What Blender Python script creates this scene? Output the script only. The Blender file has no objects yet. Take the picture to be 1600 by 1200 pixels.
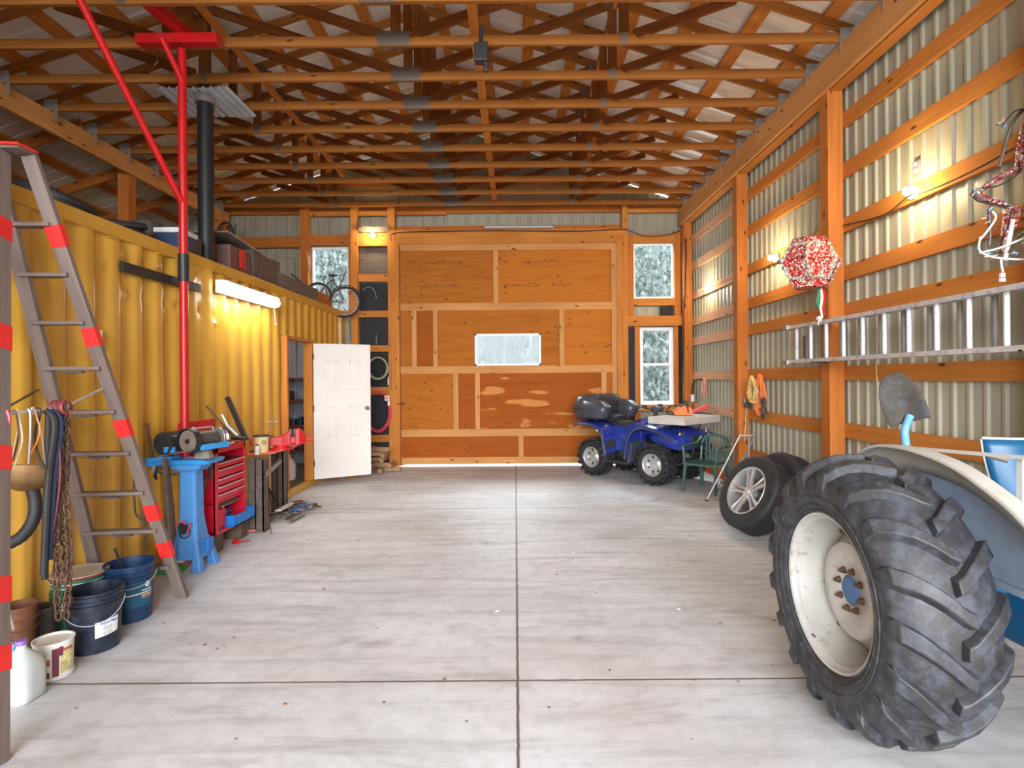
import bpy, bmesh, math, random
from mathutils import Vector, Matrix, Euler

# ------------------------------------------------------------------ camera, world, light
SC = bpy.context.scene
COL = SC.collection
random.seed(7)
PI = math.pi
F, CX, CY, CAMZ, ROLL = 880.0, 805.0, 590.0, 1.65, 0.008
cam_data = bpy.data.cameras.new('camera')
cam = bpy.data.objects.new('camera', cam_data)
COL.objects.link(cam)
cam.location = (0, 0, CAMZ)
cam.rotation_euler = (PI/2, ROLL, 0)
cam_data.sensor_width = 36.0
cam_data.lens = 36.0*F/1600.0
cam_data.shift_x = -(CX-800)/1600.0
cam_data.shift_y = -(600-CY)/1600.0
cam_data.clip_start = 0.05
cam_data.clip_end = 300
SC.camera = cam
SC.view_settings.view_transform = 'Standard'
SC.view_settings.look = 'None'
SC.view_settings.gamma = 1.0
SC.view_settings.use_curve_mapping = False
SC.view_settings.exposure = 0.2
SC.cycles.max_bounces = 8
SC.cycles.diffuse_bounces = 5
SC.cycles.sample_clamp_indirect = 6.0
SC.cycles.use_denoising = True

world = bpy.data.worlds.new('world')
SC.world = world
world.use_nodes = True
bg = world.node_tree.nodes['Background']
bg.inputs[0].default_value = (0.84, 0.92, 1.0, 1)
bg.inputs[1].default_value = 3.6

def lamp(name, kind, loc, energy, color, size=0.05, sizey=None, rot=(0, 0, 0)):
    d = bpy.data.lights.new(name, kind)
    d.energy = energy; d.color = color
    if kind == 'AREA':
        d.shape = 'RECTANGLE'; d.size = size; d.size_y = sizey or size
    else:
        d.shadow_soft_size = size
    o = bpy.data.objects.new(name, d); COL.objects.link(o)
    o.location = loc; o.rotation_euler = rot
    return o
# daylight pouring through the open vehicle doorway behind the viewer
lamp('doorway_daylight', 'AREA', (-0.9, -12.0, 5.2), 6600, (0.95, 0.97, 1.0), 14, 8, (math.radians(82), 0, 0))

# added fill lamps out of sight above the far windows, brightening the far floor
for wx, wz, ww, en in ((2.65, 4.75, .8, 130), (2.7, 3.15, .7, 90), (-3.5, 4.75, .8, 110), (-.14, 2.95, 1.1, 170)):
    lamp('window_fill', 'AREA', (wx, 11.5, wz), en, (0.88, 0.95, 1.0), ww, .5, (math.radians(-52), 0, 0))

# ------------------------------------------------------------------ pixel helpers (point on a sight line at depth Y)
def P(px, py, Y):
    dx, dy = px-CX, CY-py
    c, s = math.cos(ROLL), math.sin(ROLL)
    return Vector(((dx*c+dy*s)*Y/F, Y, CAMZ+(-dx*s+dy*c)*Y/F))
def G(px, py, z=0.0):
    dx, dy = px-CX, CY-py
    k = -dx*math.sin(ROLL)+dy*math.cos(ROLL)
    return P(px, py, (z-CAMZ)*F/k)

# ------------------------------------------------------------------ materials
MATS = {}
class N:
    def __init__(s, name):
        s.m = bpy.data.materials.new(name); s.m.use_nodes = True
        s.t = s.m.node_tree; s.b = s.t.nodes['Principled BSDF']
        MATS[name] = s.m
    def n(s, kind, **kw):
        x = s.t.nodes.new(kind)
        for k, v in kw.items():
            if k.startswith('i_'):
                key = k[2:]
                key = int(key) if key.isdigit() else key
                x.inputs[key].default_value = v
            else: setattr(x, k, v)
        return x
    def l(s, a, b): s.t.links.new(a, b)
    def coord(s, uv=False, scale=(1, 1, 1), loc=(0, 0, 0)):
        tc = s.n('ShaderNodeTexCoord'); mp = s.n('ShaderNodeMapping')
        mp.inputs['Scale'].default_value = scale; mp.inputs['Location'].default_value = loc
        s.l(tc.outputs['UV' if uv else 'Object'], mp.inputs[0]); return mp.outputs[0]
    def noise(s, vec, scale, detail=4, rough=0.55, dist=0.0):
        x = s.n('ShaderNodeTexNoise'); x.inputs['Scale'].default_value = scale
        x.inputs['Detail'].default_value = detail; x.inputs['Roughness'].default_value = rough
        x.inputs['Distortion'].default_value = dist
        if vec is not None: s.l(vec, x.inputs['Vector'])
        return x.outputs[0]
    def ramp(s, fac, stops):
        r = s.n('ShaderNodeValToRGB'); e = r.color_ramp.elements
        while len(e) < len(stops): e.new(0.5)
        for k, (p, c) in enumerate(stops):
            e[k].position = p; e[k].color = (c[0], c[1], c[2], 1) if not isinstance(c, (int, float)) else (c, c, c, 1)
        s.l(fac, r.inputs[0]); return r.outputs[0]
    def mix(s, fac, a, b, blend='MIX'):
        x = s.n('ShaderNodeMix'); x.data_type = 'RGBA'; x.blend_type = blend
        for v, i in ((fac, 0), (a, 6), (b, 7)):
            if isinstance(v, bpy.types.NodeSocket): s.l(v, x.inputs[i])
            elif i == 0: x.inputs[0].default_value = v
            else: x.inputs[i].default_value = (v[0], v[1], v[2], 1)
        return x.outputs[2]
    def bump(s, h, strength=0.3, dist=0.01):
        x = s.n('ShaderNodeBump'); x.inputs['Strength'].default_value = strength
        x.inputs['Distance'].default_value = dist; s.l(h, x.inputs['Height'])
        s.l(x.outputs[0], s.b.inputs['Normal'])
    def col(s, c):
        if isinstance(c, bpy.types.NodeSocket): s.l(c, s.b.inputs['Base Color'])
        else: s.b.inputs['Base Color'].default_value = (c[0], c[1], c[2], 1)
    def pr(s, rough=0.6, metal=0.0, spec=0.5, coat=0.0):
        s.b.inputs['Roughness'].default_value = rough; s.b.inputs['Metallic'].default_value = metal
        s.b.inputs['Specular IOR Level'].default_value = spec; s.b.inputs['Coat Weight'].default_value = coat

def sh(c, k): return (c[0]*k, c[1]*k, c[2]*k)
def plain(name, c, rough=0.55, metal=0.0, var=0.2, scale=6.0, bump=0.0, dirt=None, dirt_amt=0.5):
    if name in MATS: return MATS[name]
    n = N(name); v = n.coord()
    f = n.noise(v, scale, 5)
    cc = n.ramp(f, [(0.3, sh(c, 1-var)), (0.7, tuple(min(1, x*(1+var)) for x in c))])
    if dirt:
        d = n.ramp(n.noise(v, scale*2.3, 6, 0.65), [(0.62-0.25*dirt_amt, 0.0), (0.75, 1.0)])
        cc = n.mix(d, cc, dirt)
    n.col(cc); n.pr(rough, metal)
    if bump: n.bump(n.noise(v, scale*8, 3), bump, 0.004)
    return n.m

def wood(name, c1, c2, knot=(0.12, 0.035, 0.01), rough=0.6, grain=28.0, knots=True):
    n = N(name)
    v = n.coord(True, (1.3, grain, 1))
    f = n.noise(v, 1.0, 5, 0.6, 0.6)
    v2 = n.coord(True, (0.7, 2.0, 1))
    g = n.noise(v2, 1.3, 2, 0.5)
    cc = n.ramp(f, [(0.28, c1), (0.72, c2)])
    cc = n.mix(n.ramp(g, [(0.35, 0.0), (0.7, 0.55)]), cc, sh(c1, 0.72))
    if knots:
        vo = n.n('ShaderNodeTexVoronoi'); vo.inputs['Scale'].default_value = 1.0
        vv = n.coord(True, (3.0, 9.0, 1)); n.l(vv, vo.inputs['Vector'])
        k = n.ramp(vo.outputs['Distance'], [(0.07, 1.0), (0.15, 0.0)])
        cc = n.mix(k, cc, knot)
    n.col(cc); n.pr(rough+.15, 0, 0.12); n.bump(f, 0.15, 0.003)
    return n.m

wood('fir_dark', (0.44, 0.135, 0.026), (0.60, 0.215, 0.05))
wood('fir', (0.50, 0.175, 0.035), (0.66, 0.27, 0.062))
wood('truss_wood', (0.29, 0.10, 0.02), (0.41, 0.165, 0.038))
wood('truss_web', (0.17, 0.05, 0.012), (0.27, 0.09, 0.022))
wood('lumber', (0.54, 0.245, 0.075), (0.67, 0.345, 0.13))
wood('weathered', (0.20, 0.145, 0.105), (0.34, 0.27, 0.215))
wood('pinkish', (0.62, 0.34, 0.19), (0.72, 0.45, 0.28))  # paler copy of the fir with daylight put into its colour
wood('ladder_wood', (0.155, 0.115, 0.10), (0.24, 0.19, 0.165), knots=False)
wood('firewood_bark', (0.26, 0.15, 0.08), (0.50, 0.32, 0.18), knots=False)
wood('grey_plank', (0.12, 0.10, 0.085), (0.24, 0.20, 0.17))
wood('brown_board', (0.36, 0.13, 0.045), (0.48, 0.2, 0.075), knots=False)

def plywood(name, c1, c2, patches=False):
    n = N(name)
    v = n.coord(True, (0.9, 7.0, 1)); f = n.noise(v, 1.0, 4, 0.6, 1.6)
    cc = n.ramp(f, [(0.3, c1), (0.5, sh(c2, 0.93)), (0.72, c2)])
    v3 = n.coord(True, (4, 60, 1)); cc = n.mix(0.22, cc, n.ramp(n.noise(v3, 1.0, 3), [(0.3, sh(c1, 0.7)), (0.7, c2)]))
    if patches:
        vp = n.coord(True, (1.5, 6.0, 1)); p = n.ramp(n.noise(vp, 1.0, 1, 0.4), [(0.60, 0.0), (0.64, 0.8)])
        cc = n.mix(p, cc, (0.62, 0.27, 0.075))
    vo = n.n('ShaderNodeTexVoronoi'); vo.inputs['Scale'].default_value = 1.0
    n.l(n.coord(True, (4.0, 7.0, 1)), vo.inputs['Vector'])
    cc = n.mix(n.ramp(vo.outputs['Distance'], [(0.08, 0.85), (0.15, 0.0)]), cc, (0.17, 0.05, 0.015))
    n.col(cc); n.pr(0.75, 0, 0.1); return n.m
plywood('ply', (0.36, 0.105, 0.014), (0.46, 0.155, 0.024))
plywood('ply_orange', (0.45, 0.135, 0.016), (0.54, 0.18, 0.026))
plywood('ply_red', (0.30, 0.068, 0.010), (0.38, 0.098, 0.015))
plywood('ply_patch', (0.30, 0.068, 0.010), (0.38, 0.098, 0.015), True)

# floor concrete with joints
n = N('concrete'); v = n.coord()
f1 = n.noise(v, 0.55, 5, 0.6, 0.4); f2 = n.noise(n.coord(False, (0.8, 7.0, 1)), 1.1, 6, 0.68, 0.5)
f3 = n.noise(v, 9.0, 6, 0.7)
cc = n.ramp(f1, [(0.32, (0.50, 0.51, 0.525)), (0.55, (0.64, 0.66, 0.69)), (0.75, (0.74, 0.765, 0.80))])
cc = n.mix(0.75, cc, n.ramp(f2, [(0.3, (0.55, 0.53, 0.52)), (0.5, (0.92, 0.91, 0.9)), (0.7, (1, 1, 1))]), 'MULTIPLY')
cc = n.mix(0.5, cc, n.ramp(f3, [(0.3, (0.68, 0.66, 0.64)), (0.55, (1, 1, 1))]), 'MULTIPLY')
rd = n.ramp(n.noise(n.coord(False, (0.35, 0.9, 1), (3.1, 1.7, 0)), 1.0, 3), [(0.56, 0.0), (0.75, 0.45)])
cc = n.mix(rd, cc, (0.40, 0.30, 0.25))
st = n.ramp(n.noise(n.coord(False, (1, 2.2, 1), (7, 2, 0)), 1.3, 4, 0.6, 0.8), [(0.58, 0.0), (0.74, 0.5)])
cc = n.mix(st, cc, (0.22, 0.205, 0.20))
vo = n.n('ShaderNodeTexVoronoi'); vo.inputs['Scale'].default_value = 5.5; n.l(v, vo.inputs['Vector'])
cc = n.mix(n.ramp(vo.outputs['Distance'], [(0.03, 0.85), (0.065, 0.0)]), cc, (0.12, 0.10, 0.09))
sep = n.n('ShaderNodeSeparateXYZ'); n.l(v, sep.inputs[0])
wob = n.noise(v, 14, 3)
def joint(sock, off, per=None):
    a = n.n('ShaderNodeMath', operation='MULTIPLY_ADD'); n.l(wob, a.inputs[0]); a.inputs[1].default_value = 0.012
    n.l(sock, a.inputs[2])
    b = n.n('ShaderNodeMath', operation='ADD'); n.l(a.outputs[0], b.inputs[0]); b.inputs[1].default_value = -off-0.006
    o = b.outputs[0]
    if per:
        w = n.n('ShaderNodeMath', operation='WRAP'); n.l(o, w.inputs[0]); w.inputs[1].default_value = per/2; w.inputs[2].default_value = -per/2
        o = w.outputs[0]
    c = n.n('ShaderNodeMath', operation='ABSOLUTE'); n.l(o, c.inputs[0]); return c.outputs[0]
ja = joint(sep.outputs[0], 0.0); jb = joint(sep.outputs[1], 3.07, 4.05)
mn = n.n('ShaderNodeMath', operation='MINIMUM'); n.l(ja, mn.inputs[0]); n.l(jb, mn.inputs[1])
jm = n.ramp(mn.outputs[0], [(0.004, 1.0), (0.0095, 0.0)])
cc = n.mix(jm, cc, (0.13, 0.10, 0.075))
n.col(cc); n.pr(0.55, 0, 0.4)
inv = n.n('ShaderNodeMath', operation='SUBTRACT'); inv.inputs[0].default_value = 1.0; n.l(jm, inv.inputs[1])
hh = n.n('ShaderNodeMath', operation='MULTIPLY_ADD'); n.l(f3, hh.inputs[0]); hh.inputs[1].default_value = 0.25; n.l(inv.outputs[0], hh.inputs[2])
n.bump(hh.outputs[0], 0.35, 0.006)

# container paint
n = N('container_yellow'); v = n.coord()
cc = n.ramp(n.noise(v, 1.2, 4), [(0.3, (0.55, 0.295, 0.035)), (0.7, (0.66, 0.37, 0.06))])
cc = n.mix(n.ramp(n.noise(n.coord(False, (6, 6, 0.5)), 1.5, 5, 0.65), [(0.6, 0.0), (0.85, 0.45)]), cc, (0.42, 0.25, 0.09))
vo = n.n('ShaderNodeTexVoronoi'); vo.inputs['Scale'].default_value = 3.2; n.l(v, vo.inputs['Vector'])
cc = n.mix(n.ramp(vo.outputs['Distance'], [(0.018, 0.9), (0.05, 0.0)]), cc, (0.10, 0.05, 0.02))
n.col(cc); n.pr(0.33, 0, 0.5); n.bump(n.noise(v, 3.5, 3), 0.35, 0.03)

# siding and roof metal
def siding(name, c, rough=0.45):
    n = N(name); v = n.coord()
    cc = n.ramp(n.noise(n.coord(False, (1.2, 1.2, 0.25)), 2.0, 4), [(0.3, sh(c, 0.86)), (0.7, sh(c, 1.1))])
    cc = n.mix(n.ramp(n.noise(v, 14, 5, 0.7), [(0.66, 0.0), (0.8, 0.4)]), cc, sh(c, 0.5))
    n.col(cc); n.pr(rough, 0.0, 0.5); n.bump(n.noise(v, 2.5, 2), 0.2, 0.02); return n.m
siding('siding_green', (0.40, 0.395, 0.30)); siding('siding_end', (0.33, 0.31, 0.23)); siding('roof_metal', (0.76, 0.72, 0.67))
siding('galvanised', (0.42, 0.47, 0.52), 0.3); siding('interior_grey', (0.40, 0.42, 0.44))

plain('plate_metal', (0.36, 0.33, 0.30), 0.4, 0.6)
plain('plate_dull', (0.17, 0.135, 0.11), 0.5, 0.4)
plain('heel_metal', (0.55, 0.57, 0.60), 0.35, 0.7)
plain('red_paint', (0.50, 0.008, 0.010), 0.35, 0, 0.12)
plain('red_tape', (0.66, 0.025, 0.025), 0.45, 0, 0.1)
plain('cart_red', (0.60, 0.008, 0.03), 0.32, 0, 0.12)
plain('vise_red', (0.50, 0.010, 0.010), 0.4, 0, 0.15)
plain('pink_red', (0.72, 0.12, 0.09), 0.5, 0, 0.2)
plain('black_paint', (0.018, 0.018, 0.02), 0.45)
plain('tar_paper', (0.022, 0.022, 0.026), 0.8)
plain('rubber', (0.022, 0.022, 0.024), 0.62, 0, 0.3, 9, 0.15)
plain('rubber_dusty', (0.026, 0.026, 0.028), 0.55, 0, 0.35, 7, 0.3, (0.066, 0.075, 0.098), 0.7)
plain('rubber_side', (0.03, 0.029, 0.028), 0.7, 0, 0.3, 7, 0.2, (0.11, 0.105, 0.10), 0.6)
plain('atv_blue', (0.018, 0.04, 0.27), 0.25, 0, 0.15)
plain('plastic_black', (0.03, 0.031, 0.036), 0.4, 0, 0.2)
plain('plastic_dark', (0.055, 0.06, 0.075), 0.32, 0, 0.2)
plain('seat_black', (0.025, 0.025, 0.03), 0.5)
plain('silver', (0.62, 0.62, 0.62), 0.32, 0.7, 0.1)
plain('chrome', (0.7, 0.7, 0.72), 0.15, 1.0, 0.05)
plain('aluminium', (0.62, 0.62, 0.63), 0.4, 0.35, 0.15, 8, 0, (0.3, 0.27, 0.24), 0.4)
plain('steel_dark', (0.10, 0.092, 0.085), 0.55, 0.5, 0.3, 10, 0.1, (0.16, 0.10, 0.07), 0.7)
plain('steel_beam', (0.085, 0.072, 0.066), 0.65, 0.1, 0.3, 10, 0.1, (0.20, 0.12, 0.08), 0.7)
plain('rust', (0.13, 0.068, 0.04), 0.75, 0.2, 0.4, 14, 0.3, (0.09, 0.05, 0.035), 0.6)
plain('rust_bin', (0.15, 0.055, 0.025), 0.7, 0.1, 0.35, 8, 0.1)
plain('brass_dirty', (0.26, 0.15, 0.06), 0.5, 0.45, 0.35, 9, 0.1)
plain('stand_blue', (0.07, 0.25, 0.58), 0.42, 0, 0.12, 5, 0, (0.13, 0.30, 0.55), 0.3)
plain('tray_blue', (0.03, 0.28, 0.66), 0.4)
plain('toolbox_blue', (0.01, 0.16, 0.55), 0.4)
plain('pail_black', (0.010, 0.014, 0.028), 0.42, 0, 0.35, 9, 0.05, (0.03, 0.055, 0.10), 0.5)
plain('pail_blue', (0.005, 0.028, 0.085), 0.4, 0, 0.25, 6, 0, (0.02, 0.06, 0.12), 0.4)
plain('label_blue', (0.004, 0.085, 0.16), 0.5)
plain('tub_green', (0.015, 0.13, 0.075), 0.45)
plain('lid_tan', (0.42, 0.35, 0.28), 0.6)
plain('white_plastic', (0.78, 0.78, 0.78), 0.4, 0, 0.06)
plain('paint_white', (0.74, 0.73, 0.70), 0.5, 0, 0.08)
plain('door_white', (0.76, 0.72, 0.68), 0.42, 0, 0.04, 2)
plain('vinyl_white', (0.85, 0.87, 0.9), 0.4, 0, 0.03)
plain('purple', (0.22, 0.12, 0.45), 0.45)
plain('cyan_plastic', (0.10, 0.42, 0.78), 0.45)
plain('green_plastic', (0.03, 0.42, 0.05), 0.45)
plain('chair_green', (0.055, 0.115, 0.105), 0.38, 0, 0.1)
plain('stool_grey', (0.30, 0.31, 0.31), 0.35, 0.3)
plain('orange_plastic', (0.82, 0.16, 0.02), 0.4)
plain('cord_orange', (0.80, 0.20, 0.045), 0.5)
plain('cord_yellow', (0.70, 0.48, 0.17), 0.5)
plain('cord_red', (0.60, 0.05, 0.10), 0.5)
plain('cord_pink', (0.75, 0.35, 0.25), 0.5)
plain('hose_pale', (0.34, 0.34, 0.24), 0.5)
plain('slab_grey', (0.50, 0.47, 0.42), 0.7, 0, 0.12)
plain('slab_edge', (0.30, 0.29, 0.27), 0.7)
plain('fender_cream', (0.47, 0.455, 0.41), 0.42, 0, 0.1, 4, 0, (0.42, 0.36, 0.28), 0.35)
plain('fender_blue', (0.25, 0.31, 0.40), 0.55, 0, 0.2, 3, 0, (0.20, 0.23, 0.28), 0.6)
plain('rim_cream', (0.43, 0.415, 0.385), 0.5, 0, 0.12, 6, 0.05, (0.22, 0.17, 0.13), 0.25)
plain('tractor_blue', (0.005, 0.08, 0.18), 0.4, 0, 0.12)
plain('hub_blue', (0.05, 0.13, 0.27), 0.5)
plain('shovel_blade', (0.05, 0.042, 0.034), 0.8, 0.0, 0.3, 9, 0.1, (0.07, 0.08, 0.10), 0.4)
plain('shovel_blue', (0.13, 0.34, 0.68), 0.4)
plain('cream', (0.75, 0.62, 0.32), 0.5)
plain('carton_yellow', (0.62, 0.56, 0.25), 0.6, 0, 0.4, 30)
plain('label_maroon', (0.16, 0.03, 0.05), 0.6)
plain('label_red', (0.45, 0.10, 0.05), 0.6)
plain('maroon', (0.22, 0.03, 0.03), 0.55)
plain('rung_white', (0.66, 0.67, 0.70), 0.4, 0, 0.08, 8, 0, (0.25, 0.25, 0.28), 0.2)
plain('rung_grey', (0.24, 0.21, 0.19), 0.5)
plain('dull_red', (0.15, 0.075, 0.065), 0.6)
plain('wood_block', (0.11, 0.075, 0.045), 0.75, 0, 0.3)
plain('cooler_white', (0.6, 0.62, 0.64), 0.5)
plain('navy', (0.02, 0.04, 0.10), 0.5)
plain('string_green', (0.03, 0.22, 0.08), 0.5)
plain('string_white', (0.72, 0.72, 0.68), 0.5)
plain('leaf_brown', (0.22, 0.10, 0.05), 0.8)
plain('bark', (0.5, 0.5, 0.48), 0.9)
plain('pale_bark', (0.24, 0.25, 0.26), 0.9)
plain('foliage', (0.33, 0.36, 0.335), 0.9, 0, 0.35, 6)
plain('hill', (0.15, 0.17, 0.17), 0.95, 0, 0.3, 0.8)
plain('outside_ground', (0.20, 0.21, 0.20), 0.95)
plain('stamp_ink', (0.10, 0.035, 0.015), 0.7)
plain('oil', (0.22, 0.13, 0.02), 0.2)
n = N('jug_plastic'); n.col((0.72, 0.80, 0.78)); n.pr(0.35); n.b.inputs['Transmission Weight'].default_value = 0.25; n.b.inputs['Subsurface Weight'].default_value = 0.1
# glass: clear pane that also mirrors a little
n = N('glass'); tr = n.n('ShaderNodeBsdfTransparent'); tr.inputs[0].default_value = (0.93, 0.97, 0.97, 1)
gl = n.n('ShaderNodeBsdfGlossy'); gl.inputs['Roughness'].default_value = 0.05
mx = n.n('ShaderNodeMixShader'); mx.inputs[0].default_value = 0.012
n.l(tr.outputs[0], mx.inputs[1]); n.l(gl.outputs[0], mx.inputs[2])
n.l(mx.outputs[0], n.t.nodes['Material Output'].inputs[0])
def emit(name, c, s):
    n = N(name); n.col(c); n.b.inputs['Emission Color'].default_value = (*c, 1); n.b.inputs['Emission Strength'].default_value = s; return n.m
emit('bulb_glow', (1.0, 0.83, 0.55), 30); emit('tube_glow', (1.0, 0.97, 0.9), 8)
# tinsel
def tinsel(name, a, b):
    n = N(name); vo = n.n('ShaderNodeTexVoronoi'); vo.inputs['Scale'].default_value = 70
    n.l(n.coord(), vo.inputs['Vector'])
    sp = n.n('ShaderNodeSeparateColor'); n.l(vo.outputs['Color'], sp.inputs[0])
    n.col(n.ramp(sp.outputs[0], [(0.0, a), (0.55, a), (0.62, b), (1.0, b)])); n.pr(0.3, 0.6)
    n.bump(vo.outputs['Distance'], 0.9, 0.01); return n.m
tinsel('tinsel_red', (0.55, 0.03, 0.03), (0.75, 0.55, 0.45)); tinsel('tinsel_silver', (0.40, 0.38, 0.33), (0.75, 0.72, 0.66))
tinsel('tinsel_flesh', (0.50, 0.44, 0.42), (0.45, 0.05, 0.06))

# ------------------------------------------------------------------ mesh builder
def frame(d, up=(0, 0, 1)):
    z = Vector(d).normalized(); u = Vector(up)
    if abs(z.dot(u)) > 0.98*u.length: u = Vector((1, 0, 0)) if abs(z.x) < 0.9 else Vector((0, 1, 0))
    x = u.cross(z).normalized(); y = z.cross(x)
    return x, y, z
def T(x=0, y=0, z=0): return Matrix.Translation((x, y, z))
def R(deg, ax): return Matrix.Rotation(math.radians(deg), 4, ax)

class MB:
    def __init__(s): s.v = []; s.f = []; s.uv = []; s.ms = []; s.mi = 0; s.M = Matrix()
    def add(s, vs, fs, uvs=None):
        b = len(s.v); s.v += [s.M @ Vector(p) for p in vs]
        for k, fc in enumerate(fs):
            s.f.append([b+i for i in fc]); s.uv.append(uvs[k] if uvs else [(0.0, 0.0)]*len(fc)); s.ms.append(s.mi)
        return s
    def beam(s, p0, p1, w, h, up=(0, 0, 1)):
        """rectangular bar from p0 to p1; h is measured along up, w across; grain runs along it"""
        p0, p1 = Vector(p0), Vector(p1); x, y, z = frame(p1-p0, up); L = (p1-p0).length
        ou, ov = random.random()*50, random.random()*50
        vs = [p+x*(a*w/2)+y*(b*h/2) for p in (p0, p1) for a, b in ((-1, -1), (1, -1), (1, 1), (-1, 1))]
        fs, uvs = [], []
        per = [0, w, w+h, 2*w+h, 2*w+2*h]
        for k in range(4):
            fs.append([k, (k+1) % 4, (k+1) % 4+4, k+4])
            uvs.append([(ou, ov+per[k]), (ou, ov+per[k+1]), (ou+L, ov+per[k+1]), (ou+L, ov+per[k])])
        fs += [[3, 2, 1, 0], [4, 5, 6, 7]]
        e = [(ou, ov), (ou+.05, ov), (ou+.05, ov+.05), (ou, ov+.05)]; uvs += [e, e]
        return s.add(vs, fs, uvs)
    def box(s, c, size, rot=None):
        c = Vector(c); sx, sy, sz = size; m = (rot.to_3x3() if rot else Matrix.Identity(3))
        ax = max(range(3), key=lambda i: size[i]); d = m @ Vector([1 if i == ax else 0 for i in range(3)])
        others = [i for i in range(3) if i != ax]
        u = m @ Vector([1 if i == others[1] else 0 for i in range(3)])
        return s.beam(c-d*size[ax]/2, c+d*size[ax]/2, size[others[0]], size[others[1]], u)
    def bx(s, x0, x1, y0, y1, z0, z1):
        return s.box(((x0+x1)/2, (y0+y1)/2, (z0+z1)/2), (abs(x1-x0), abs(y1-y0), abs(z1-z0)))
    def rings(s, rings, closed_u=True, cap=True, closed_v=False):
        n = len(rings[0]); vs = [p for r in rings for p in r]; fs = []; uvs = []; m = len(rings)
        for i in range(m if closed_v else m-1):
            j = (i+1) % m
            for k in range(n if closed_u else n-1):
                l = (k+1) % n
                fs.append([i*n+k, i*n+l, j*n+l, j*n+k]); uvs.append([(i*.1, k*.05), (i*.1, k*.05+.05), (i*.1+.1, k*.05+.05), (i*.1+.1, k*.05)])
        if cap and not closed_v and closed_u:
            fs.append(list(range(n))[::-1]); fs.append([(m-1)*n+k for k in range(n)])
            uvs += [[(0, 0)]*n, [(0, 0)]*n]
        return s.add(vs, fs, uvs)
    def tube(s, pts, r, n=10, closed=False, cap=True, flat=1.0):
        pts = [Vector(p) for p in pts]; m = len(pts); rr = r if isinstance(r, (list, tuple)) else [r]*m
        px = None; out = []
        for i, p in enumerate(pts):
            if closed: d = pts[(i+1) % m]-pts[i-1]
            else: d = pts[min(i+1, m-1)]-pts[max(i-1, 0)]
            d.normalize()
            if px is None: px, py, _ = frame(d)
            else:
                px = px-d*px.dot(d)
                px = px.normalized() if px.length > 1e-6 else frame(d)[0]
            py = d.cross(px)
            out.append([p+px*(math.cos(2*PI*k/n)*rr[i])+py*(math.sin(2*PI*k/n)*rr[i]*flat) for k in range(n)])
        return s.rings(out, True, cap, closed)
    def cyl(s, p0, p1, r0, r1=None, n=16, cap=True): return s.tube([p0, p1], [r0, r0 if r1 is None else r1], n, cap=cap)
    def lathe(s, prof, n=32, m=None, cap=False):
        """profile of (r, z) turned about z, then placed by m"""
        m = m or Matrix()
        out = [[m @ Vector((r*math.cos(2*PI*k/n), r*math.sin(2*PI*k/n), z)) for k in range(n)] for r, z in prof]
        return s.rings(out, True, cap)
    def disc(s, m, r, n=24):
        return s.add([m @ Vector((r*math.cos(2*PI*k/n), r*math.sin(2*PI*k/n), 0)) for k in range(n)], [list(range(n))])
    def prism(s, poly, d, m=None):
        """2-D outline (x,y) given thickness d along z, placed by m"""
        m = m or Matrix(); n = len(poly)
        vs = [m @ Vector((x, y, z)) for z in (-d/2, d/2) for x, y in poly]
        fs = [list(range(n))[::-1], [n+k for k in range(n)]]+[[k, (k+1) % n, (k+1) % n+n, k+n] for k in range(n)]
        uvs = [[(poly[k][0], poly[k][1]) for k in fs[0]], [(poly[k-n][0], poly[k-n][1]) for k in fs[1]]]+[[(0, 0), (.1, 0), (.1, .05), (0, .05)]]*n
        return s.add(vs, fs, uvs)
    def ball(s, c, r, n=12, sc=(1, 1, 1)):
        c = Vector(c); out = []
        for i in range(n//2+1):
            t = PI*i/(n//2); rr = max(math.sin(t), 0.01)*r
            out.append([c+Vector((rr*math.cos(2*PI*k/n)*sc[0], rr*math.sin(2*PI*k/n)*sc[1], -math.cos(t)*r*sc[2])) for k in range(n)])
        return s.rings(out)
    def torus(s, c, ax, RR, r, n=28, m=8, sx=1.0, flat=1.0):
        x, y, z = frame(ax)
        return s.tube([Vector(c)+x*(math.cos(2*PI*k/n)*RR*sx)+y*(math.sin(2*PI*k/n)*RR) for k in range(n)], r, m, closed=True, flat=flat)
    def sheet(s, grid, th=None):
        """open surface from rows of points"""
        return s.rings(grid, False, False)
    def mesh(s, name, inv=None):
        me = bpy.data.meshes.new(name)
        inv = inv or Matrix()
        me.from_pydata([tuple(inv @ v) for v in s.v], [], s.f)
        ul = me.uv_layers.new(name='uv'); k = 0; flat = []
        for u in s.uv:
            for p in u: flat += [p[0], p[1]]
        ul.data.foreach_set('uv', flat)
        me.polygons.foreach_set('material_index', s.ms)
        return me
    def build(s, name, mat, parent=None, smooth=False, bevel=0.0, label=None, M=None, solid=0.0, subd=0, kind=None):
        root = parent
        while root is not None and root.parent is not None: root = root.parent
        Mr = ROOTM.get(root.name, Matrix()) if root is not None else (M or Matrix())
        me = s.mesh(name, Mr.inverted())
        for mm in (mat if isinstance(mat, (list, tuple)) else [mat]): me.materials.append(MATS[mm])
        o = bpy.data.objects.new(name, me); COL.objects.link(o)
        if parent is not None: o.parent = parent
        else:
            o.matrix_world = Mr; ROOTM[o.name] = Mr.copy()
        bm = bmesh.new(); bm.from_mesh(me); bmesh.ops.recalc_face_normals(bm, faces=bm.faces); bm.to_mesh(me); bm.free()
        if smooth:
            me.polygons.foreach_set('use_smooth', [True]*len(me.polygons))
            try: me.set_sharp_from_angle(angle=math.radians(38 if smooth is True else smooth))
            except Exception: pass
        if solid:
            md = o.modifiers.new('solid', 'SOLIDIFY'); md.thickness = solid; md.offset = 0
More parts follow.
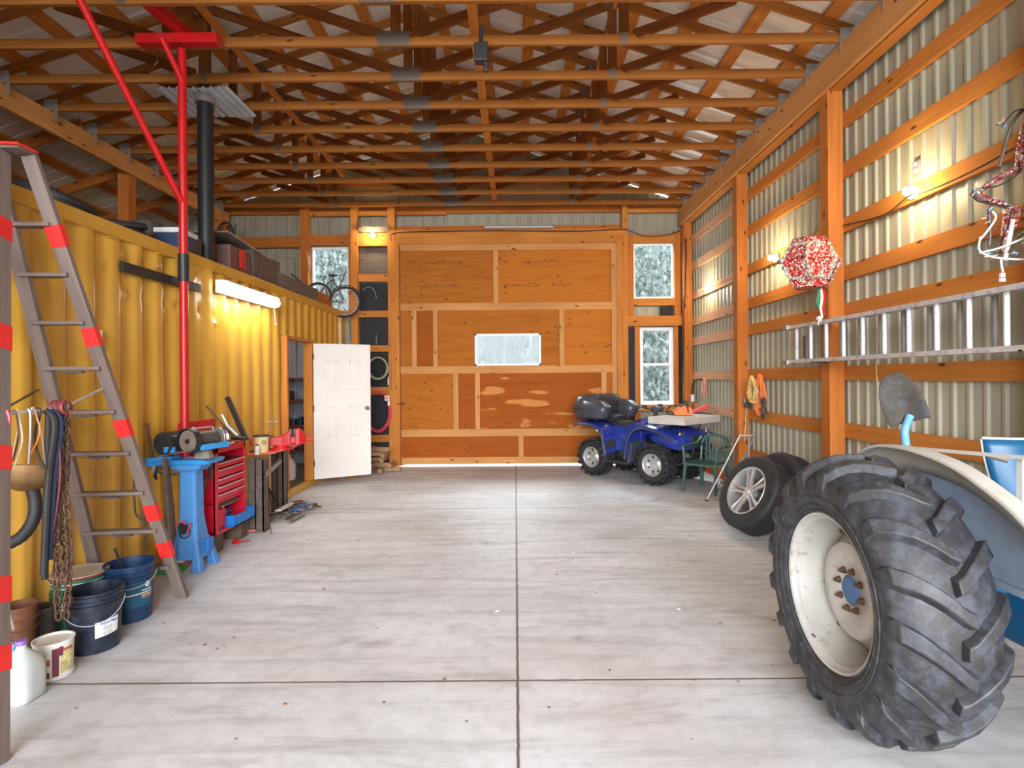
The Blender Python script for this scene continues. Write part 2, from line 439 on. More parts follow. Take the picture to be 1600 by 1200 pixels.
        if bevel:
            md = o.modifiers.new('bevel', 'BEVEL'); md.width = bevel; md.segments = 2; md.limit_method = 'ANGLE'; md.angle_limit = 0.7
        if subd:
            md = o.modifiers.new('sub', 'SUBSURF'); md.levels = subd; md.render_levels = subd
        if label: o['label'] = label
        if kind: o['kind'] = kind
        return o
ROOTM = {}
def tag(o, label, cat, group=None):
    o['label'] = label; o['category'] = cat
    if group: o['group'] = group
    return o
def thing(name, label, cat, loc=(0, 0, 0), rotz=0.0, group=None, rot=None):
    o = bpy.data.objects.new(name, None); COL.objects.link(o); o.empty_display_size = 0.1
    M = Matrix.Translation(loc) @ (rot if rot is not None else Matrix.Rotation(rotz, 4, 'Z'))
    o.matrix_world = M; ROOTM[o.name] = M.copy()
    return tag(o, label, cat, group)
def solo(name, mb, mat, label, cat, group=None, **kw):
    xs = [v.x for v in mb.v]; ys = [v.y for v in mb.v]; zs = [v.z for v in mb.v]
    M = T((min(xs)+max(xs))/2, (min(ys)+max(ys))/2, min(zs))
    return tag(mb.build(name, mat, None, M=M, **kw), label, cat, group)
def struct(name, mb, mat, parent=None, **kw):
    o = mb.build(name, mat, parent, **kw)
    if parent is None: o['kind'] = 'structure'
    return o
def sroot(name, loc=(0, 0, 0)):
    o = bpy.data.objects.new(name, None); COL.objects.link(o); o['kind'] = 'structure'
    o.matrix_world = Matrix.Translation(loc); ROOTM[o.name] = Matrix.Translation(loc); return o
KIDS = {}
def dup(o, M, label=None, group=None):
    """copy a thing with its parts and sub-parts to matrix M"""
    r = o.copy(); COL.objects.link(r); r.matrix_world = M; ROOTM[r.name] = M.copy()
    if label: r['label'] = label
    if group: r['group'] = group
    def rec(a, b):
        for ch in [c for c in COL.objects if c.parent == a]:
            c = ch.copy(); COL.objects.link(c); c.parent = b; rec(ch, c)
    rec(o, r); return r
ORDW = ['leftmost', 'second from the left', 'third from the left', 'fourth from the left', 'fifth from the left', 'sixth from the left', 'seventh from the left', 'eighth from the left', 'ninth from the left', 'tenth from the left', 'eleventh from the left', 'twelfth from the left', 'thirteenth from the left', 'fourteenth from the left']
def rank_labels(items):
    """items: (object, description, place). Things with the same words are told apart by their order in the photo"""
    by = {}
    for o, d, pl in items: by.setdefault((d, pl), []).append(o)
    for (d, pl), os_ in by.items():
        if len(os_) == 1: os_[0]['label'] = f'{d} {pl}'; continue
        os_.sort(key=lambda o: o.matrix_world.translation.x/o.matrix_world.translation.y)
        for k, o in enumerate(os_): o['label'] = f'{d} {pl}, ' + ('rightmost of them' if k == len(os_)-1 else ORDW[min(k, 13)])
def lerp(a, b, t): return Vector(a)*(1-t)+Vector(b)*t
def arc(c, r, a0, a1, n, plane='xz', y=0.0):
    out = []
    for k in range(n+1):
        a = math.radians(a0+(a1-a0)*k/n)
        out.append((c[0]+r*math.cos(a), c[1]+r*math.sin(a)))
    return out
def local(mb_fn, M):
    mb = MB(); mb.M = M; mb_fn(mb); return mb
def smoothpath(pts, k=6):
    pts = [Vector(p) for p in pts]; out = []
    for i in range(len(pts)-1):
        a, b, c, d = pts[max(i-1, 0)], pts[i], pts[i+1], pts[min(i+2, len(pts)-1)]
        for j in range(k):
            t = j/k
            out.append(0.5*((2*b)+(c-a)*t+(2*a-5*b+4*c-d)*t*t+(3*b-a-3*c+d)*t*t*t))
    return out+[pts[-1]]
# ------------------------------------------------------------------ the building
WR, WL, YB, YF = 3.33, -9.0, 10.75, -3.0      # cladding of right wall, lean-to wall, far wall, rear wall
XC, HALF, ZC, SLOPE = -1.1, 4.4, 4.78, 1/3.0
def roof_z(x): return ZC+0.13+(HALF-abs(x-XC))*SLOPE     # top of the top chords
m = MB(); m.bx(WL-.2, WR+.2, YF-.3, YB+.05, -0.15, 0)
struct('floor', m, 'concrete')
m = MB(); m.bx(-45, 45, -30, 75, -0.42, -0.16)
struct('outside_ground', m, 'outside_ground')

def clad(mb, fixed, a0, a1, z0, z1, axis, inward, period=0.15, depth=0.016, holes=()):
    """ribbed sheet standing at `fixed`, running a0..a1 along axis, with rectangular holes"""
    prof = [(0, 0), (.30, 0), (.40, 1), (.56, 1), (.66, 0)]
    cuts = sorted({a0, a1} | {h[0] for h in holes} | {h[1] for h in holes})
    for i in range(len(cuts)-1):
        c0, c1 = cuts[i], cuts[i+1]
        zz = [(z0, z1)]
        for h in holes:
            if h[0] <= c0+1e-6 and h[1] >= c1-1e-6:
                nz = []
                for q0, q1 in zz:
                    if h[2] >= q1 or h[3] <= q0: nz.append((q0, q1)); continue
                    if h[2] > q0: nz.append((q0, h[2]))
                    if h[3] < q1: nz.append((h[3], q1))
                zz = nz
        k = math.floor(c0/period)-1; us = []
        while k*period < c1+period:
            for f_, d_ in prof: us.append(((k+f_)*period, d_))
            k += 1
        pts = []
        for (u, d), (u2, d2) in zip(us, us[1:]):
            if u2 <= c0 or u >= c1: continue
            if not pts:
                t = (c0-u)/(u2-u) if u2 > u else 0; t = max(0, t); pts.append((max(u, c0), d+(d2-d)*t))
            e = min(u2, c1); t = (e-u)/(u2-u); pts.append((e, d+(d2-d)*t))
        for q0, q1 in zz:
            row = []
            for z in (q0, q1):
                row.append([(fixed+inward*d*depth, u, z) if axis == 'y' else (u, fixed+inward*d*depth, z) for u, d in pts])
            mb.rings(row, False, False)

# right wall
wr = sroot('wall_right', (WR, 4, 0))
m = MB(); clad(m, WR, YF, YB, 0, 4.80, 'y', -1); m.build('cladding', 'siding_green', wr)
GZ = [4.18, 3.68, 3.135, 2.66, 2.29, 1.67, 1.10, 0.55]
for z in GZ:
    m = MB(); m.beam((3.29, YF, z), (3.29, 8.0, z), .04, .142); m.build('girt', 'fir', wr)
    m = MB(); m.beam((3.29, 8.0, z-.01), (3.29, YB-.1, z-.01), .04, .142); m.build('girt', 'pinkish', wr)  # far-bay girts: daylight on them is carried by the paler pink colour
m = MB(); m.beam((3.29, YF, .07), (3.29, YB, .07), .04, .2); m.build('skirt_board', 'fir_dark', wr)
m = MB(); m.beam((3.10, YF, 4.615), (3.10, 10.5, 4.615), .04, .29); m.build('top_plate', 'lumber', wr)
m = MB(); m.beam((3.20, YF, 4.57), (3.20, 10.6, 4.57), .12, .20); m.build('inner_plate', 'fir', wr)
m = MB(); m.beam((3.20, YF, 4.86), (3.20, 10.6, 4.86), .02, .09); m.build('eave_lit_strip', 'paint_white', wr)  # white strip added, its colour stands for the daylit eave edge
for y in (-1.41, .92, 3.26, 5.59, 7.89, 10.36):
    m = MB(); m.beam((3.197, y+.076, 0), (3.197, y+.076, 4.74), .152, .152, (0, 1, 0)); m.build('post', 'fir_dark', wr, bevel=.004)

# far wall: framing stands on the wall plane, holes for door and windows
wb = sroot('wall_back', (-1, YB, 0))
D0, D1, DT = -2.13, 2.07, 4.33
Z = lambda py: 1.65+(590-py)/83.0
X = lambda px: (px-805)/83.0
# window openings (x0,x1,z0,z1)
WU = (2.26, 3.03, 3.13, 4.17); WLO = (2.37, 3.01, 1.12, 2.58); WLE = (-3.86, -3.14, 2.95, 4.17)
WL2 = (-3.84, -3.14, 2.95, 4.15)
m = MB(); clad(m, YB, WL, WR, 0, 4.95, 'x', -1, 0.20, .016, [(D0, D1, -0.1, DT), WU, WLO, WL2])
# gable above
def gable(mb, y, step=.2):
    x = WL
    while x < WR:
        for a, b, d0, d1 in ((0, .6, 0, 0), (.6, .7, 0, 1), (.7, .9, 1, 1), (.9, 1.0, 1, 0)):
            xa, xb = x+a*step, min(x+b*step, WR)
            if xa >= WR: continue
            za, zb = roof_z(xa)+.03, roof_z(xb)+.03
            if za < 4.95: continue
            mb.rings([[(xa, y-.016*d0, 4.95), (xb, y-.016*d1, 4.95)], [(xa, y-.016*d0, za), (xb, y-.016*d1, max(zb, 4.95))]], False, False)
        x += step
gable(m, YB); m.build('cladding', 'siding_end', wb)
def bpart(nm, p0, p1, w, h, mat, parent=wb, up=(0, 0, 1), **kw):
    m = MB(); m.beam(p0, p1, w, h, up); return m.build(nm, mat, parent, **kw)
def hbeam(nm, px0, px1, py0, py1, y, th, mat, parent=wb):   # horizontal member seen face-on
    return bpart(nm, (X(px0), y, Z((py0+py1)/2)), (X(px1), y, Z((py0+py1)/2)), th, abs(Z(py0)-Z(py1)), mat, parent)
def vbeam(nm, px0, px1, py0, py1, y, th, mat, parent=wb):
    return bpart(nm, (X((px0+px1)/2), y, Z(py0)), (X((px0+px1)/2), y, Z(py1)), abs(X(px1)-X(px0)), th, mat, parent, (0, 1, 0))
hbeam('header_beam', 610, 975, 361, 383, 10.50, .08, 'fir')
hbeam('girt', 618, 972, 351.5, 361, 10.66, .04, 'fir_dark')
hbeam('girt', 250, 1070, 322, 331, 10.66, .04, 'fir_dark')
hbeam('girt', 618, 700, 327, 334, 10.64, .04, 'fir_dark')
hbeam('metal_track', 760, 866, 357.5, 360.5, 10.42, .03, 'galvanised')
vbeam('post', 610, 621, 727, 322, 10.53, .15, 'fir')
vbeam('post', 620.5, 627.5, 724, 380, 10.47, .08, 'fir')
vbeam('post', 552, 562, 727, 322, 10.56, .14, 'fir')
vbeam('post', 474, 486, 727, 322, 10.56, .14, 'fir_dark')
vbeam('post', 345, 366, 727, 345, 10.3, .14, 'fir')
vbeam('post', 972, 980, 727, 316, 10.55, .15, 'fir')
vbeam('post', 962.5, 971, 725, 380, 10.47, .06, 'fir')
hbeam('girt', 250, 474, 367, 383.5, 10.64, .05, 'fir_dark'); hbeam('girt', 486, 552, 364, 380, 10.66, .05, 'fir_dark')
hbeam('girt', 486, 552, 328, 335, 10.62, .04, 'fir'); hbeam('girt', 562, 612, 328, 335, 10.62, .04, 'fir')
hbeam('backing_board', 562, 611, 364, 384, 10.55, .05, 'fir')
for a, b in ((427, 438.5), (484, 494), (538, 548), (603, 615), (678, 689)):
    hbeam('girt', 562, 611, a, b, 10.6, .04, 'fir')
m = MB(); m.bx(X(562), X(612), 10.66, 10.69, 0.05, Z(440)); m.build('tar_paper', 'tar_paper', wb)
m = MB(); m.bx(X(562), X(612), 10.66, 10.69, Z(428), Z(384)); m.build('dark_panel', 'grey_plank', wb)
vbeam('window_jamb', 546, 553.5, 490, 358, 10.62, .05, 'fir_dark')
# around the right windows
vbeam('window_jamb', 980, 991, 496, 368, 10.62, .05, 'fir_dark'); vbeam('window_jamb', 1054.7, 1065, 496, 363, 10.62, .05, 'fir_dark')
hbeam('window_head', 991, 1054.7, 368, 380.5, 10.62, .05, 'fir'); hbeam('window_sill', 991, 1054.7, 468, 479, 10.62, .05, 'fir')
hbeam('header_beam', 978, 1075, 496, 511, 10.58, .10, 'fir')
vbeam('stud', 993, 1000, 727, 511, 10.62, .05, 'fir_dark'); vbeam('stud', 1053.5, 1060, 727, 511, 10.62, .05, 'fir_dark')
m = MB(); m.bx(X(980), X(993), 10.68, 10.71, .05, Z(512)); m.build('tar_paper', 'tar_paper', wb)
m = MB(); m.bx(X(1060), X(1070), 10.68, 10.71, .05, Z(380)); m.build('tar_paper', 'tar_paper', wb)
m = MB(); m.bx(X(1034), X(1054), 10.68, 10.71, Z(495), Z(480)); m.build('tar_paper', 'tar_paper', wb)
hbeam('lower_rail', 1000, 1053, 634, 644, 10.62, .05, 'fir')
hbeam('girt', 980, 1070, 326, 333, 10.64, .04, 'fir')
for z in (5.35, 5.9):
    hw = HALF-(z-ZC-.13)/SLOPE
    bpart('gable_girt', (XC-hw, 10.68, z), (XC+hw, 10.68, z), .04, .14, 'fir_dark')
for nm, (x0, x1, z0, z1), rail in (('window_1', WU, None), ('window_2', WLO, Z(571)), ('window_3', WL2, None)):
    w = sroot(nm, ((x0+x1)/2, YB-.04, z0))
    t = .03 if nm != 'window_2' else .06
    m = MB(); y0, y1 = YB-.07, YB+.03
    m.bx(x0, x0+t, y0, y1, z0, z1); m.bx(x1-t, x1, y0, y1, z0, z1); m.bx(x0+t, x1-t, y0, y1, z1-t, z1); m.bx(x0+t, x1-t, y0, y1, z0, z0+t)
    if rail: m.bx(x0+t, x1-t, y0, y1-.04, rail-.025, rail+.02)
    m.build('window_frame', 'vinyl_white', w, bevel=.004)
    m = MB(); m.bx(x0+t, x1-t, YB-.022, YB-.018, z0+t, z1-t); m.build('pane', 'glass', w)
    if nm == 'window_2':
        m = MB(); m.bx(x0-.03, x1+.03, YB-.12, YB-.02, z0-.035, z0); m.build('window_sill', 'vinyl_white', w)

# big vehicle door
d1 = sroot('door_1', (0, 10.55, 0))
def dy(nm, px0, px1, py0, py1, mat, y0=10.54, y1=10.56):
    m = MB(); ou = random.random()*20; x0, x1, z0, z1 = X(px0), X(px1), Z(py1), Z(py0)
    m.beam((x0, (y0+y1)/2, (z0+z1)/2), (x1, (y0+y1)/2, (z0+z1)/2), y1-y0, z1-z0); return m.build(nm, mat, d1)
WX0, WX1, WY0, WY1 = 743, 845, 522, 571
for a in ((628, 776, 392, 476, 'ply'), (776, 962, 392, 476, 'ply_orange'),
          (628, 649, 484, 573, 'ply'), (649, 682, 484, 573, 'ply_red'), (682, WX0, 484, 573, 'ply'), (WX1, 878, 484, 573, 'ply'), (WX0, WX1, 484, WY0, 'ply'),
          (878, 962, 484, 573, 'ply_orange'),
          (628, 712, 582, 671, 'ply'), (712, 746, 582, 671, 'ply_red'), (746, 941, 582, 671, 'ply_patch'), (941, 962, 582, 671, 'ply'),
          (628, 813, 680, 714, 'ply_red'), (813, 962, 680, 714, 'ply_red')):
    dy('plywood_panel', *a)
for py0, py1 in ((382, 393), (474, 485.5), (571.5, 583), (669, 680.5), (712.6, 723)):
    m = MB(); m.beam((X(628), 10.51, Z((py0+py1)/2)), (X(962), 10.51, Z((py0+py1)/2)), .04, Z(py0)-Z(py1)); m.build('rail', 'lumber', d1)
for px0, px1, py0, py1 in ((772.5, 780, 393, 474), (645.8, 653, 485.5, 571.5), (678.6, 685.4, 485.5, 571.5), (874, 881.5, 485.5, 571.5),
                           (709, 717, 583, 669), (742.8, 750.3, 583, 669), (938, 946, 583, 669), (809.4, 817, 680.5, 712.6), (955, 962, 393, 712)):
    m = MB(); m.beam((X((px0+px1)/2), 10.513, Z(py1)), (X((px0+px1)/2), 10.513, Z(py0)), X(px1)-X(px0), .04, (0, 1, 0)); m.build('stud', 'lumber', d1)
m = MB(); x0, x1, z0, z1 = X(WX0), X(WX1), Z(WY1), Z(WY0)
for q in ((x0, x0+.03, z0, z1), (x1-.03, x1, z0, z1), (x0, x1, z0, z0+.03), (x0, x1, z1-.03, z1)): m.bx(q[0], q[1], 10.49, 10.57, q[2], q[3])
m.build('window_frame', 'vinyl_white', d1)
m = MB(); m.bx(x0+.03, x1-.03, 10.53, 10.535, z0+.03, z1-.03); m.build('pane', 'glass', d1)
m = MB(); m.bx(X(621), X(625), 10.44, 10.47, Z(637), Z(623)); m.tube([(X(623), 10.42, Z(629)), (X(633), 10.42, Z(628)), (X(633), 10.48, Z(628))], .012, 8); m.build('latch', 'steel_dark', d1)
# gable marks stamped on the plywood: short rows of broken ink strokes
m = MB()
def stamp(px, py, w, h=4.0, dens=1.6):
    x = px
    while x < px+w:
        ww = random.uniform(.6, 2.2)
        if random.random() < .8:
            z = Z(py+random.uniform(-1, 1)*h*.35); hh = random.uniform(.25, 1)*h/83*.5
            m.bx(X(x), X(x+ww), 10.5385, 10.54, z-hh/2, z+hh/2)
        x += ww+random.uniform(.3, dens)
for a in ((640, 409, 14, 6), (655, 411, 20, 3), (672, 409, 26, 5), (700, 414, 10, 2), (719, 409, 5, 8), (781, 409, 18, 6), (818, 409, 12, 7), (836, 412, 12, 3), (850, 409, 22, 5),
          (632, 448, 7, 7), (655, 447, 14, 5), (670, 446, 40, 4), (713, 447, 3, 8), (789, 446, 8, 9), (800, 446, 22, 4), (824, 446, 22, 6), (863, 445, 8, 9), (873, 446, 20, 4),
          (884, 508, 12, 5), (886, 541, 12, 3), (905, 541, 6, 4), (920, 541, 14, 3), (940, 541, 14, 6)):
    stamp(*a[:3], h=a[3]); stamp(a[0], a[1]+2, a[2], h=a[3]*.6)
m.build('grade_stamps', 'stamp_ink', d1)

# rear wall with an open doorway, unseen left lean-to wall added to block outside light
m = MB(); clad(m, YF, WL, WR, 0, 4.95, 'x', 1, .2, .016, [(-3.1, 3.1, -.1, 4.7)]); gable(m, YF)
struct('wall_front', m, 'siding_end')
m = MB(); clad(m, WL, YF, YB, 0, 3.9, 'y', 1, .2); wl = struct('wall_left_blocker', m, 'siding_end')
# row of posts and plate that carries the main roof's left side
for y in (.92, 3.26, 5.59, 7.89, 10.3):
    m = MB(); m.beam((-5.47, y+.076, 0), (-5.47, y+.076, 4.74), .152, .152, (0, 1, 0)); m.build('post', 'fir_dark', wl)
m = MB(); m.beam((-5.38, YF, 4.66), (-5.38, 10.6, 4.66), .05, .24); m.build('plate_beam', 'lumber', wl)
# ------------------------------------------------------------------ ceiling: roof sheets and purlins
ce = sroot('ceiling', (XC, 4, 6.3))
def roofside(mb, sgn, reach):
    ys = []; y = YF-.3
    while y < YB+.3:
        for a, d in ((0, 0), (.78, 0), (.86, 1), (.92, 1)): ys.append((y+a*.23, d))
        y += .23
    rows = []
    for dx in (0, reach):
        x = XC+sgn*dx; z = ZC+.13+(HALF-dx)*SLOPE+.045
        rows.append([(x, yy, z+d*.022) for yy, d in ys])
    mb.rings(rows, False, False)
m = MB(); roofside(m, 1, 4.85); m.build('roof_sheet', 'roof_metal', ce)
m = MB(); roofside(m, -1, 8.05); m.build('roof_sheet', 'roof_metal', ce)
m = MB(); m.beam((XC, YF, ZC+.13+HALF*SLOPE+.09), (XC, YB+.3, ZC+.13+HALF*SLOPE+.09), .5, .02); m.build('ridge_cap', 'roof_metal', ce)
c_, s_ = math.cos(math.atan(SLOPE)), math.sin(math.atan(SLOPE))
for sgn, reach in ((1, 4.7), (-1, 7.9)):
    d = .18
    while d < reach:
        x = XC+sgn*d; z = ZC+.13+(HALF-d)*SLOPE+.02
        m = MB(); m.beam((x, YF, z), (x, YB, z), .14, .038, (sgn*s_, 0, c_)); m.build('purlin', 'fir', ce)
        d += .56
# lean-to rafters on the left
y = .9
while y < 10.7:
    m = MB(); m.beam((-5.4, y, ZC+.13+(HALF-4.3)*SLOPE-.08), (-8.9, y, ZC+.13+(HALF-7.8)*SLOPE-.08), .04, .14); m.build('rafter', 'fir_dark', ce)
    y += 1.232
# ------------------------------------------------------------------ roof trusses
ORD = ['far wall, nearest to it', 'far wall, second', 'far wall, third', 'far wall, fourth', 'far wall, fifth', 'far wall, sixth', 'far wall, seventh', 'far wall, eighth', 'far wall, ninth', 'far wall, tenth', 'far wall, eleventh', 'far wall, twelfth']
WORDS = ['first', 'second', 'third', 'fourth', 'fifth', 'sixth', 'seventh', 'eighth', 'ninth', 'tenth', 'eleventh', 'twelfth', 'thirteenth', 'fourteenth']
TRUSS = None
def make_truss(y):
    t = thing('roof_truss', '', 'roof truss', (XC, y, ZC), group='roof trusses')
    w, h = .038, .089; zb = ZC+.045
    L, Rr = XC-4.33, XC+4.33
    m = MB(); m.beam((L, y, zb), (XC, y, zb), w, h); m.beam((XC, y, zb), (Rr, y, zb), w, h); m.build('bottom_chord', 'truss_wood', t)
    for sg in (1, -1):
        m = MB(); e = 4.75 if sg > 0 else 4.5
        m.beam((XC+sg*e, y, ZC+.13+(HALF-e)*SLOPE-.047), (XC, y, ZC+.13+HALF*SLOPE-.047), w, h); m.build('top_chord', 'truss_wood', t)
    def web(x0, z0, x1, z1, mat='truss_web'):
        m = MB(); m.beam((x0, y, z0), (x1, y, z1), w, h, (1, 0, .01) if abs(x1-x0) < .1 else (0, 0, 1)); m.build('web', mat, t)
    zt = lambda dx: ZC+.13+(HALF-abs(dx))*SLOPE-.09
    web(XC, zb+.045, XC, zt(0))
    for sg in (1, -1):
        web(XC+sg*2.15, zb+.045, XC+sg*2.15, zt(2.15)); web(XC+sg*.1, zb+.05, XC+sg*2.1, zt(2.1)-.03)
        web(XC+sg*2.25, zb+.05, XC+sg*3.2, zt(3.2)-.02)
    def plate(nm, x, z, a, b, mat, ribs=True):
        m = MB()
        for s in (-1, 1):
            if ribs:
                k = int(a/.018)
                for i in range(k): m.bx(x-a/2+i*a/k, x-a/2+(i+.6)*a/k, y+s*.019, y+s*.024, z-b/2, z+b/2)
            m.bx(x-a/2, x+a/2, y+s*.019, y+s*.0215, z-b/2, z+b/2)
        m.build(nm, mat, t)
    plate('splice_plate', XC-.02, zb+.02, .31, .14, 'plate_dull')
    for sg in (1, -1):
        plate('nail_plate', XC+sg*2.15, zb+.01, .07, .10, 'plate_dull', False); plate('nail_plate', XC+sg*2.13, zt(2.15)+.01, .16, .10, 'plate_dull')
        plate('heel_plate', XC+sg*4.25, zb+.03, .15, .12, 'heel_metal')
    for sg in (1, -1):
        m = MB(); m.bx(XC+sg*4.19-.02, XC+sg*4.19+.02, y-.028, y-.02, ZC-.12, ZC+.03); m.build('hanger_strap', 'plate_metal', t)
    return t
N_T = 14
TY = [5.31+.616*k for k in range(8, -6, -1)]
for i, y in enumerate(TY):
    if i == 0: TRUSS = make_truss(y); t = TRUSS
    else: t = dup(TRUSS, T(XC, y, ZC))
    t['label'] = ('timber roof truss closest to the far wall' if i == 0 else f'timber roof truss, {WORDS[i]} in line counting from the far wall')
# long braces running along the trusses
for k, (x, z, nm) in enumerate(((1.02, 5.55, 'tall lumber brace running along the truss webs right of centre'), (-.35, 4.9, 'lumber runner lying on the bottom chords near centre'), (-3.2, 5.42, 'lumber brace running along the truss webs left of centre'))):
    m = MB(); m.beam((x+.05, YF+.2, z), (x+.05, 10.5, z), .038, .089) if k != 1 else m.beam((x, YF+.2, 4.87+.02), (x, 10.5, 4.87+.02), .089, .038)
    solo('long_brace', m, 'fir', nm, 'brace')
# black object hanging in the truss bay near the ridge
c = P(752, 84, 5.0); m = MB(); m.tube([c+Vector((0, 0, .25)), c+Vector((.0, 0, .08))], .02, 8); m.box(c, (.12, .10, .16)); m.box(c+Vector((.04, 0, -.03)), (.04, .05, .26))
solo('hoist_block', m, 'black_paint', 'small black hoist block hanging among the nearer trusses', 'hoist', bevel=.008)
# two corrugated heat-shield sheets around the flue
for (a, b, lab) in (((-3.80, -3.42), 0, 'bluish corrugated metal sheet under the trusses left of the red pole'), ((-3.36, -3.04), 1, 'bluish corrugated metal sheet under the trusses right of the black flue')):
    m = MB(); rows = []
    us = []; x = a[0]
    while x < a[1]:
        us += [(x, 0), (x+.05, 0), (x+.06, .015), (x+.075, .015)]; x += .085
    x0 = [(u, 5.98, ZC-.025+d) for u, d in us]; x1 = [(u, 6.66, ZC-.025+d) for u, d in us]
    m.rings([x0, x1], False, False); solo('corrugated_sheet', m, 'galvanised', lab, 'metal sheet', 'corrugated sheets around the flue', solid=.002)

# ------------------------------------------------------------------ shipping container
XF, CY1, CY0 = -3.17, 10.48, -1.71
DR0, DR1, DRT = 7.72, 8.66, 2.21
ct = thing('shipping_container', 'long yellow steel shipping container along the left side', 'shipping container', (-4.39, 4.4, 0))
dents = [(4.60, 2.67, .05), (4.87, 2.66, .06), (5.05, 2.64, .045), (5.2, 2.66, .05), (5.62, 2.6, .04), (4.42, 2.55, .035), (4.62, 2.36, .06), (4.88, 2.36, .06), (5.15, 2.35, .05), (5.3, 2.35, .045), (5.5, 2.3, .04), (5.72, 2.35, .055), (5.95, 2.33, .05), (6.0, 2.25, .04)]
def prof(u):
    t = (u % .278)/.278
    if t < .26: return 0.0
    if t < .5: return (t-.26)/.24
    if t < .76: return 1.0
    return 1-(t-.76)/.24
def cpanel(mb, ya, yb, z0, z1, fine):
    ny = int((yb-ya)/(.02 if fine else .034))+1; nz = int((z1-z0)/.03)+1 if fine else 2
    rows = []
    for j in range(nz):
        z = z0+(z1-z0)*j/(nz-1); row = []
        for i in range(ny):
            y = ya+(yb-ya)*i/(ny-1); x = XF-.036*prof(y)
            if fine:
                for a, b, r in dents:
                    q = ((y-a)**2+(z-b)**2*1.6)/(r*r)
                    if q < 6: x -= .03*math.exp(-q)*(1 if (int(a*100) % 3) else -.9)
                x += .006*math.sin(y*5.1+z*2.2)*math.sin(z*3.7+1.3*y)
            row.append((x, y, z))
        rows.append(row)
    mb.rings(rows, False, False)
m = MB(); cpanel(m, CY0, 2.4, .16, 2.80, False); cpanel(m, 2.4, DR0-.05, .16, 2.80, True); cpanel(m, DR0-.05, DR1+.05, DRT+.05, 2.80, True); cpanel(m, DR1+.05, CY1, .16, 2.80, True)
m.build('side_panel', 'container_yellow', ct, smooth=30)
m = MB()
for q in ((CY0, DR0-.05), (DR1+.05, CY1)): m.bx(XF-.03, XF+.012, q[0], q[1], .0, .17)
m.bx(XF-.03, XF+.012, DR0-.05, DR1+.05, 0, .10); m.build('bottom_rail', 'container_yellow', ct, bevel=.004)
m = MB(); m.bx(XF-.05, XF+.012, CY0, CY1, 2.79, 2.90); m.build('top_rail', 'container_yellow', ct, bevel=.006)
m = MB(); m.bx(-5.60, -5.56, CY0, CY1, 0, 2.88); m.bx(-5.56, XF, CY0, CY0+.04, 0, 2.88)
m.bx(-5.56, XF-.02, CY1-.04, CY1, 0, 2.88); m.build('back_walls', 'container_yellow', ct)
m = MB(); m.bx(-5.56, XF-.05, CY0, CY1, 2.84, 2.88); m.build('roof_panel', 'container_yellow', ct)
m = MB(); m.bx(-5.56, XF-.03, CY0, CY1, .02, .10); m.build('deck', 'grey_plank', ct)
m = MB()
x = -5.55
clad(m, -5.53, 7.0, 10.4, .1, 2.84, 'y', 1, .28, .036); clad(m, 10.41, -5.5, -3.3, .1, 2.84, 'x', -1, .28, .036); m.build('inner_lining', 'interior_grey', ct)
fr = MB()
for q in (DR0, DR1): fr.beam((XF-.01, q, .1), (XF-.01, q, DRT+.04), .13, .05, (0, 1, 0))
fr.beam((XF-.01, DR0, DRT+.02), (XF-.01, DR1, DRT+.02), .13, .045); fr.build('door_frame', 'fir', ct, bevel=.003)
m = MB()
for k in range(40):   # row of lashing stubs under the top rail
    y = 2.6+k*.2
    if not (k % 3): m.bx(XF-.004, XF+.02, y, y+.10, 2.775, 2.785)
m.build('lashing_bars', 'container_yellow', ct)
# white panel door, hinged at the far jamb and swung out
hx, hy = XF+.055, DR1+.03; ex, ey = -2.355, 9.14
ang = math.atan2(ey-hy, ex-hx); W = math.hypot(ex-hx, ey-hy); H0, H1 = .105, 2.20
Md = T(hx, hy, 0) @ Matrix.Rotation(ang, 4, 'Z')
m = MB(); m.M = Md; m.bx(0, W, -.02, .02, H0, H1)
door = m.build('door', 'door_white', ct, bevel=.003, label='white moulded panel door standing open')
for px0, px1, z0, z1 in ((.20, .37, 1.48, 1.94), (.54, .71, 1.48, 1.94), (.20, .37, .74, 1.22), (.54, .71, .74, 1.22)):
    m = MB(); m.M = Md
    for y in (-.021, ):
        for q in ((px0, px1, z0, z0+.022), (px0, px1, z1-.022, z1), (px0, px0+.022, z0, z1), (px1-.022, px1, z0, z1)):
            m.bx(q[0], q[1], y-.005, y+.002, q[2], q[3])
        m.bx(px0+.045, px1-.045, y-.004, y+.002, z0+.045, z1-.045)
    m.build('moulding', 'door_white', door, bevel=.003)
m = MB(); m.M = Md; m.lathe([(.0, 0), (.03, 0), (.03, .006), (.012, .01), (.012, .03), (.026, .036), (.03, .05), (.024, .064), (.0, .068)], 18, T(W-.065, -.02, 1.18) @ R(90, 'X')); m.build('knob', 'brass_dirty', door, smooth=True)
m = MB(); m.M = Md
for z in (.35, 1.2, 2.0): m.cyl((0, -.026, z-.045), (0, -.026, z+.045), .008, n=8)
m.build('hinge', 'steel_dark', door)
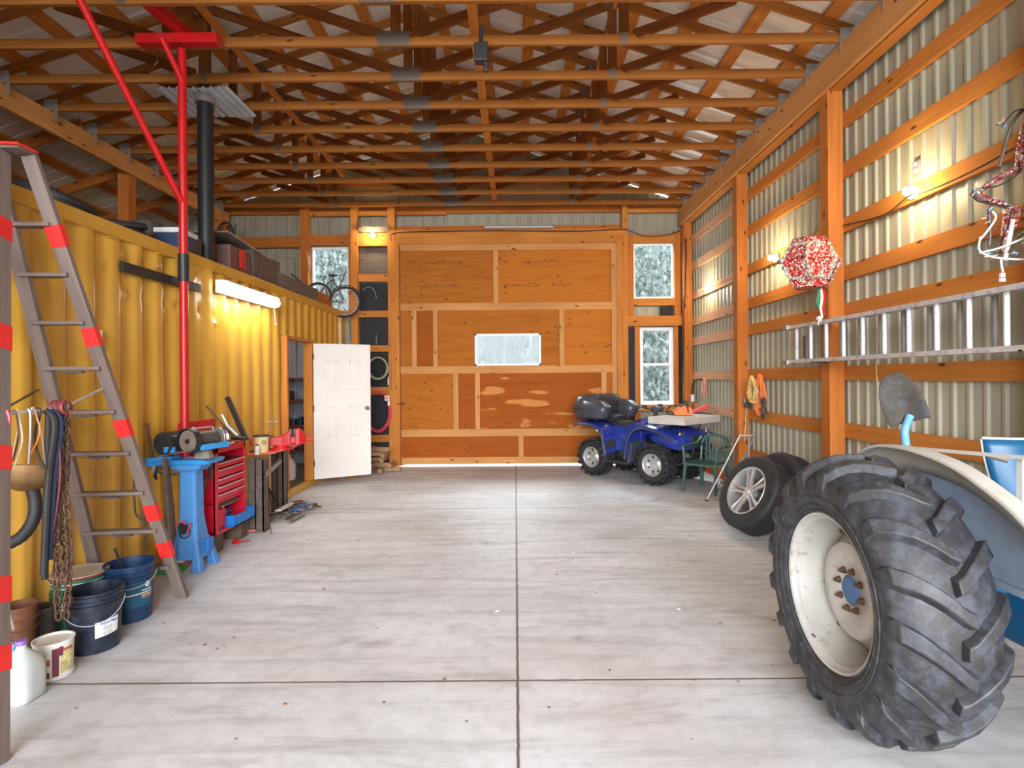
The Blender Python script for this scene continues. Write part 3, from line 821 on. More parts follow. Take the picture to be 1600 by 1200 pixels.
# ------------------------------------------------------------------ lights on the walls
def bulb_lamp(name, c, out, label, power=22, base='backing', r=.034, cat='light'):
    """bare bulb in a white porcelain holder; out = direction it points from the wall"""
    c = Vector(c); out = Vector(out).normalized(); t = thing(name, label, cat, c, group='bare bulbs on the walls')
    x, y, z = frame(out); M = Matrix((x, y, z)).transposed().to_4x4(); M.translation = c
    m = MB(); m.lathe([(0, 0), (.055, 0), (.055, .012), (.035, .03), (.024, .05), (0, .05)], 20, M); m.build('lamp_holder', 'white_plastic', t, smooth=True)
    m = MB(); m.ball(c+out*.085, r, 16); m.build('bulb', 'bulb_glow', t, smooth=True)
    lamp('bulb_light', 'POINT', c+out*.16, power, (1.0, .72, .38), .05)
    return t
bulb_lamp('wall_lamp', P(1427, 301, 4.60), (-.9, -.45, 0), 'lit bare bulb on the wall plank under the socket box, nearest the tinsel figure', 22)
bulb_lamp('wall_lamp', P(1213, 403, 6.98), (-1, -.2, 0), 'lit bare bulb just behind the red tinsel lantern', 24)
bulb_lamp('wall_lamp', P(1110, 451, 9.5), (-1, -.2, 0), 'lit bare bulb in the farthest bay of the right wall', 18)
bulb_lamp('wall_lamp', P(583, 368, 10.5), (0, -1, -.1), 'lit bare bulb beside the top left corner of the big plywood door', 16)
# the brown live-edge wood slab over the far bulb
m = MB(); a = P(560, 359, 10.44)
pts = [(0, .02), (.1, .06), (.28, .045), (.45, .055), (.57, .02), (.56, -.03), (.42, -.045), (.25, -.035), (.1, -.05), (.02, -.03)]
m.prism(pts, .03, T(*a) @ R(90, 'X')); solo('wood_slab', m, 'weathered', 'live-edge wood slab fixed above the lit bulb beside the big door', 'wood slab')
# socket box
t = thing('socket_box', 'grey double socket box on the cladding above a lit bulb', 'socket box', P(1436, 262, 4.62))
c = P(1436, 262, 4.62); m = MB(); m.box(c, (.06, .075, .115)); m.build('box', 'plate_metal', t, bevel=.005)
for k in (-1, 1):
    m = MB(); m.box(c+Vector((-.032, -.0, .027*k)), (.006, .035, .034)); m.build('socket', 'white_plastic', t, bevel=.003)
m = MB(); m.tube([c+Vector((0, 0, -.05)), P(1437, 292, 4.62)], .005, 6); m.build('cable', 'plate_metal', t)
# cable stapled along the girt past the near bulb
m = MB(); m.tube(smoothpath([P(1318, 352, 5.55), P(1380, 336, 4.97), P(1420, 306, 4.6), P(1445, 300, 4.42), P(1500, 277, 4.06), P(1570, 240, 3.7), (3.24, 2.9, 3.19)]), .006, 6)
solo('cable', m, 'black_paint', 'thin cable stapled along the wall plank past the near bulb', 'cable')
m = MB(); m.tube(smoothpath([P(1168, 430, 7.85), P(1190, 421, 7.3), P(1212, 408, 6.98), P(1232, 402, 6.6)]), .006, 6)
solo('cable', m, 'black_paint', 'thin cable running to the bulb behind the tinsel lantern', 'cable')
m = MB(); m.tube(smoothpath([P(1087, 462, 10.3), P(1100, 455, 9.8), P(1120, 443, 9.0), P(1148, 430, 8.1)]), .006, 6)
solo('cable', m, 'black_paint', 'thin cable sagging between posts in the farthest bay', 'cable')
m = MB(); m.tube(smoothpath([P(612, 376, 10.42), P(618, 364, 10.4), P(700, 361, 10.4), P(780, 360, 10.4), P(900, 361, 10.4), P(972, 358, 10.4), P(985, 361, 10.5), P(1010, 369, 10.5), P(1045, 366, 10.5), P(1063, 360, 10.5)]), .008, 6)
solo('cable', m, 'black_paint', 'black cable strung above the big door and the right window', 'cable')
m = MB(); m.tube(smoothpath([P(1067, 330, 10.45), P(1069, 365, 10.4), P(1072, 400, 10.3), P(1068, 520, 10.4), P(1066, 600, 10.4)]), .012, 6)
solo('cable', m, 'black_paint', 'black cable hanging down beside the far right corner post', 'cable')

# ------------------------------------------------------------------ fluorescent shop light on the container
t = thing('shop_light', 'lit white shop light hung on the container wall', 'light', (XF+.10, 6.6, 2.6))
y0, y1 = 5.93, 7.28
m = MB(); pr_ = [(-.07, .068), (.02, .068), (.05, .055), (.04, .045), (-.05, .055), (-.05, -.06), (-.07, -.068)]
Mx = Matrix(((1, 0, 0, XF+.09), (0, 0, 1, (y0+y1)/2), (0, 1, 0, 2.64), (0, 0, 0, 1)))
m.prism(pr_, y1-y0, Mx); m.build('housing', 'vinyl_white', t)
m = MB(); m.prism([(-.049, .054), (.02, .047), (.05, .025), (.058, -.015), (.045, -.05), (.0, -.065), (-.049, -.06)], y1-y0-.02, Mx); m.build('diffuser', 'tube_glow', t)
m = MB(); m.bx(XF, XF+.05, y0+.2, y0+.24, 2.62, 2.74); m.bx(XF, XF+.05, y1-.24, y1-.2, 2.62, 2.74); m.build('bracket', 'vinyl_white', t)
m = MB(); a = Vector((XF+.11, 7.15, 2.58)); b = P(431, 507, 7.15); m.tube([a, b], .003, 5); m.ball(b, .012, 8); m.build('pull_cord', 'string_white', t)
lamp('shop_light_glow', 'AREA', (XF+.2, 6.6, 2.55), 12, (1.0, .93, .82), 1.3, .10, Matrix.Rotation(math.radians(90), 4, 'Z').to_euler())

# ------------------------------------------------------------------ red hoist pole, bracket, braces
px_, py_ = -3.03, 5.16
t = thing('hoist_pole', 'red steel hoist pole with raking braces beside the container', 'hoist pole', (px_, py_, 0))
m = MB(); m.cyl((px_, py_, 0), (px_, py_, 4.68), .037, n=16); m.build('pole', 'red_paint', t, smooth=True)
m = MB(); m.cyl((px_, py_, 0), (px_, py_, .02), .10, n=16); m.build('foot_plate', 'red_paint', t)
m = MB(); m.tube([(px_, py_, 3.26), (px_-.03, py_-.12, 3.42), (px_-.22, py_-1.25, 4.80)], .030, 12); m.build('brace', 'red_paint', t, smooth=True)
m = MB(); m.tube([(px_, py_, 4.38), (px_-.01, py_-.06, 4.46), (px_-.05, py_-.22, 4.66)], .028, 12); m.build('brace', 'red_paint', t, smooth=True)
m = MB(); m.beam((px_-.40, py_, 4.765), (px_+.34, py_, 4.765), .10, .09); m.build('cross_arm', 'red_paint', t, bevel=.006)
m = MB(); m.beam((px_+.02, py_+.1, 4.86), (px_-.28, py_-1.7, 4.86), .08, .10); m.build('jib', 'red_paint', t, bevel=.006)
m = MB(); m.cyl((px_, py_, P(294, 440, py_).z), (px_, py_, P(294, 397, py_).z), .046, n=16); m.build('collar', 'black_paint', t, smooth=True)
m = MB(); za = P(260, 430, 4.9).z; m.beam((XF+.03, 4.50, za), (XF+.03, 5.62, za), .03, .08); m.beam((XF+.02, py_, za), (px_, py_, za), .05, .05); m.build('bracket', 'black_paint', t, bevel=.003)
m = MB(); c = P(243, 73, 5.1); m.tube([c, c+Vector((.0, 0, -.08)), c+Vector((.02, 0, -.13)), c+Vector((-.01, 0, -.17))], .006, 6); m.build('hook', 'black_paint', t)

# ------------------------------------------------------------------ black flue
fx, fy = -3.36, 6.15
t = thing('stove_flue', 'black round stove flue rising from the container roof', 'flue', (fx, fy, 2.9))
m = MB(); m.cyl((fx, fy, 2.88), (fx, fy, 4.72), .082, n=28); m.build('pipe', 'black_paint', t, smooth=True)
m = MB(); m.lathe([(.083, 0), (.105, .0), (.108, .05), (.09, .09), (.083, .09)], 28, T(fx, fy, 4.66)); m.build('collar', 'plate_metal', t, smooth=True)
m = MB(); m.cyl((fx, fy, 4.75), (fx, fy, 6.9), .062, n=20); m.build('upper_pipe', 'steel_dark', t, smooth=True)

# ------------------------------------------------------------------ things on the container roof
ZT = 2.90
def on_roof(px, Y): return P(px, 500, Y).x
def coil(name, c, rr, r, mat, label, cat, turns=5, ax=(0, 0, 1), n=26, jit=.03, group=None, sx=1.0):
    m = MB(); x, y, z = frame(ax); c = Vector(c); rnd = random.Random(int(abs(c.x*100+c.z*77)))
    pts = []
    ph = [rnd.uniform(0, 6) for _ in range(6)]
    for k in range(n*turns+1):
        a = 2*PI*k/n; q = k/n
        R_ = rr*(1+jit*math.sin(q*2.3+ph[0])+jit*math.sin(a*.97+ph[1]))
        pts.append(c+x*(R_*sx*math.cos(a)+jit*rr*math.sin(q*3+ph[2]))+y*(R_*math.sin(a)+jit*rr*math.cos(q*2.1+ph[3]))+z*(r*1.6*math.sin(q*2.7+ph[4])))
    m.tube(pts, r, 6); return solo(name, m, mat, label, cat, group, smooth=True)
coil('hose_coil', (-3.55, 4.35, ZT+.10), .24, .030, 'black_paint', 'black hose coiled on the container roof, nearest the stepladder', 'hose', 4, (.2, .2, 1))
coil('hose_coil', (-3.50, 4.95, ZT+.09), .20, .028, 'rubber', 'dark hose coil on the container roof just before the timber post', 'hose', 4, (.1, -.2, 1))
m = MB(); m.lathe([(0, 0), (.13, 0), (.15, .02), (.15, .27), (.13, .30), (0, .30)], 24, T(-3.62, 5.55, ZT)); solo('drum', m, 'steel_dark', 'dark round drum on the container roof right of the timber post', 'drum', smooth=True)
m = MB(); m.bx(-3.55, -3.30, 5.70, 5.95, ZT, ZT+.24); solo('carton', m, 'wood_block', 'brown carton on the container roof left of the cool box', 'box', bevel=.006)
t = thing('cool_box', 'dark blue cool box with white lid on the container roof', 'cool box', (-3.35, 5.6, ZT))
cy_ = 5.62
m = MB(); m.bx(-3.45, -3.21, 5.40, 5.70, ZT, ZT+.17); m.build('tub', 'navy', t, bevel=.012)
m = MB(); m.bx(-3.46, -3.20, 5.39, 5.71, ZT+.17, ZT+.22); m.build('lid', 'cooler_white', t, bevel=.012)
m = MB(); m.tube([(-3.46, 5.41, ZT+.13), (-3.5, 5.37, ZT+.1), (-3.5, 5.37, ZT+.02)], .012, 6); m.build('handle', 'black_paint', t)
# mobile grill-like grey steel cabinet lying beyond the flue
t = thing('metal_cabinet', 'grey steel cabinet with a reddish lid lying on the container roof', 'cabinet', (-3.5, 6.8, ZT))
a, b = P(342, 0, 6.45), P(419, 0, 7.55)
m = MB(); m.bx(-3.75, -3.22, 6.95, 7.75, ZT, ZT+.36); m.build('body', 'steel_beam', t, bevel=.01)
m = MB(); m.bx(-3.74, -3.24, 6.42, 6.93, ZT, ZT+.30); m.build('body', 'dull_red', t, bevel=.01, label='dull red end section')
m = MB(); m.beam((-3.5, 6.3, ZT+.41), (-3.5, 7.4, ZT+.33), .60, .015); m.build('lid', 'plate_metal', t)
m = MB(); m.bx(-3.225, -3.205, 6.6, 6.72, ZT+.06, ZT+.28); m.build('handle', 'red_paint', t)
m = MB(); m.beam((-3.24, 7.66, ZT+.10), (-3.24, 9.22, ZT+.10), .045, .235); solo('plank', m, 'grey_plank', 'weathered grey plank on edge along the container roof', 'plank')
m = MB(); m.beam((-3.28, 9.26, ZT+.10), (-3.28, 10.05, ZT+.10), .04, .23); solo('board', m, 'brown_board', 'orange-brown board on edge along the container roof end', 'board')
for k, (px0, py0, px1, py1, Y, lab) in enumerate(((424, 432, 470, 442, 8.2, 'dark rod lying behind the grey plank, nearest the cabinet'), (440, 436, 490, 452, 8.6, 'long dark bar lying behind the grey plank'), (455, 428, 478, 446, 8.9, 'short dark bar leaning behind the grey plank end'), (478, 392, 486, 440, 9.4, 'thin pale rod standing among the junk left of the window'))):
    m = MB(); m.tube([P(px0, py0, Y), P(px1, py1, Y+.4)], .014, 6); solo('metal_rod', m, 'steel_dark' if k < 3 else 'lumber', lab, 'rod')
m = MB(); c = P(426, 415, 8.1); m.lathe([(0, 0), (.05, 0), (.05, .12), (.02, .16), (0, .16)], 14, T(-3.40, 8.0, ZT)); solo('pot', m, 'label_red', 'small reddish pot on the container roof behind the grey plank', 'pot', smooth=True)
m = MB(); a, b, c = P(428, 399, 8.4), P(461, 405, 8.6), P(461, 425, 8.6); m.tube([Vector((a.x, a.y, ZT)), a, b, Vector((b.x, b.y, ZT))], .006, 6); solo('wire_rack', m, 'steel_dark', 'thin wire rack standing behind the grey plank', 'rack')
coil('cable_coil', P(353, 362, 10.1), .16, .010, 'black_paint', 'black cable loops hanging on the timber post behind the flue', 'cable', 4, (0, 1, 0), sx=.8)
m = MB(); m.tube([P(368, 350, 10.15), P(364, 385, 10.1)], .012, 6); solo('metal_rod', m, 'steel_dark', 'dark rod hanging beside the black cable loops', 'rod')
# bicycle
t = thing('bicycle', 'small black bicycle lying at the far end of the container roof', 'bicycle', (-3.3, 10.2, 2.9))
w1, w2 = P(539, 472, 10.2), P(497, 462, 9.95)
def wheel(c, r, nm):
    m = MB(); m.torus(c, (0, 1, 0), r, .022, 32, 8); o = m.build(nm, 'rubber', t, smooth=True)
    m = MB(); m.torus(c, (0, 1, 0), r-.028, .009, 32, 6)
    for k in range(16):
        a = 2*PI*k/16; m.tube([c, c+Vector((math.cos(a), 0, math.sin(a)))*(r-.03)], .0018, 4)
    m.cyl(c+Vector((0, -.03, 0)), c+Vector((0, .03, 0)), .02, n=10); m.build('rim', 'aluminium', o, smooth=True)
wheel(w1, .265, 'wheel'); wheel(w2, .22, 'wheel')
m = MB(); bb = P(513, 470, 10.08); st = P(520, 436, 10.08); hd = P(508, 447, 10.0)
for a, b in ((w1, bb), (w1, st), (bb, st), (bb, hd), (st, hd), (hd, w2)): m.tube([a, b], .014, 8)
m.build('frame', 'steel_dark', t, smooth=True)
m = MB(); c = P(521, 430, 10.08); m.ball(c, .05, 10, (1.9, .9, .55)); m.tube([c, st], .012, 6); m.build('saddle', 'seat_black', t, smooth=True)
m = MB(); m.tube([hd, P(505, 437, 10.0), P(509, 431, 9.95), P(500, 432, 9.7)], .010, 8); m.tube([P(530, 450, 10.1), P(541, 423, 10.0)], .010, 6); m.build('handlebar', 'steel_dark', t, smooth=True)
m = MB(); m.torus(w1, (0, 1, 0), .30, .012, 30, 6)
pts = [w1+Vector((math.cos(a), 0, math.sin(a)))*.305 for a in [math.radians(20+k*13) for k in range(11)]]
m = MB(); m.tube(pts, .022, 6, flat=.5); m.build('mudguard', 'black_paint', t, smooth=True)
m = MB(); m.tube(smoothpath([P(506, 448, 10.0), P(520, 462, 10.0), P(540, 485, 10.0), P(546, 500, 10.15), P(547, 532, 10.3)]), .006, 6); solo('cable', m, 'rust', 'thin cable trailing down the container corner below the bicycle', 'cable')

# ------------------------------------------------------------------ dark tool bay left of the big door: hoses and cords
coil('hose_coil', P(590, 575, 10.45), .20, .014, 'hose_pale', 'pale hose loops hanging in the dark bay beside the open white door', 'hose', 4, (0, 1, 0), sx=.9)
coil('hose_coil', P(590, 644, 10.42), .37, .013, 'cord_red', 'magenta hose loops hanging low in the dark bay', 'hose', 4, (0, 1, 0), sx=.62)
m = MB(); c = P(608, 597, 10.5); m.box(c, (.05, .04, .12)); m.box(c+Vector((0, 0, .08)), (.035, .035, .05)); solo('socket_box', m, 'white_plastic', 'white switch box hanging in the dark bay above the magenta hose', 'socket box', bevel=.006)
m = MB(); c = P(605, 622, 10.4); m.box(c, (.09, .06, .10)); m.box(c+Vector((.03, 0, -.10)), (.04, .04, .09)); solo('plug_adapter', m, 'white_plastic', 'white plug adapter with orange plug beside the magenta hose', 'plug', bevel=.01)
m = MB(); m.box(c+Vector((0, -.04, 0)), (.045, .03, .045)); solo('orange_plug', m, 'cord_orange', 'small orange plug pushed into the white adapter', 'plug', bevel=.008)
m = MB(); m.tube(arc_pts := [P(576+12*math.cos(a), 466-18*math.sin(a), 10.5) for a in [PI*.15*k for k in range(6)]], .006, 6); solo('wire_loop', m, 'hose_pale', 'thin wire loop in the dark bay beside the bicycle', 'wire')
for k, (px, py) in enumerate(((611, 608), (609, 540), (588, 537))):
    m = MB(); m.tube([P(px, py, 10.42), P(px, py-(14 if k else 40), 10.42)], .006, 6); m.ball(P(px, py, 10.42), .018, 8)
    solo('hanging_hook', m, 'plate_metal', ('small metal hook with a cord above the white switch box', 'small metal hook at the right end of the middle bay plank', 'small metal hook left of the bay plank end')[k], 'hook')

# ------------------------------------------------------------------ firewood stack beside the big door
FW = 0
rnd = random.Random(3); FWL = []
base = G(604, 735)
places = []
for row, (z, xs) in enumerate(((.05, (-2.72, -2.54, -2.36, -2.2)), (.14, (-2.70, -2.52, -2.34, -2.2)), (.23, (-2.68, -2.5, -2.33)), (.32, (-2.62, -2.45, -2.3)), (.40, (-2.55, -2.38)))):
    for x in xs: places.append((x, z))
labs = {0: 'split firewood billet in the stack beside the big plywood door'}
for k, (x, z) in enumerate(places):
    m = MB(); r = .048; L = rnd.uniform(.36, .44); yc = 9.95+rnd.uniform(-.03, .03)
    poly = [(r*rnd.uniform(.7, 1.05)*math.cos(a), r*rnd.uniform(.7, 1.0)*math.sin(a)) for a in (0.2, 1.3, 2.4, 3.6, 4.7, 5.6)]
    Mw = T(x, yc, z) @ R(90, 'Y') @ R(90, 'X') if False else T(x, yc, z) @ R(rnd.uniform(-5, 5)+90, 'X') @ R(rnd.uniform(0, 90), 'Z')
    # billets lie across, showing their long sides
    Mw = T(x, yc, z) @ R(90+rnd.uniform(-4, 4), 'Y') @ R(rnd.uniform(0, 60), 'Z')
    if k % 3: Mw = T(x, yc, z) @ R(90, 'X') @ R(rnd.uniform(0, 60), 'Z')
    m.prism(poly, L if k % 3 else .30, Mw)
    FWL.append((solo('firewood', m, 'firewood_bark', 'firewood', 'firewood', 'firewood stack by the big door'), 'firewood billet in the ' + {.05: 'bottom', .14: 'second', .23: 'middle', .32: 'fourth', .40: 'top'}[z] + ' layer', 'by the big door'))
rank_labels(FWL)
for k, (px, mt, nm, lb) in enumerate(((524, 'cord_red', 'stick', 'short magenta stick standing under the open white door'), (547, 'lumber', 'stick', 'pale wooden stick under the open white door, left of the pair'), (553, 'lumber', 'stick', 'pale wooden stick under the open white door, right of the pair'))):
    b = G(px, 752-(k > 0)*3); m = MB(); m.tube([b+Vector((0, 0, .012)), b+Vector((-.06, .35, .15))], .012, 8); solo(nm, m, mt, lb, 'stick')

# inside the container doorway
t = thing('tool_shelf', 'dark shelf of tools inside the container doorway', 'shelf', (-4.9, 9.9, .1))
m = MB()
for z in (.35, .8, 1.25, 1.65): m.bx(-4.35, -3.55, 10.05, 10.4, z, z+.03)
m.build('shelf_boards', 'maroon', t)
m = MB()
for x in (-4.35, -3.57): m.bx(x, x+.03, 10.05, 10.4, .1, 1.95)
m.build('uprights', 'black_paint', t)
rnd = random.Random(5); TCL = []
for k in range(14):
    x = -4.25+.11*(k % 6)+rnd.uniform(-.02, .02); z = (.38, .83, 1.28)[k // 6 if k < 14 else 0]
    m = MB(); w = rnd.uniform(.06, .09); h = rnd.uniform(.1, .3); m.bx(x, x+w, 10.1, 10.3, z, z+h)
    TCL.append((solo('tool_case', m, ('black_paint', 'maroon', 'plate_metal', 'steel_dark', 'tractor_blue')[k % 5], 'case', 'tool case', 'tool cases on the container shelf', bevel=.008), 'small '+('black', 'maroon', 'grey', 'dark grey', 'blue')[k % 5]+' case', 'on the '+('bottom', 'second', 'third')[k//6]+' shelf inside the container doorway'))
rank_labels(TCL)
m = MB(); c = Vector((-3.75, 9.3, .1)); m.lathe([(0, 0), (.10, 0), (.11, .03), (.11, .24), (.07, .31), (.028, .34), (.028, .38), (0, .38)], 18, T(-3.52, 8.72, .1)); solo('jug', m, 'white_plastic', 'white plastic jug standing inside the container doorway', 'jug', smooth=True)
lamp('container_fill', 'POINT', (-4.6, 8.2, 2.5), 26, (.92, .95, 1.0), .1)  # added light with no fixture, brightens the container interior

# ------------------------------------------------------------------ aluminium extension ladder on the right wall
t = thing('extension_ladder', 'aluminium extension ladder hung flat along the right wall', 'ladder', (3.0, 4.5, 1.8))
def rails(xo, yo, mt, ext):
    for z in (2.165, 1.80):
        m = MB()
        m.beam((3.0+xo, 6.22+yo, z), (3.0+xo, 1.4, z), .075, .012); m.beam((3.0+xo-.037, 6.22+yo, z), (3.0+xo-.037, 1.4, z), .006, .035)
        m.build('rail', 'aluminium', t)
    k = 0; y = 5.99+yo-.0
    while y > 1.5:
        m = MB(); m.cyl((3.0+xo, y, 1.80), (3.0+xo, y, 2.165), .017, n=12); m.build('rung', mt, t, smooth=True)
        y -= .284; k += 1
rails(0, 0, 'rung_white', 0); rails(.085, -.10, 'rung_grey', 0)
m = MB()
for z in (1.79, 2.17): m.box((2.985, 6.15, z), (.09, .12, .05))
m.build('end_shoe', 'plate_metal', t, bevel=.004)
m = MB(); m.box((2.97, 5.75, 1.94), (.03, .05, .22)); m.build('rung_lock', 'steel_dark', t)
for y in (5.63, 3.3):
    m = MB(); m.beam((3.11, y, 1.78), (2.96, y, 1.78), .03, .02); m.build('wall_hook', 'steel_dark', t)

# ------------------------------------------------------------------ tinsel lantern
LC = P(1266, 412, 5.35)
t = thing('tinsel_lantern', 'red and silver tinsel lantern ornament hanging by the near post', 'lantern', LC+Vector((0, 0, -.3)))
def hexring(r, z, ph=0, s=(1, .75)): return [LC+Vector((r*math.cos(PI/3*k+ph)*s[0], r*math.sin(PI/3*k+ph)*s[1], z)) for k in range(6)]
def fuzz(m, amt, seed):
    r = random.Random(seed); m.v = [v+Vector((r.uniform(-amt, amt), r.uniform(-amt, amt), r.uniform(-amt, amt))) for v in m.v]
def facet(m, q, k=9):
    a, b, c, d = [Vector(x) for x in q]
    m.rings([[a.lerp(b, i/k).lerp(d.lerp(c, i/k), j/k) for i in range(k+1)] for j in range(k+1)], False, False)
r0, r1, r2 = hexring(.16, .235), hexring(.285, .02), hexring(.16, -.235)
m = MB()
for k in range(6):
    l = (k+1) % 6
    facet(m, (r0[k], r0[l], r1[l], r1[k])); facet(m, (r1[k], r1[l], r2[l], r2[k]))
m.add(r0, [list(range(6))]); m.add(r2, [list(range(6))]); fuzz(m, .008, 2); m.build('body', 'tinsel_red', t)
m = MB()
def strip(a, b, w=.034, n=10):
    pts = [lerp(a, b, i/n) for i in range(n+1)]; m.tube(pts, w/2, 6)
for k in (3, 4, 5, 0):
    l = (k+1) % 6
    i0, i1 = lerp(r0[k], r1[k], .3), lerp(r0[l], r1[l], .3); j0, j1 = lerp(r2[k], r1[k], .35), lerp(r2[l], r1[l], .35)
    strip(lerp(i0, i1, .12), lerp(i0, i1, .88)); strip(lerp(j0, j1, .12), lerp(j0, j1, .88)); strip(lerp(i0, i1, .1), lerp(r1[k], r1[l], .02)); strip(lerp(j0, j1, .1), lerp(r1[k], r1[l], .02))
fuzz(m, .005, 3); m.build('silver_band', 'tinsel_silver', t)
m = MB(); m.tube([LC+Vector((.03, 0, .235)), LC+Vector((.2, .25, .42))], .004, 5); m.build('hanging_wire', 'steel_dark', t)
for k, (dx, mt, L, lb) in enumerate(((-.01, 'string_green', .20, 'green ribbon tail'), (.02, 'string_white', .28, 'white ribbon tail'), (.04, 'red_paint', .25, 'red ribbon tail'))):
    m = MB(); b = LC+Vector((.07+dx, -.02, -.235))
    m.tube([b, b+Vector((.008, 0, -L*.35)), b+Vector((-.006, 0, -L*.7)), b+Vector((.01, .0, -L))], [.010, .014, .012, .008], 7); m.build('ribbon_tail', mt, t, label=lb)
m = MB()
for k in range(14):
    b = LC+Vector((.08+random.uniform(-.02, .02), -.02, -.50)); m.tube([b, b+Vector((random.uniform(-.03, .03), random.uniform(-.02, .02), random.uniform(-.02, -.09)))], .003, 4)
m.build('tassel', 'string_white', t)

# ------------------------------------------------------------------ wire figure with fairy lights at the right edge
t = thing('tinsel_figure', 'hanging red and silver wire-frame figure wrapped in fairy lights', 'decoration', P(1575, 300, 3.55))
def q(px, py, dY=0): return P(px, py, 3.55+dY)
def limb(pts, r, mt, nm='limb'):
    m = MB(); pp = smoothpath(pts, 5); k = len(pp); m.tube(pp, [r[0]+(r[1]-r[0])*i/(k-1) for i in range(k)], 8, flat=.55); fuzz(m, .003, k); m.build(nm, mt, t)
limb([q(1612, 150), q(1598, 215), q(1592, 250), q(1590, 270)], (.035, .026), 'tinsel_flesh')
limb([q(1592, 262), q(1560, 278), q(1532, 298), q(1522, 304)], (.035, .028), 'tinsel_flesh')
limb([q(1522, 300), q(1540, 312), q(1572, 322), q(1596, 332)], (.034, .026), 'tinsel_flesh')
limb([q(1575, 325), q(1570, 360), q(1564, 395)], (.030, .016), 'tinsel_flesh')
limb([q(1592, 328), q(1584, 355)], (.022, .018), 'tinsel_red')
m = MB(); m.tube([q(1583, 343), q(1570, 408)], .013, 8); m.build('white_tube', 'string_white', t)
m = MB(); m.tube(smoothpath([q(1598, 172), q(1582, 192), q(1570, 228), q(1561, 262)]), .011, 8); m.build('frame_rod', 'steel_dark', t)
m = MB(); m.tube(smoothpath([q(1545, 327, -.02), q(1547, 365, -.02), q(1545, 385, -.02)]), .010, 8); m.build('frame_rod', 'steel_dark', t)
for pts in ([(1612, 170), (1590, 172), (1577, 182), (1565, 198)], [(1520, 296), (1524, 312), (1545, 318), (1580, 322)], [(1536, 293), (1560, 290), (1590, 272), (1592, 250)], [(1580, 326), (1576, 350), (1566, 375), (1562, 395)], [(1600, 362), (1585, 380), (1575, 395)]):
    m = MB(); m.tube(smoothpath([q(a, b, -.04) for a, b in pts]), .004, 5); m.build('light_string', 'black_paint', t)
for pts in ([(1532, 370), (1530, 390), (1545, 400), (1570, 404), (1600, 405), (1615, 400)], [(1531, 375), (1545, 358), (1556, 340), (1550, 330)], [(1530, 395), (1560, 388), (1600, 372)], [(1564, 405), (1565, 415), (1567, 425)]):
    m = MB(); m.tube(smoothpath([q(a, b, -.05) for a, b in pts]), .0065, 6); m.build('light_string', 'string_white', t)
rnd = random.Random(9)
for k in range(46):
    a = rnd.choice([(1565, 188), (1522, 300), (1532, 300), (1543, 330), (1553, 355), (1535, 395), (1550, 400), (1580, 400), (1597, 372), (1598, 240), (1562, 300), (1585, 330)])
    c = q(a[0]+rnd.uniform(-9, 9), a[1]+rnd.uniform(-10, 10), rnd.uniform(-.07, 0)); d = Vector((rnd.uniform(-1, 1), rnd.uniform(-1, 1), rnd.uniform(-1, 1))).normalized()
    m = MB(); m.cyl(c, c+d*.028, .004, .002, 6); m.build('fairy_light', ('string_white', 'string_white', 'cyan_plastic', 'cord_orange', 'purple', 'string_green')[k % 6], t)
m = MB(); c = q(1566, 430, -.05); m.box(c, (.025, .02, .028)); m.box(c+Vector((0, 0, -.03)), (.03, .02, .024)); m.build('plug', 'white_plastic', t, bevel=.003)

# ------------------------------------------------------------------ cords on the right wall
def cord_bundle(name, c, w, h, mat, label, turns, r, seed, ax=(1, .15, 0)):
    rnd = random.Random(seed); m = MB(); x, y, z = frame(ax); c = Vector(c)
    for k in range(turns):
        ww = w*rnd.uniform(.45, 1.0); hh = h*rnd.uniform(.75, 1.0); off = rnd.uniform(-.15, .15)*w; pts = []
        for i in range(22):
            a = 2*PI*i/22; zz = math.cos(a)
            pts.append(c+x*(math.sin(a)*ww*.5*(1-.6*max(zz, 0))+off*(1-zz)*.5)+Vector((0, 0, (zz-1)*hh/2))+z*(rnd.uniform(-.02, .02)))
        m.tube(pts, r, 5, closed=True)
    return solo(name, m, mat, label, 'cord', smooth=True)
cb = P(1187, 585, 7.3)
cord_bundle('extension_lead', cb, .26, .55, 'cord_orange', 'orange extension cord bundle hanging beside the second post', 11, .010, 1)
cord_bundle('extension_lead', cb+Vector((-.05, .12, -.02)), .22, .36, 'cord_yellow', 'tan extension cord looped over the orange bundle', 7, .009, 2)
cord_bundle('extension_lead', cb+Vector((-.01, -.14, -.30)), .16, .28, 'steel_dark', 'dark grey cord loop hanging behind the orange bundle', 4, .009, 4)
m = MB(); c = P(1164, 628, 7.86); m.box(c, (.05, .07, .11)); solo('socket_box', m, 'plate_metal', 'grey socket box on the second post beside the orange cord', 'socket box', bevel=.006)
m = MB(); m.box(c+Vector((.0, -.07, -.04)), (.07, .06, .07)); solo('plug_adapter', m, 'steel_dark', 'dark plug adapter plugged into the second post socket', 'plug', bevel=.012)
m = MB(); m.tube([c+Vector((0, -.05, -.05)), P(1163, 690, 7.8)], .004, 5); solo('cable', m, 'string_white', 'thin grey cable hanging below the second post socket', 'cable')
cord_bundle('extension_lead', P(1100, 590, 9.72), .16, .36, 'cord_pink', 'small red and white cord bundle hanging in the far right corner', 6, .008, 5)
m = MB(); m.tube(smoothpath([P(1102, 594, 9.7), P(1090, 592, 9.9), P(1083, 600, 10.2), P(1081, 616, 10.3)]), .012, 6); solo('cable', m, 'black_paint', 'short black cable curving onto the far corner post', 'cable')
m = MB(); c = P(1082, 622, 10.3); m.box(c, (.055, .05, .13)); solo('socket_box', m, 'white_plastic', 'white socket on the far corner post behind the chainsaw', 'socket box', bevel=.008)
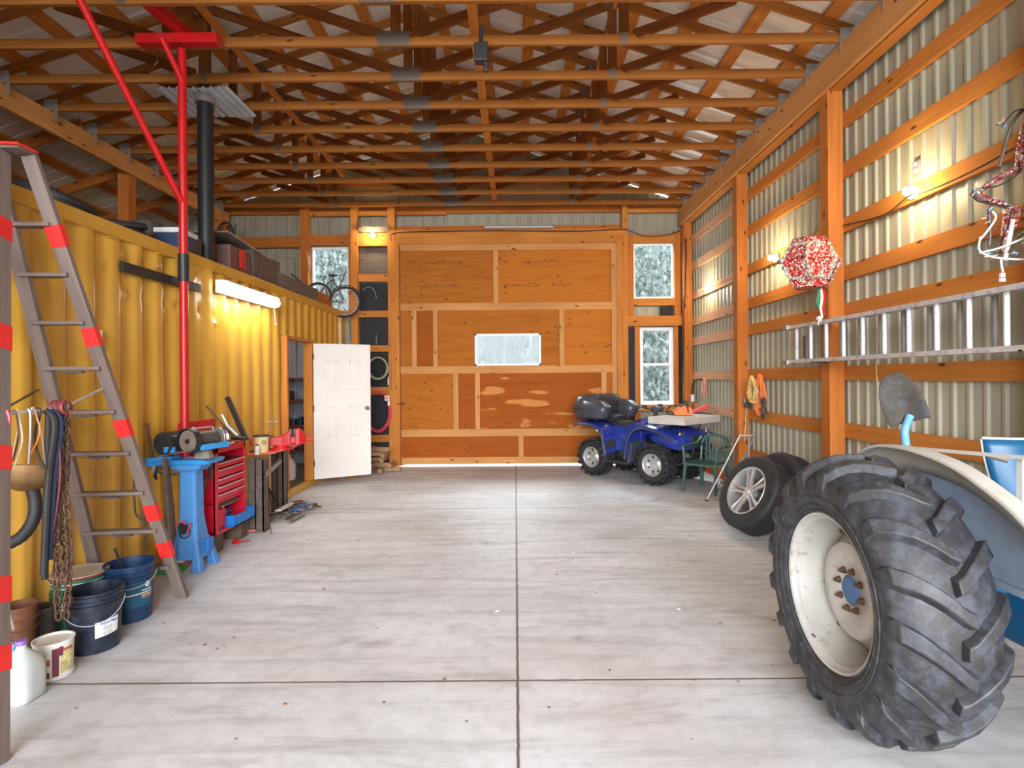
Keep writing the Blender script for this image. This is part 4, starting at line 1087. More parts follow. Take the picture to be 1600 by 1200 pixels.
m = MB(); m.tube(smoothpath([P(1369, 563, 4.75), P(1370, 590, 4.8), P(1373, 612, 4.8)]), .003, 5); solo('string', m, 'carton_yellow', 'thin yellow string hanging from the ladder beside the shovel', 'string')
# ------------------------------------------------------------------ stepladder
t = thing('stepladder', 'tall wooden stepladder with red tape bands at the left edge', 'stepladder', (-2.8, 3.3, 0))
AP = {}
fr_top, fr_bot = P(46, 243, 3.36), G(285, 934)
fl_top, fl_bot = P(-12, 243, 3.36), Vector((-3.085, 4.21, 0))
nr_top, nr_bot = P(4, 236, 3.28), Vector((-2.235, 2.42, 0))
nl_top, nl_bot = P(-45, 236, 3.28), Vector((-2.93, 2.42, 0))
def rail_(a, b, bands, w=.085, d=.036):
    m = MB(); m.beam(a, b, d, w, (0, 1, 0)); r = m.build('rail', 'ladder_wood', t, bevel=.004)
    m2 = MB()
    a, b = Vector(a), Vector(b)
    for f0, f1 in bands: 
        m3 = MB(); m3.beam(a.lerp(b, f0), a.lerp(b, f1), d+.006, w+.006, (0, 1, 0)); m3.build('tape_band', 'red_tape', r, label='red tape band')
def frac(a, b, py):
    lo, hi = 0.0, 1.0
    for _ in range(40):
        mid = (lo+hi)/2; p = Vector(a).lerp(Vector(b), mid); y = CY-((p.z-CAMZ)*F/p.y*math.cos(ROLL)+p.x*F/p.y*math.sin(ROLL))
        if y < py: lo = mid
        else: hi = mid
    return lo
def bands(a, b, ys): return [(frac(a, b, y0), frac(a, b, y1)) for y0, y1 in ys]
# rails of the far section are seen broadside: wide face towards the viewer
def rail2(a, b, ys, w=.085, d=.036):
    m = MB(); m.beam(a, b, w, d, (0, 1, 0)); r = m.build('rail', 'ladder_wood', t, bevel=.004); a, b = Vector(a), Vector(b)
    for f0, f1 in bands(a, b, ys):
        m3 = MB(); m3.beam(a.lerp(b, f0), a.lerp(b, f1), w+.006, d+.006, (0, 1, 0)); m3.build('tape_band', 'red_tape', r, label='red tape band')
rail2(fr_top, fr_bot, [(352, 386), (512, 540), (655, 681), (788, 812), (846, 869)])
rail2(fl_top, fl_bot, [])
rail2(nr_top, nr_bot, [(342, 374), (508, 546), (697, 735), (902, 943), (1010, 1050)], .034, .08)
rail2(nl_top, nl_bot, [], .05, .08)
def at_z(a, b, z): a, b = Vector(a), Vector(b); return a.lerp(b, (z-a.z)/(b.z-a.z))
for k in range(1, 10):
    z = .293*k-.025
    a, b = at_z(fl_top, fl_bot, z), at_z(fr_top, fr_bot, z)
    m = MB(); m.beam(a, b, .085, .024); m.build('rung', 'ladder_wood', t, bevel=.003)
    if k <= 6:
        m = MB(); mid = (a+b)/2+Vector((0, -.02, -.035)); m.tube([a+Vector((.04, -.02, -.012)), mid, b+Vector((-.04, -.02, -.012))], .003, 5); m.box(mid+Vector((.01, 0, .012)), (.13, .03, .014)); m.build('truss_rod', 'steel_dark', t)
for k in range(1, 10):
    z = .305*k
    a, b = at_z(nl_top, nl_bot, z), at_z(nr_top, nr_bot, z)
    m = MB(); m.beam(a, b, .085, .024); m.build('rung', 'ladder_wood', t, bevel=.003)
m = MB(); c = (fr_top+fl_top+nr_top+nl_top)/4; m.beam(P(-30, 234, 3.3), P(44, 234, 3.3), .13, .022); m.build('top_cap', 'ladder_wood', t, bevel=.004)
m = MB(); m.beam(P(-8, 229, 3.28), P(44, 231, 3.28), .14, .012); m.build('tape_band', 'red_tape', t, label='red taped top edge')
SPa, SPb, SPc = P(9, 646, 2.86), P(97, 638, 3.25), P(161, 607, 3.78)
m = MB(); m.tube([SPa, SPb], .008, 8); m.tube([SPb, SPc], .008, 8); m.build('spreader', 'aluminium', t)
m = MB(); m.tube([P(-45, 668, 2.9), P(60, 609, 3.75)], .007, 8); m.build('spreader', 'steel_dark', t)

# ------------------------------------------------------------------ things hung on the spreader
def sp(f): return SPa.lerp(SPb, f)
# chain: three hanging strands of links
m = MB(); rnd = random.Random(11)
top = sp(.97)
def link(c, d, side, L=.032, W=.014, r=.0058):
    x, y, z = frame(d, side)
    pts = []
    for k in range(10):
        a = 2*PI*k/10; pts.append(Vector(c)+z*(math.cos(a)*L)+y*(math.sin(a)*W*1.25))
    m.tube(pts, r, 5, closed=True)
for sx, sy, length in ((-.022, 0, 1.20), (.022, .012, 1.22), (.0, -.024, 1.02), (.002, .03, 1.12)):
    k = 0; z = 0.0
    while z < length:
        sway = .012*math.sin(z*7+sx*90)
        link(top+Vector((sx+sway, sy, -z)), (rnd.uniform(-.15, .15), rnd.uniform(-.1, .1), 1), ((1, 0, 0) if k % 2 else (0, 1, 0)))
        z += .041; k += 1
for k in range(16):
    a = 2*PI*k/16; link(top+Vector((.03*math.cos(a), .0, .012+.02*math.sin(a))), (-math.sin(a), 0, math.cos(a)), ((0, 1, 0) if k % 2 else (1, 0, 0)), .02)
solo('chain', m, 'rust', 'heavy rusty chain hanging from the stepladder spreader', 'chain', smooth=True)
m = MB()
for k in range(4): m.torus(top+Vector((-.035+.022*k, 0, .005)), (1, 0, .1), .032+.003*(k % 2), .010, 16, 6)
solo('strap_roll', m, 'maroon', 'maroon strap wound over the spreader above the rusty chain', 'strap', smooth=True)
for f, mt, L, r, lab, nm in ((.66, 'rubber', .92, .017, 'long black bar hanging beside the rusty chain', 'black_bar'), (.78, 'navy', .85, .013, 'long dark blue bar hanging against the rusty chain', 'blue_bar')):
    b = sp(f); m = MB(); m.tube(smoothpath([b+Vector((0, 0, .0)), b+Vector((.03, .03, -.08)), b+Vector((-.0, .02, -.4)), b+Vector((-.03, .02, -L))]), r, 8); solo(nm, m, mt, lab, 'bar', smooth=True)
for f, mt, L, r, lab, sw in ((.05, 'cord_red', .12, .008, 'short red strap on the left end of the spreader', 0), (.17, 'rust', .25, .005, 'dark cord hanging from the spreader at its left', .01), (.2, 'string_white', .30, .003, 'frayed white string hanging over the brass funnel', .02),
                               (.40, 'plate_metal', .28, .007, 'grey steel hook bar hanging behind the brass funnel', .0), (.50, 'cord_orange', .24, .004, 'thin orange cord hanging right of the grey hook', .02), (.57, 'rubber', .32, .007, 'black rubber tie hanging left of the long black bar', -.03),
                               (.88, 'label_maroon', .75, .006, 'maroon strap tail hanging left of the rusty chain', .02), (.9, 'cord_pink', .5, .005, 'tan strap tail hanging beside the rusty chain', .01)):
    b = sp(f); m = MB(); pts = smoothpath([b+Vector((-.01, -.012, -.01)), b+Vector((0, -.012, .012)), b+Vector((.012, -.012, -.02)), b+Vector((.01+sw, -.012, -L*.5)), b+Vector((-sw, -.012, -L))]); m.tube(pts, r, 6)
    solo('strap', m, mt, lab, 'strap', smooth=True)
m = MB(); b = sp(.45); m.torus(b+Vector((0, 0, .0)), (.8, .2, 0), .018, .005, 14, 6); solo('ring', m, 'string_white', 'small white ring on the middle of the spreader', 'ring', smooth=True)
# brass funnel with a ribbed black spout
fc = P(44, 742, 3.22)
t = thing('drain_funnel', 'wide brass drain funnel with a bent black spout hanging under the spreader', 'funnel', fc)
m = MB(); tl = T(*fc) @ R(-8, 'X'); m.lathe([(.145, .055), (.148, .06), (.152, .055), (.145, -.02), (.12, -.05), (.05, -.085), (.035, -.09), (.035, -.08), (.05, -.07), (.11, -.035)], 32, tl); m.build('bowl', 'brass_dirty', t, smooth=True)
m = MB(); m.lathe([(.143, .054), (.138, -.012), (.118, -.036), (.06, -.066), (0, -.068)], 32, tl); m.build('bowl_interior', 'steel_dark', t, smooth=True, label='oily dark inside of the bowl')
m = MB(); hp = smoothpath([fc+Vector((.02, 0, -.07)), fc+Vector((.04, 0, -.16)), P(52, 812, 3.2), P(34, 838, 3.15), P(8, 852, 3.1)], 7)
m.tube(hp, [.031+(.003 if k % 2 else 0) for k in range(len(hp))], 12); m.build('spout', 'rubber', t, smooth=60)
m = MB(); m.tube([fc+Vector((-.1, 0, .05)), sp(.25)], .002, 4); m.tube([fc+Vector((.1, 0, .05)), sp(.55)], .002, 4); m.build('hanging_wire', 'string_white', t)

# ------------------------------------------------------------------ pails and tubs
def pail(name, label, c, rt, rb, h, mat, cat='bucket', ribs=(), inner=None, handle=None, hmat='aluminium', lip=.006, n=40, fill=None, fmat='oil', hrot=0.0):
    c = Vector((c[0], c[1], 0)); t = thing(name, label, cat, c)
    prof = [(0, 0), (rb, 0)]
    R_ = lambda z: rb+(rt-rb)*z/h
    for z in sorted(ribs): prof += [(R_(z)-.001, z-.006), (R_(z)+.007, z-.003), (R_(z)+.007, z+.003), (R_(z)-.001, z+.006)]
    prof += [(rt-.001, h-.012), (rt+lip, h-.010), (rt+lip, h), (rt-.004, h), (rb-.004, .008), (0, .008)]
    m = MB(); m.lathe(prof, n, T(*c)); m.build('shell', mat, t, smooth=50)
    if fill:
        m = MB(); m.disc(T(c.x, c.y, fill), R_(fill)-.006); m.build('contents', fmat, t)
    if handle:
        m = MB(); pts = []
        zt, drop = handle
        for k in range(17):
            a = PI*k/16; px = math.cos(a)*(rt+.008); dn = math.sin(a)
            v = Vector((px, -dn*(rt+.012)*.97, zt-dn*drop)); v.rotate(Euler((0, 0, hrot))); pts.append(c+v)
        m.tube(pts, .0026, 6); m.build('bail_handle', hmat, t)
    return t, c, R_
def wrap_label(parent, c, R_, a0, a1, z0, z1, mat, off=.0012, name='label', skew=0.0, n=12, label=None):
    m = MB(); rows = []
    for zf in (0, 1):
        row = []
        for k in range(n+1):
            a = math.radians(a0+(a1-a0)*k/n); z = z0+(z1-z0)*zf+skew*k/n; r = R_(z)+off
            row.append((c.x+r*math.cos(a), c.y+r*math.sin(a), z))
        rows.append(row)
    m.rings(rows, False, False); return m.build(name, mat, parent, label=label)
def text_mesh(txt, size, fn, mat, parent, name='lettering', align='CENTER', offset=0.0):
    cu = bpy.data.curves.new('txt', 'FONT'); cu.body = txt; cu.size = size; cu.align_x = align; cu.offset = offset; cu.extrude = 0.0
    ob = bpy.data.objects.new('txt', cu); COL.objects.link(ob); bpy.context.view_layer.update()
    me = bpy.data.meshes.new_from_object(ob); bpy.data.objects.remove(ob); bpy.data.curves.remove(cu)
    m = MB(); m.add([fn(v.co.x, v.co.y) for v in me.vertices], [list(p.vertices) for p in me.polygons]); bpy.data.meshes.remove(me)
    return m.build(name, mat, parent)
# front black-blue pail
t, c, R_ = pail('bucket', 'dark blue-black plastic bucket with a white label, in front of the others', (-2.625, 3.50), .150, .130, .365, 'pail_black', ribs=(.29, .315, .345), handle=(.30, .115), hrot=math.radians(30))
aim = math.degrees(math.atan2(-c.y, -c.x))           # towards the viewer
wrap_label(t, c, R_, aim-0, aim+55, .095, .190, 'paint_white', skew=.012)
def onpail(c, R_, a0, z0, skew=0):
    def fn(x, y):
        z = z0+y+skew*x; r = R_(z)+.0022; a = math.radians(a0)+x/r
        return (c.x+r*math.cos(a), c.y+r*math.sin(a), z)
    return fn
text_mesh('SuperMax', .025, onpail(c, R_, aim+31, .172), 'toolbox_blue', t, offset=.0006)
for z, w in ((.152, .05), (.142, .058), (.132, .045), (.118, .055), (.106, .05)):
    wrap_label(t, c, R_, aim+28-w*400/2, aim+28+w*380/2, z, z+.0035, 'navy', .002, 'small_print', skew=.004)
# second blue pail
t, c, R_ = pail('bucket', 'dark blue plastic bucket of oil with a hexagon logo, right of the black one', (-2.70, 3.93), .150, .130, .385, 'pail_blue', ribs=(.30, .335), handle=(.31, .07), fill=.30, hrot=math.radians(32))
aim = math.degrees(math.atan2(-c.y, -c.x))
wrap_label(t, c, R_, aim-12, aim+62, .10, .27, 'label_blue')
wrap_label(t, c, R_, aim-10, aim+60, .185, .192, 'paint_white', .002, 'stripe', skew=.006)
wrap_label(t, c, R_, aim+28, aim+62, .172, .180, 'cord_yellow', .002, 'stripe')
wrap_label(t, c, R_, aim+28, aim+60, .158, .164, 'cord_orange', .002, 'stripe')
wrap_label(t, c, R_, aim+28, aim+58, .207, .213, 'paint_white', .002, 'stripe')
fn = onpail(c, R_, aim+44, .245)
m = MB(); m.add([fn(.021*math.cos(PI/3*k), .021*math.sin(PI/3*k)) for k in range(6)], [list(range(6))]); m.build('hexagon_logo', 'paint_white', t)
fn2 = lambda x, y: (lambda p: (p[0]+(0-c.x)*.0015, p[1]+(0-c.y)*.0015, p[2]))(onpail(c, R_, aim+44, .236)(x, y))
text_mesh('P', .022, fn2, 'label_blue', t)
m = MB(); q0 = Vector((c.x-.05, c.y+.02, .31)); m.tube([q0, P(179, 857, 3.9)], .008, 8); solo('rod', m, 'black_paint', 'short black rod sticking out of the blue bucket of oil', 'rod')
# green tub with tan lid
t, c, R_ = pail('tub', 'green tub with a dusty tan lid behind the black bucket', (-2.95, 3.80), .158, .150, .36, 'tub_green', 'tub', ribs=(.22, .25), lip=.008)
m = MB(); m.lathe([(.168, 0), (.170, .008), (.166, .012)], 40, T(c.x, c.y, .352)); m.build('red_rim', 'maroon', t, smooth=True)
m = MB(); m.lathe([(.0, .010), (.14, .012), (.165, .018), (.165, .006)], 40, T(c.x, c.y, .352)); m.build('lid', 'lid_tan', t, smooth=True)
m = MB(); m.lathe([(R_(.3)+.003, .30), (R_(.3)+.003, .304)], 40, T(c.x, c.y, 0)); m.lathe([(R_(.32)+.003, .325), (R_(.32)+.003, .329)], 40, T(c.x, c.y, 0)); m.build('white_stripe', 'paint_white', t)
pail('bin', 'rusty brown bin at the left edge behind the paint can', (-2.95, 3.34), .088, .070, .33, 'rust_bin', 'bin', ribs=(.19, .25))
pail('bucket', 'small dirty dark bucket half hidden behind the chain end', (-2.99, 3.53), .080, .075, .24, 'steel_beam', ribs=(.16, .20))
t, c, R_ = pail('paint_can', 'white paint can with a torn colourful label', (-2.61, 3.17), .094, .088, .205, 'paint_white', 'paint can', ribs=(.012,), lip=.004, fill=.193, fmat='paint_white')
aim = math.degrees(math.atan2(-c.y, -c.x))
for a0, a1, z0, z1, mt in ((-75, -20, .03, .15, 'carton_yellow'), (26, 60, .09, .165, 'label_red'), (-62, -20, .02, .075, 'label_red'), (-5, 14, .02, .175, 'label_maroon'), (18, 58, .03, .15, 'carton_yellow'), (-40, -12, .012, .05, 'label_maroon'), (14, 26, .13, .18, 'label_maroon'), (-30, -10, .085, .12, 'label_red')):
    wrap_label(t, c, R_, aim+a0, aim+a1, z0, z1, mt, .0012+.0003*(a0 % 5), 'torn_label', label='torn label scrap')
# milk jug
jc = G(34, 1092); jc.z = 0
t = thing('milk_jug', 'translucent plastic jug with a purple cap in the bottom left corner', 'jug', jc)
def sq(r, z, k=4.0, n=28, ox=0.0, oy=0.0):
    out = []
    for i in range(n):
        a = 2*PI*i/n+.35; cc_, ss_ = math.cos(a), math.sin(a); q_ = (abs(cc_)**k+abs(ss_)**k)**(-1/k)
        out.append(Vector((jc.x+ox+r*q_*cc_, jc.y+oy+r*q_*ss_, z)))
    return out
secs = [sq(.070, .0), sq(.082, .008), sq(.084, .06), sq(.084, .15, 3.5), sq(.080, .185, 3), sq(.060, .225, 2.4), sq(.032, .255, 2), sq(.023, .266, 2), sq(.023, .285, 2)]
m = MB(); m.rings(secs); m.build('body', 'jug_plastic', t, smooth=60)
m = MB(); m.lathe([(0, .0), (.027, 0), (.027, .018), (.024, .022), (0, .022)], 24, T(jc.x, jc.y, .283)); m.build('cap', 'purple', t, smooth=True)
m = MB(); m.tube(smoothpath([Vector((jc.x-.055, jc.y-.062, .215)), Vector((jc.x-.082, jc.y-.085, .19)), Vector((jc.x-.082, jc.y-.085, .13)), Vector((jc.x-.065, jc.y-.07, .10))]), .013, 10); m.build('grip', 'jug_plastic', t, smooth=True)
# blue brush with a pale handle beside the brown bin
t = thing('hand_brush', 'light blue brush with a pale handle standing at the left edge', 'brush', G(14, 1045))
a, b = P(22, 985, 3.0), P(7, 925, 3.05)
m = MB(); m.tube([a, b], .008, 8); m.build('handle', 'weathered', t)
m = MB(); m.prism([(-.04, -.01), (.035, 0), (.045, .05), (.02, .04), (.015, .055), (-.01, .03), (-.02, .05)], .02, T(*P(12, 1020, 3.0)) @ R(90, 'X')); m.beam(P(4, 1015, 3.02), P(9, 930, 3.08), .02, .006); m.build('head', 'cyan_plastic', t)
m = MB(); m.box(P(10, 1032, 3.0), (.08, .03, .06)); m.build('bristles', 'navy', t)
# bar standing behind the chain
m = MB(); m.tube([P(76, 640, 3.5), P(70, 905, 3.5)], .018, 8); m.box(P(78, 855, 3.45), (.012, .012, .07)); solo('dark_handle', m, 'rubber', 'dark broom handle standing behind the rusty chain', 'handle')
# green dustpan near ladder foot
t = thing('dustpan', 'green dustpan on the floor behind the stepladder foot', 'dustpan', G(262, 900))
c = G(264, 893); m = MB(); m.prism([(-.12, -.07), (.13, -.10), (.12, .10), (-.11, .08)], .012, T(c.x, c.y, .02) @ R(14, 'Z') @ R(5, 'X')); m.build('pan', 'green_plastic', t)
m = MB(); m.prism([(-.10, -.02), (.12, -.02), (.11, .05), (-.10, .05)], .14, T(c.x-.02, c.y+.11, .06)); m.build('brush_block', 'cord_red', t)
m = MB(); m.box((c.x+.04, c.y+.06, .09), (.12, .05, .05)); m.build('bristles', 'paint_white', t)
# sticks against the container
def stick(pts, r, mats, name, label, cat='pole'):
    t = thing(name, label, cat, (pts[-1][0], pts[-1][1], 0))
    for i in range(len(pts)-1):
        m = MB(); m.tube([pts[i], pts[i+1]], r[i], 10); m.build(('shaft', 'grip', 'shaft', 'shaft')[i], mats[i], t, smooth=True)
    return t
a, b = P(229, 662, 4.78), G(262, 868); 
stick([a, Vector(a).lerp(b, .28), Vector(a).lerp(b, .36), Vector(a).lerp(b, .62), b], [.014, .013, .016, .013], ['rust', 'aluminium', 'black_paint', 'aluminium'], 'mop_pole', 'silver and black pole leaning on the container right of the stepladder')
a, b = P(223, 724, 4.6), P(226, 862, 4.55); b.z = 0
stick([a, b], [.013], ['rust'], 'wooden_pole', 'thin brown pole behind the stepladder right leg')
m = MB(); m.tube(smoothpath([P(209, 725, 4.6), P(210, 780, 4.55), P(214, 806, 4.55), P(236, 818, 4.6), P(252, 812, 4.7)]), .007, 6); solo('cable', m, 'black_paint', 'black cable looping low on the container behind the stepladder', 'cable')
# little switch and cord on the container wall
t = thing('wall_switch', 'small white switch box with a black cord on the yellow wall', 'switch', P(154, 527, 4.25))
m = MB(); c = P(154, 523, 4.28); m.box(c, (.03, .045, .07)); m.box(c+Vector((.0, .0, -.06)), (.03, .03, .05)); m.build('box', 'white_plastic', t, bevel=.004)
m = MB(); m.tube(smoothpath([P(157, 535, 4.27), P(163, 545, 4.27), P(166, 565, 4.27), P(170, 590, 4.3)]), .006, 6); m.box(P(166, 570, 4.27), (.03, .03, .06)); m.build('cord', 'black_paint', t)

# ------------------------------------------------------------------ blue machine stand with grinders
sc_ = Vector((-2.865, 4.97, 0))
t = thing('machine_stand', 'light blue cast pedestal stand in front of the red tool cart', 'pedestal stand', sc_)
def rect(cx, cy, z, a, b, ch=.02):
    return [Vector((cx+x, cy+y, z)) for x, y in ((-a+ch, -b), (a-ch, -b), (a, -b+ch), (a, b-ch), (a-ch, b), (-a+ch, b), (-a, b-ch), (-a, -b+ch))]
m = MB(); x, y = sc_.x, sc_.y
m.rings([rect(x, y, .10, .13, .13), rect(x, y, .14, .125, .125), rect(x, y, .28, .10, .10), rect(x, y, .42, .083, .083), rect(x, y, .47, .078, .078), rect(x, y, .86, .074, .074)])
# four spread feet
for sx in (-1, 1):
    for sy in (-1, 1):
        m.rings([rect(x+sx*.125, y+sy*.125, 0, .045, .045, .012), rect(x+sx*.11, y+sy*.11, .12, .032, .032, .01), rect(x+sx*.085, y+sy*.085, .26, .02, .02, .006)])
m.build('pedestal', 'stand_blue', t, bevel=.005)
m = MB(); m.rings([rect(x, y, .855, .10, .09), rect(x, y, .885, .13, .11), rect(x, y, .935, .135, .115)]); m.build('head', 'stand_blue', t, bevel=.004)
m = MB()
m.rings([rect(x-.02, y, .925, .235, .15, .03), rect(x-.02, y, .955, .25, .165, .03)]); m.bx(x-.24, x+.2, y-.15, y-.145, .955, .962); m.build('tray', 'tray_blue', t)
m = MB(); m.disc(T(x+.0, y-.133, .375) @ R(90, 'X') @ Matrix.Diagonal((1, 1.3, 1, 1)), .04); m.lathe([(.040, 0), (.05, 0), (.05, .008), (.04, .012)], 20, T(x, y-.098, .33) @ R(70, 'X')); m.build('access_hole', 'black_paint', t)
m = MB(); m.tube([(x-.05, y-.15, .41), (x-.01, y-.16, .45), (x+.04, y-.15, .42)], .008, 8); m.tube([(x+.03, y-.13, .33), (x+.07, y-.13, .42)], .007, 6); m.build('handle_bar', 'cord_red', t)
m = MB(); m.bx(x+.15, x+.19, y-.08, y+.02, .16, .27); m.build('side_switch', 'toolbox_blue', t, bevel=.01)
# brackets and tools hanging off the tray
m = MB(); m.beam((x-.42, y-.07, .935), (x-.2, y-.05, .945), .05, .07); m.build('tray_arm', 'tray_blue', t)
# bench grinder
g0 = Vector((x+.10, y+.02, .96))
t = thing('bench_grinder', 'dark bench grinder with blue tool rest on the blue stand', 'bench grinder', g0)
gd = Vector((.28, .96, 0)).normalized()          # shaft direction
sd = Vector((gd.y, -gd.x, 0)); GS = 1.25
ax = g0+Vector((0, 0, .165))
Mg = Matrix((sd, Vector((0, 0, 1)), gd)).transposed().to_4x4()
m = MB(); m.cyl(ax-gd*.10, ax+gd*.10, .078, n=24); m.build('motor', 'steel_dark', t, smooth=True)
m = MB(); m.rings([rect(g0.x, g0.y, .96, .075, .06, .02), rect(g0.x, g0.y, 1.04, .05, .045, .015)]); m.build('pedestal_base', 'plate_metal', t)
for s in (-1, 1):
    c = ax+gd*(.155*s); M_ = Mg.copy(); M_.translation = c
    m = MB(); m.lathe([(.0, -.014), (.092, -.014), (.096, -.010), (.096, .010), (.092, .014), (0, .014)], 28, M_); w = m.build('grinding_wheel', 'plate_metal', t, smooth=True)
    if s < 0:
        m = MB(); rows = []
        for k in range(20):
            a = math.radians(-60+250*k/19); rows.append([M_ @ Vector((r*math.cos(a), r*math.sin(a), z)) for r, z in ((.104, -.028), (.114, -.028), (.114, .028), (.104, .028))])
        m.rings(rows); m.build('wheel_guard', 'black_paint', t)
        m = MB(); m.cyl(c-gd*.022, c-gd*.012, .022, n=14); m.build('spindle_nut', 'black_paint', t)
    else:
        m = MB(); m.cyl(c-gd*.0, c+gd*.03, .07, .10, 24); m.build('wire_wheel', 'chrome', w, smooth=True)
m = MB(); q0 = ax+sd*.11+Vector((0, 0, -.055)); m.beam(q0-gd*.13, q0+gd*.16, .04, .045); m.build('tool_rest', 'tray_blue', t, bevel=.004)
m = MB(); q0 = ax+Vector((0, 0, .075)); m.tube([q0-gd*.12, q0-gd*.11+Vector((0, 0, .03)), q0+gd*.1+Vector((0, 0, .03)), q0+gd*.11], .006, 6); m.ball(q0-gd*.11+Vector((0, 0, .03)), .015, 8); m.build('top_rod', 'aluminium', t)
# second grinder / motor behind left
g1 = Vector((x-.16, y+.02, .96))
t = thing('electric_motor', 'black electric motor with belt guard on the left of the blue stand', 'motor', g1)
a1 = g1+Vector((0, 0, .14)); m = MB(); m.cyl(a1-gd*.09, a1+gd*.12, .08, n=24); m.build('motor_body', 'black_paint', t, smooth=True)
M_ = Mg.copy(); M_.translation = a1-gd*.10; m = MB(); m.lathe([(0, -.01), (.055, -.01), (.09, -.02), (.10, -.018), (.10, .015), (0, .015)], 26, M_); m.build('pulley', 'rubber', t, smooth=True)
m = MB(); m.tube([a1+Vector((-.04, 0, .075)), a1+gd*.12+Vector((0, 0, .08))], .022, 10); m.build('capacitor', 'steel_dark', t, smooth=True)
m = MB(); m.bx(g1.x-.08, g1.x+.03, g1.y-.09, g1.y+.04, .957, .985); m.box(a1+sd*.06-gd*.10+Vector((0, 0, -.05)), (.09, .03, .05)); m.build('motor_foot', 'tray_blue', t)
m = MB(); m.beam(P(247, 713, 4.75), P(303, 703, 4.75), .05, .012); solo('steel_strip', m, 'steel_beam', 'flat steel strip lying across the blue stand tray', 'steel strip')
# legs under the left side and hose
m = MB(); m.beam(P(257, 716, 4.7), (P(257, 716, 4.7).x+.02, 4.78, 0), .03, .03, (0, 1, 0)); solo('steel_post', m, 'steel_beam', 'thin dark steel post standing left of the blue stand', 'post')
m = MB(); m.tube([P(262, 728, 4.9), P(270, 790, 4.95), (P(270, 790, 4.95).x-.0, 5.0, 0.0)], .010, 6); solo('steel_post', m, 'rust', 'thin brown rod leaning behind the blue stand', 'rod')
m = MB(); m.tube(smoothpath([P(242, 742, 4.7), P(246, 732, 4.7), P(256, 728, 4.72), P(262, 722, 4.75)]), .014, 8); m.tube(smoothpath([P(246, 736, 4.7), P(256, 741, 4.75), P(278, 741, 4.8)]), .005, 6); solo('cable', m, 'black_paint', 'black hose and cord drooping left of the blue stand', 'cable')

# ------------------------------------------------------------------ red tool cart
X1, X0, Ya, Yb, Zb, Zt = -2.80, -3.12, 5.36, 5.96, .16, 1.00
X1 = G(340, 862).x+.01
t = thing('tool_cart', 'red steel tool cart with drawers and an open lower shelf', 'tool cart', ((X0+X1)/2, (Ya+Yb)/2, .0))
m = MB()
m.bx(X0, X1, Ya, Ya+.012, Zb, Zt); m.build('side_panel', 'cart_red', t, bevel=.003)
m = MB(); m.bx(X0, X1, Yb-.012, Yb, Zb, Zt); m.build('side_panel', 'cart_red', t, bevel=.003)
m = MB(); m.bx(X0, X0+.01, Ya, Yb, Zb, Zt); m.build('back_panel', 'cart_red', t)
m = MB(); m.bx(X0, X1+.004, Ya, Yb, Zb, Zb+.035); m.build('bottom_shelf', 'cart_red', t, bevel=.003)
m = MB(); m.bx(X0, X1, Ya, Yb, .46, .475); m.build('mid_shelf', 'cart_red', t)
m = MB(); m.bx(X1-.02, X1+.004, Ya, Ya+.05, Zb, Zt); m.bx(X1-.02, X1+.004, Yb-.03, Yb, Zb, Zt); m.bx(X1-.02, X1+.004, Ya, Yb, Zt-.055, Zt); m.build('front_frame', 'cart_red', t, bevel=.003)
m = MB(); m.bx(X0, X1, Ya, Yb, .84, .85); m.bx(X0, X1, Ya, Yb, Zt-.035, Zt-.028); m.build('top_tray', 'maroon', t)
for k, (z0, z1) in enumerate(((.79, .85), (.70, .785), (.625, .695), (.55, .62), (.475, .545))):
    m = MB(); m.bx(X1-.25, X1-.002, Ya+.055, Yb-.035, z0+.004, z1-.004); d = m.build('drawer', 'cart_red', t, bevel=.003)
    m = MB(); m.bx(X1, X1+.014, Ya+.06, Yb-.04, z1-.014, z1-.004); m.build('drawer_pull', 'aluminium', d)
m = MB(); m.bx(X0-.012, X0-.002, Ya-.15, Yb-.10, Zt-.05, 1.25); m.build('raised_lid', 'cart_red', t, bevel=.003)
# things on the cart's lower shelf and on top
m = MB(); m.bx(X1-.16, X1+.01, Ya+.06, Ya+.17, Zb+.07, Zb+.235); m.tube([(X1-.06, Ya+.06, Zb+.235), (X1-.06, Ya+.07, Zb+.26), (X1-.06, Ya+.15, Zb+.26), (X1-.06, Ya+.16, Zb+.235)], .006, 6)
solo('red_case', m, 'vise_red', 'small bright red case on the lower shelf of the red cart', 'case', bevel=.008)
t2 = thing('open_toolbox', 'blue open tool tray on the lower shelf of the red cart', 'tool tray', (X1-.05, Ya+.33, Zb+.04))
m = MB(); y0, y1 = Ya+.19, Yb+.02; xa, xb = X1-.16, X1+.09
m.bx(xa, xb, y0, y1, Zb+.04, Zb+.05); m.bx(xb-.006, xb, y0, y1, Zb+.04, Zb+.15); m.bx(xa, xa+.006, y0, y1, Zb+.04, Zb+.15); m.bx(xa, xb, y0, y0+.006, Zb+.04, Zb+.15); m.bx(xa, xb, y1-.006, y1, Zb+.04, Zb+.15); m.build('tray', 'toolbox_blue', t2)
m = MB(); m.tube([(X1-.04, y0, Zb+.14), (X1-.04, y0+.02, Zb+.24), (X1-.04, y1-.02, Zb+.24), (X1-.04, y1, Zb+.14)], .008, 6); m.build('handle', 'plate_metal', t2)
rnd = random.Random(21); HTL = []
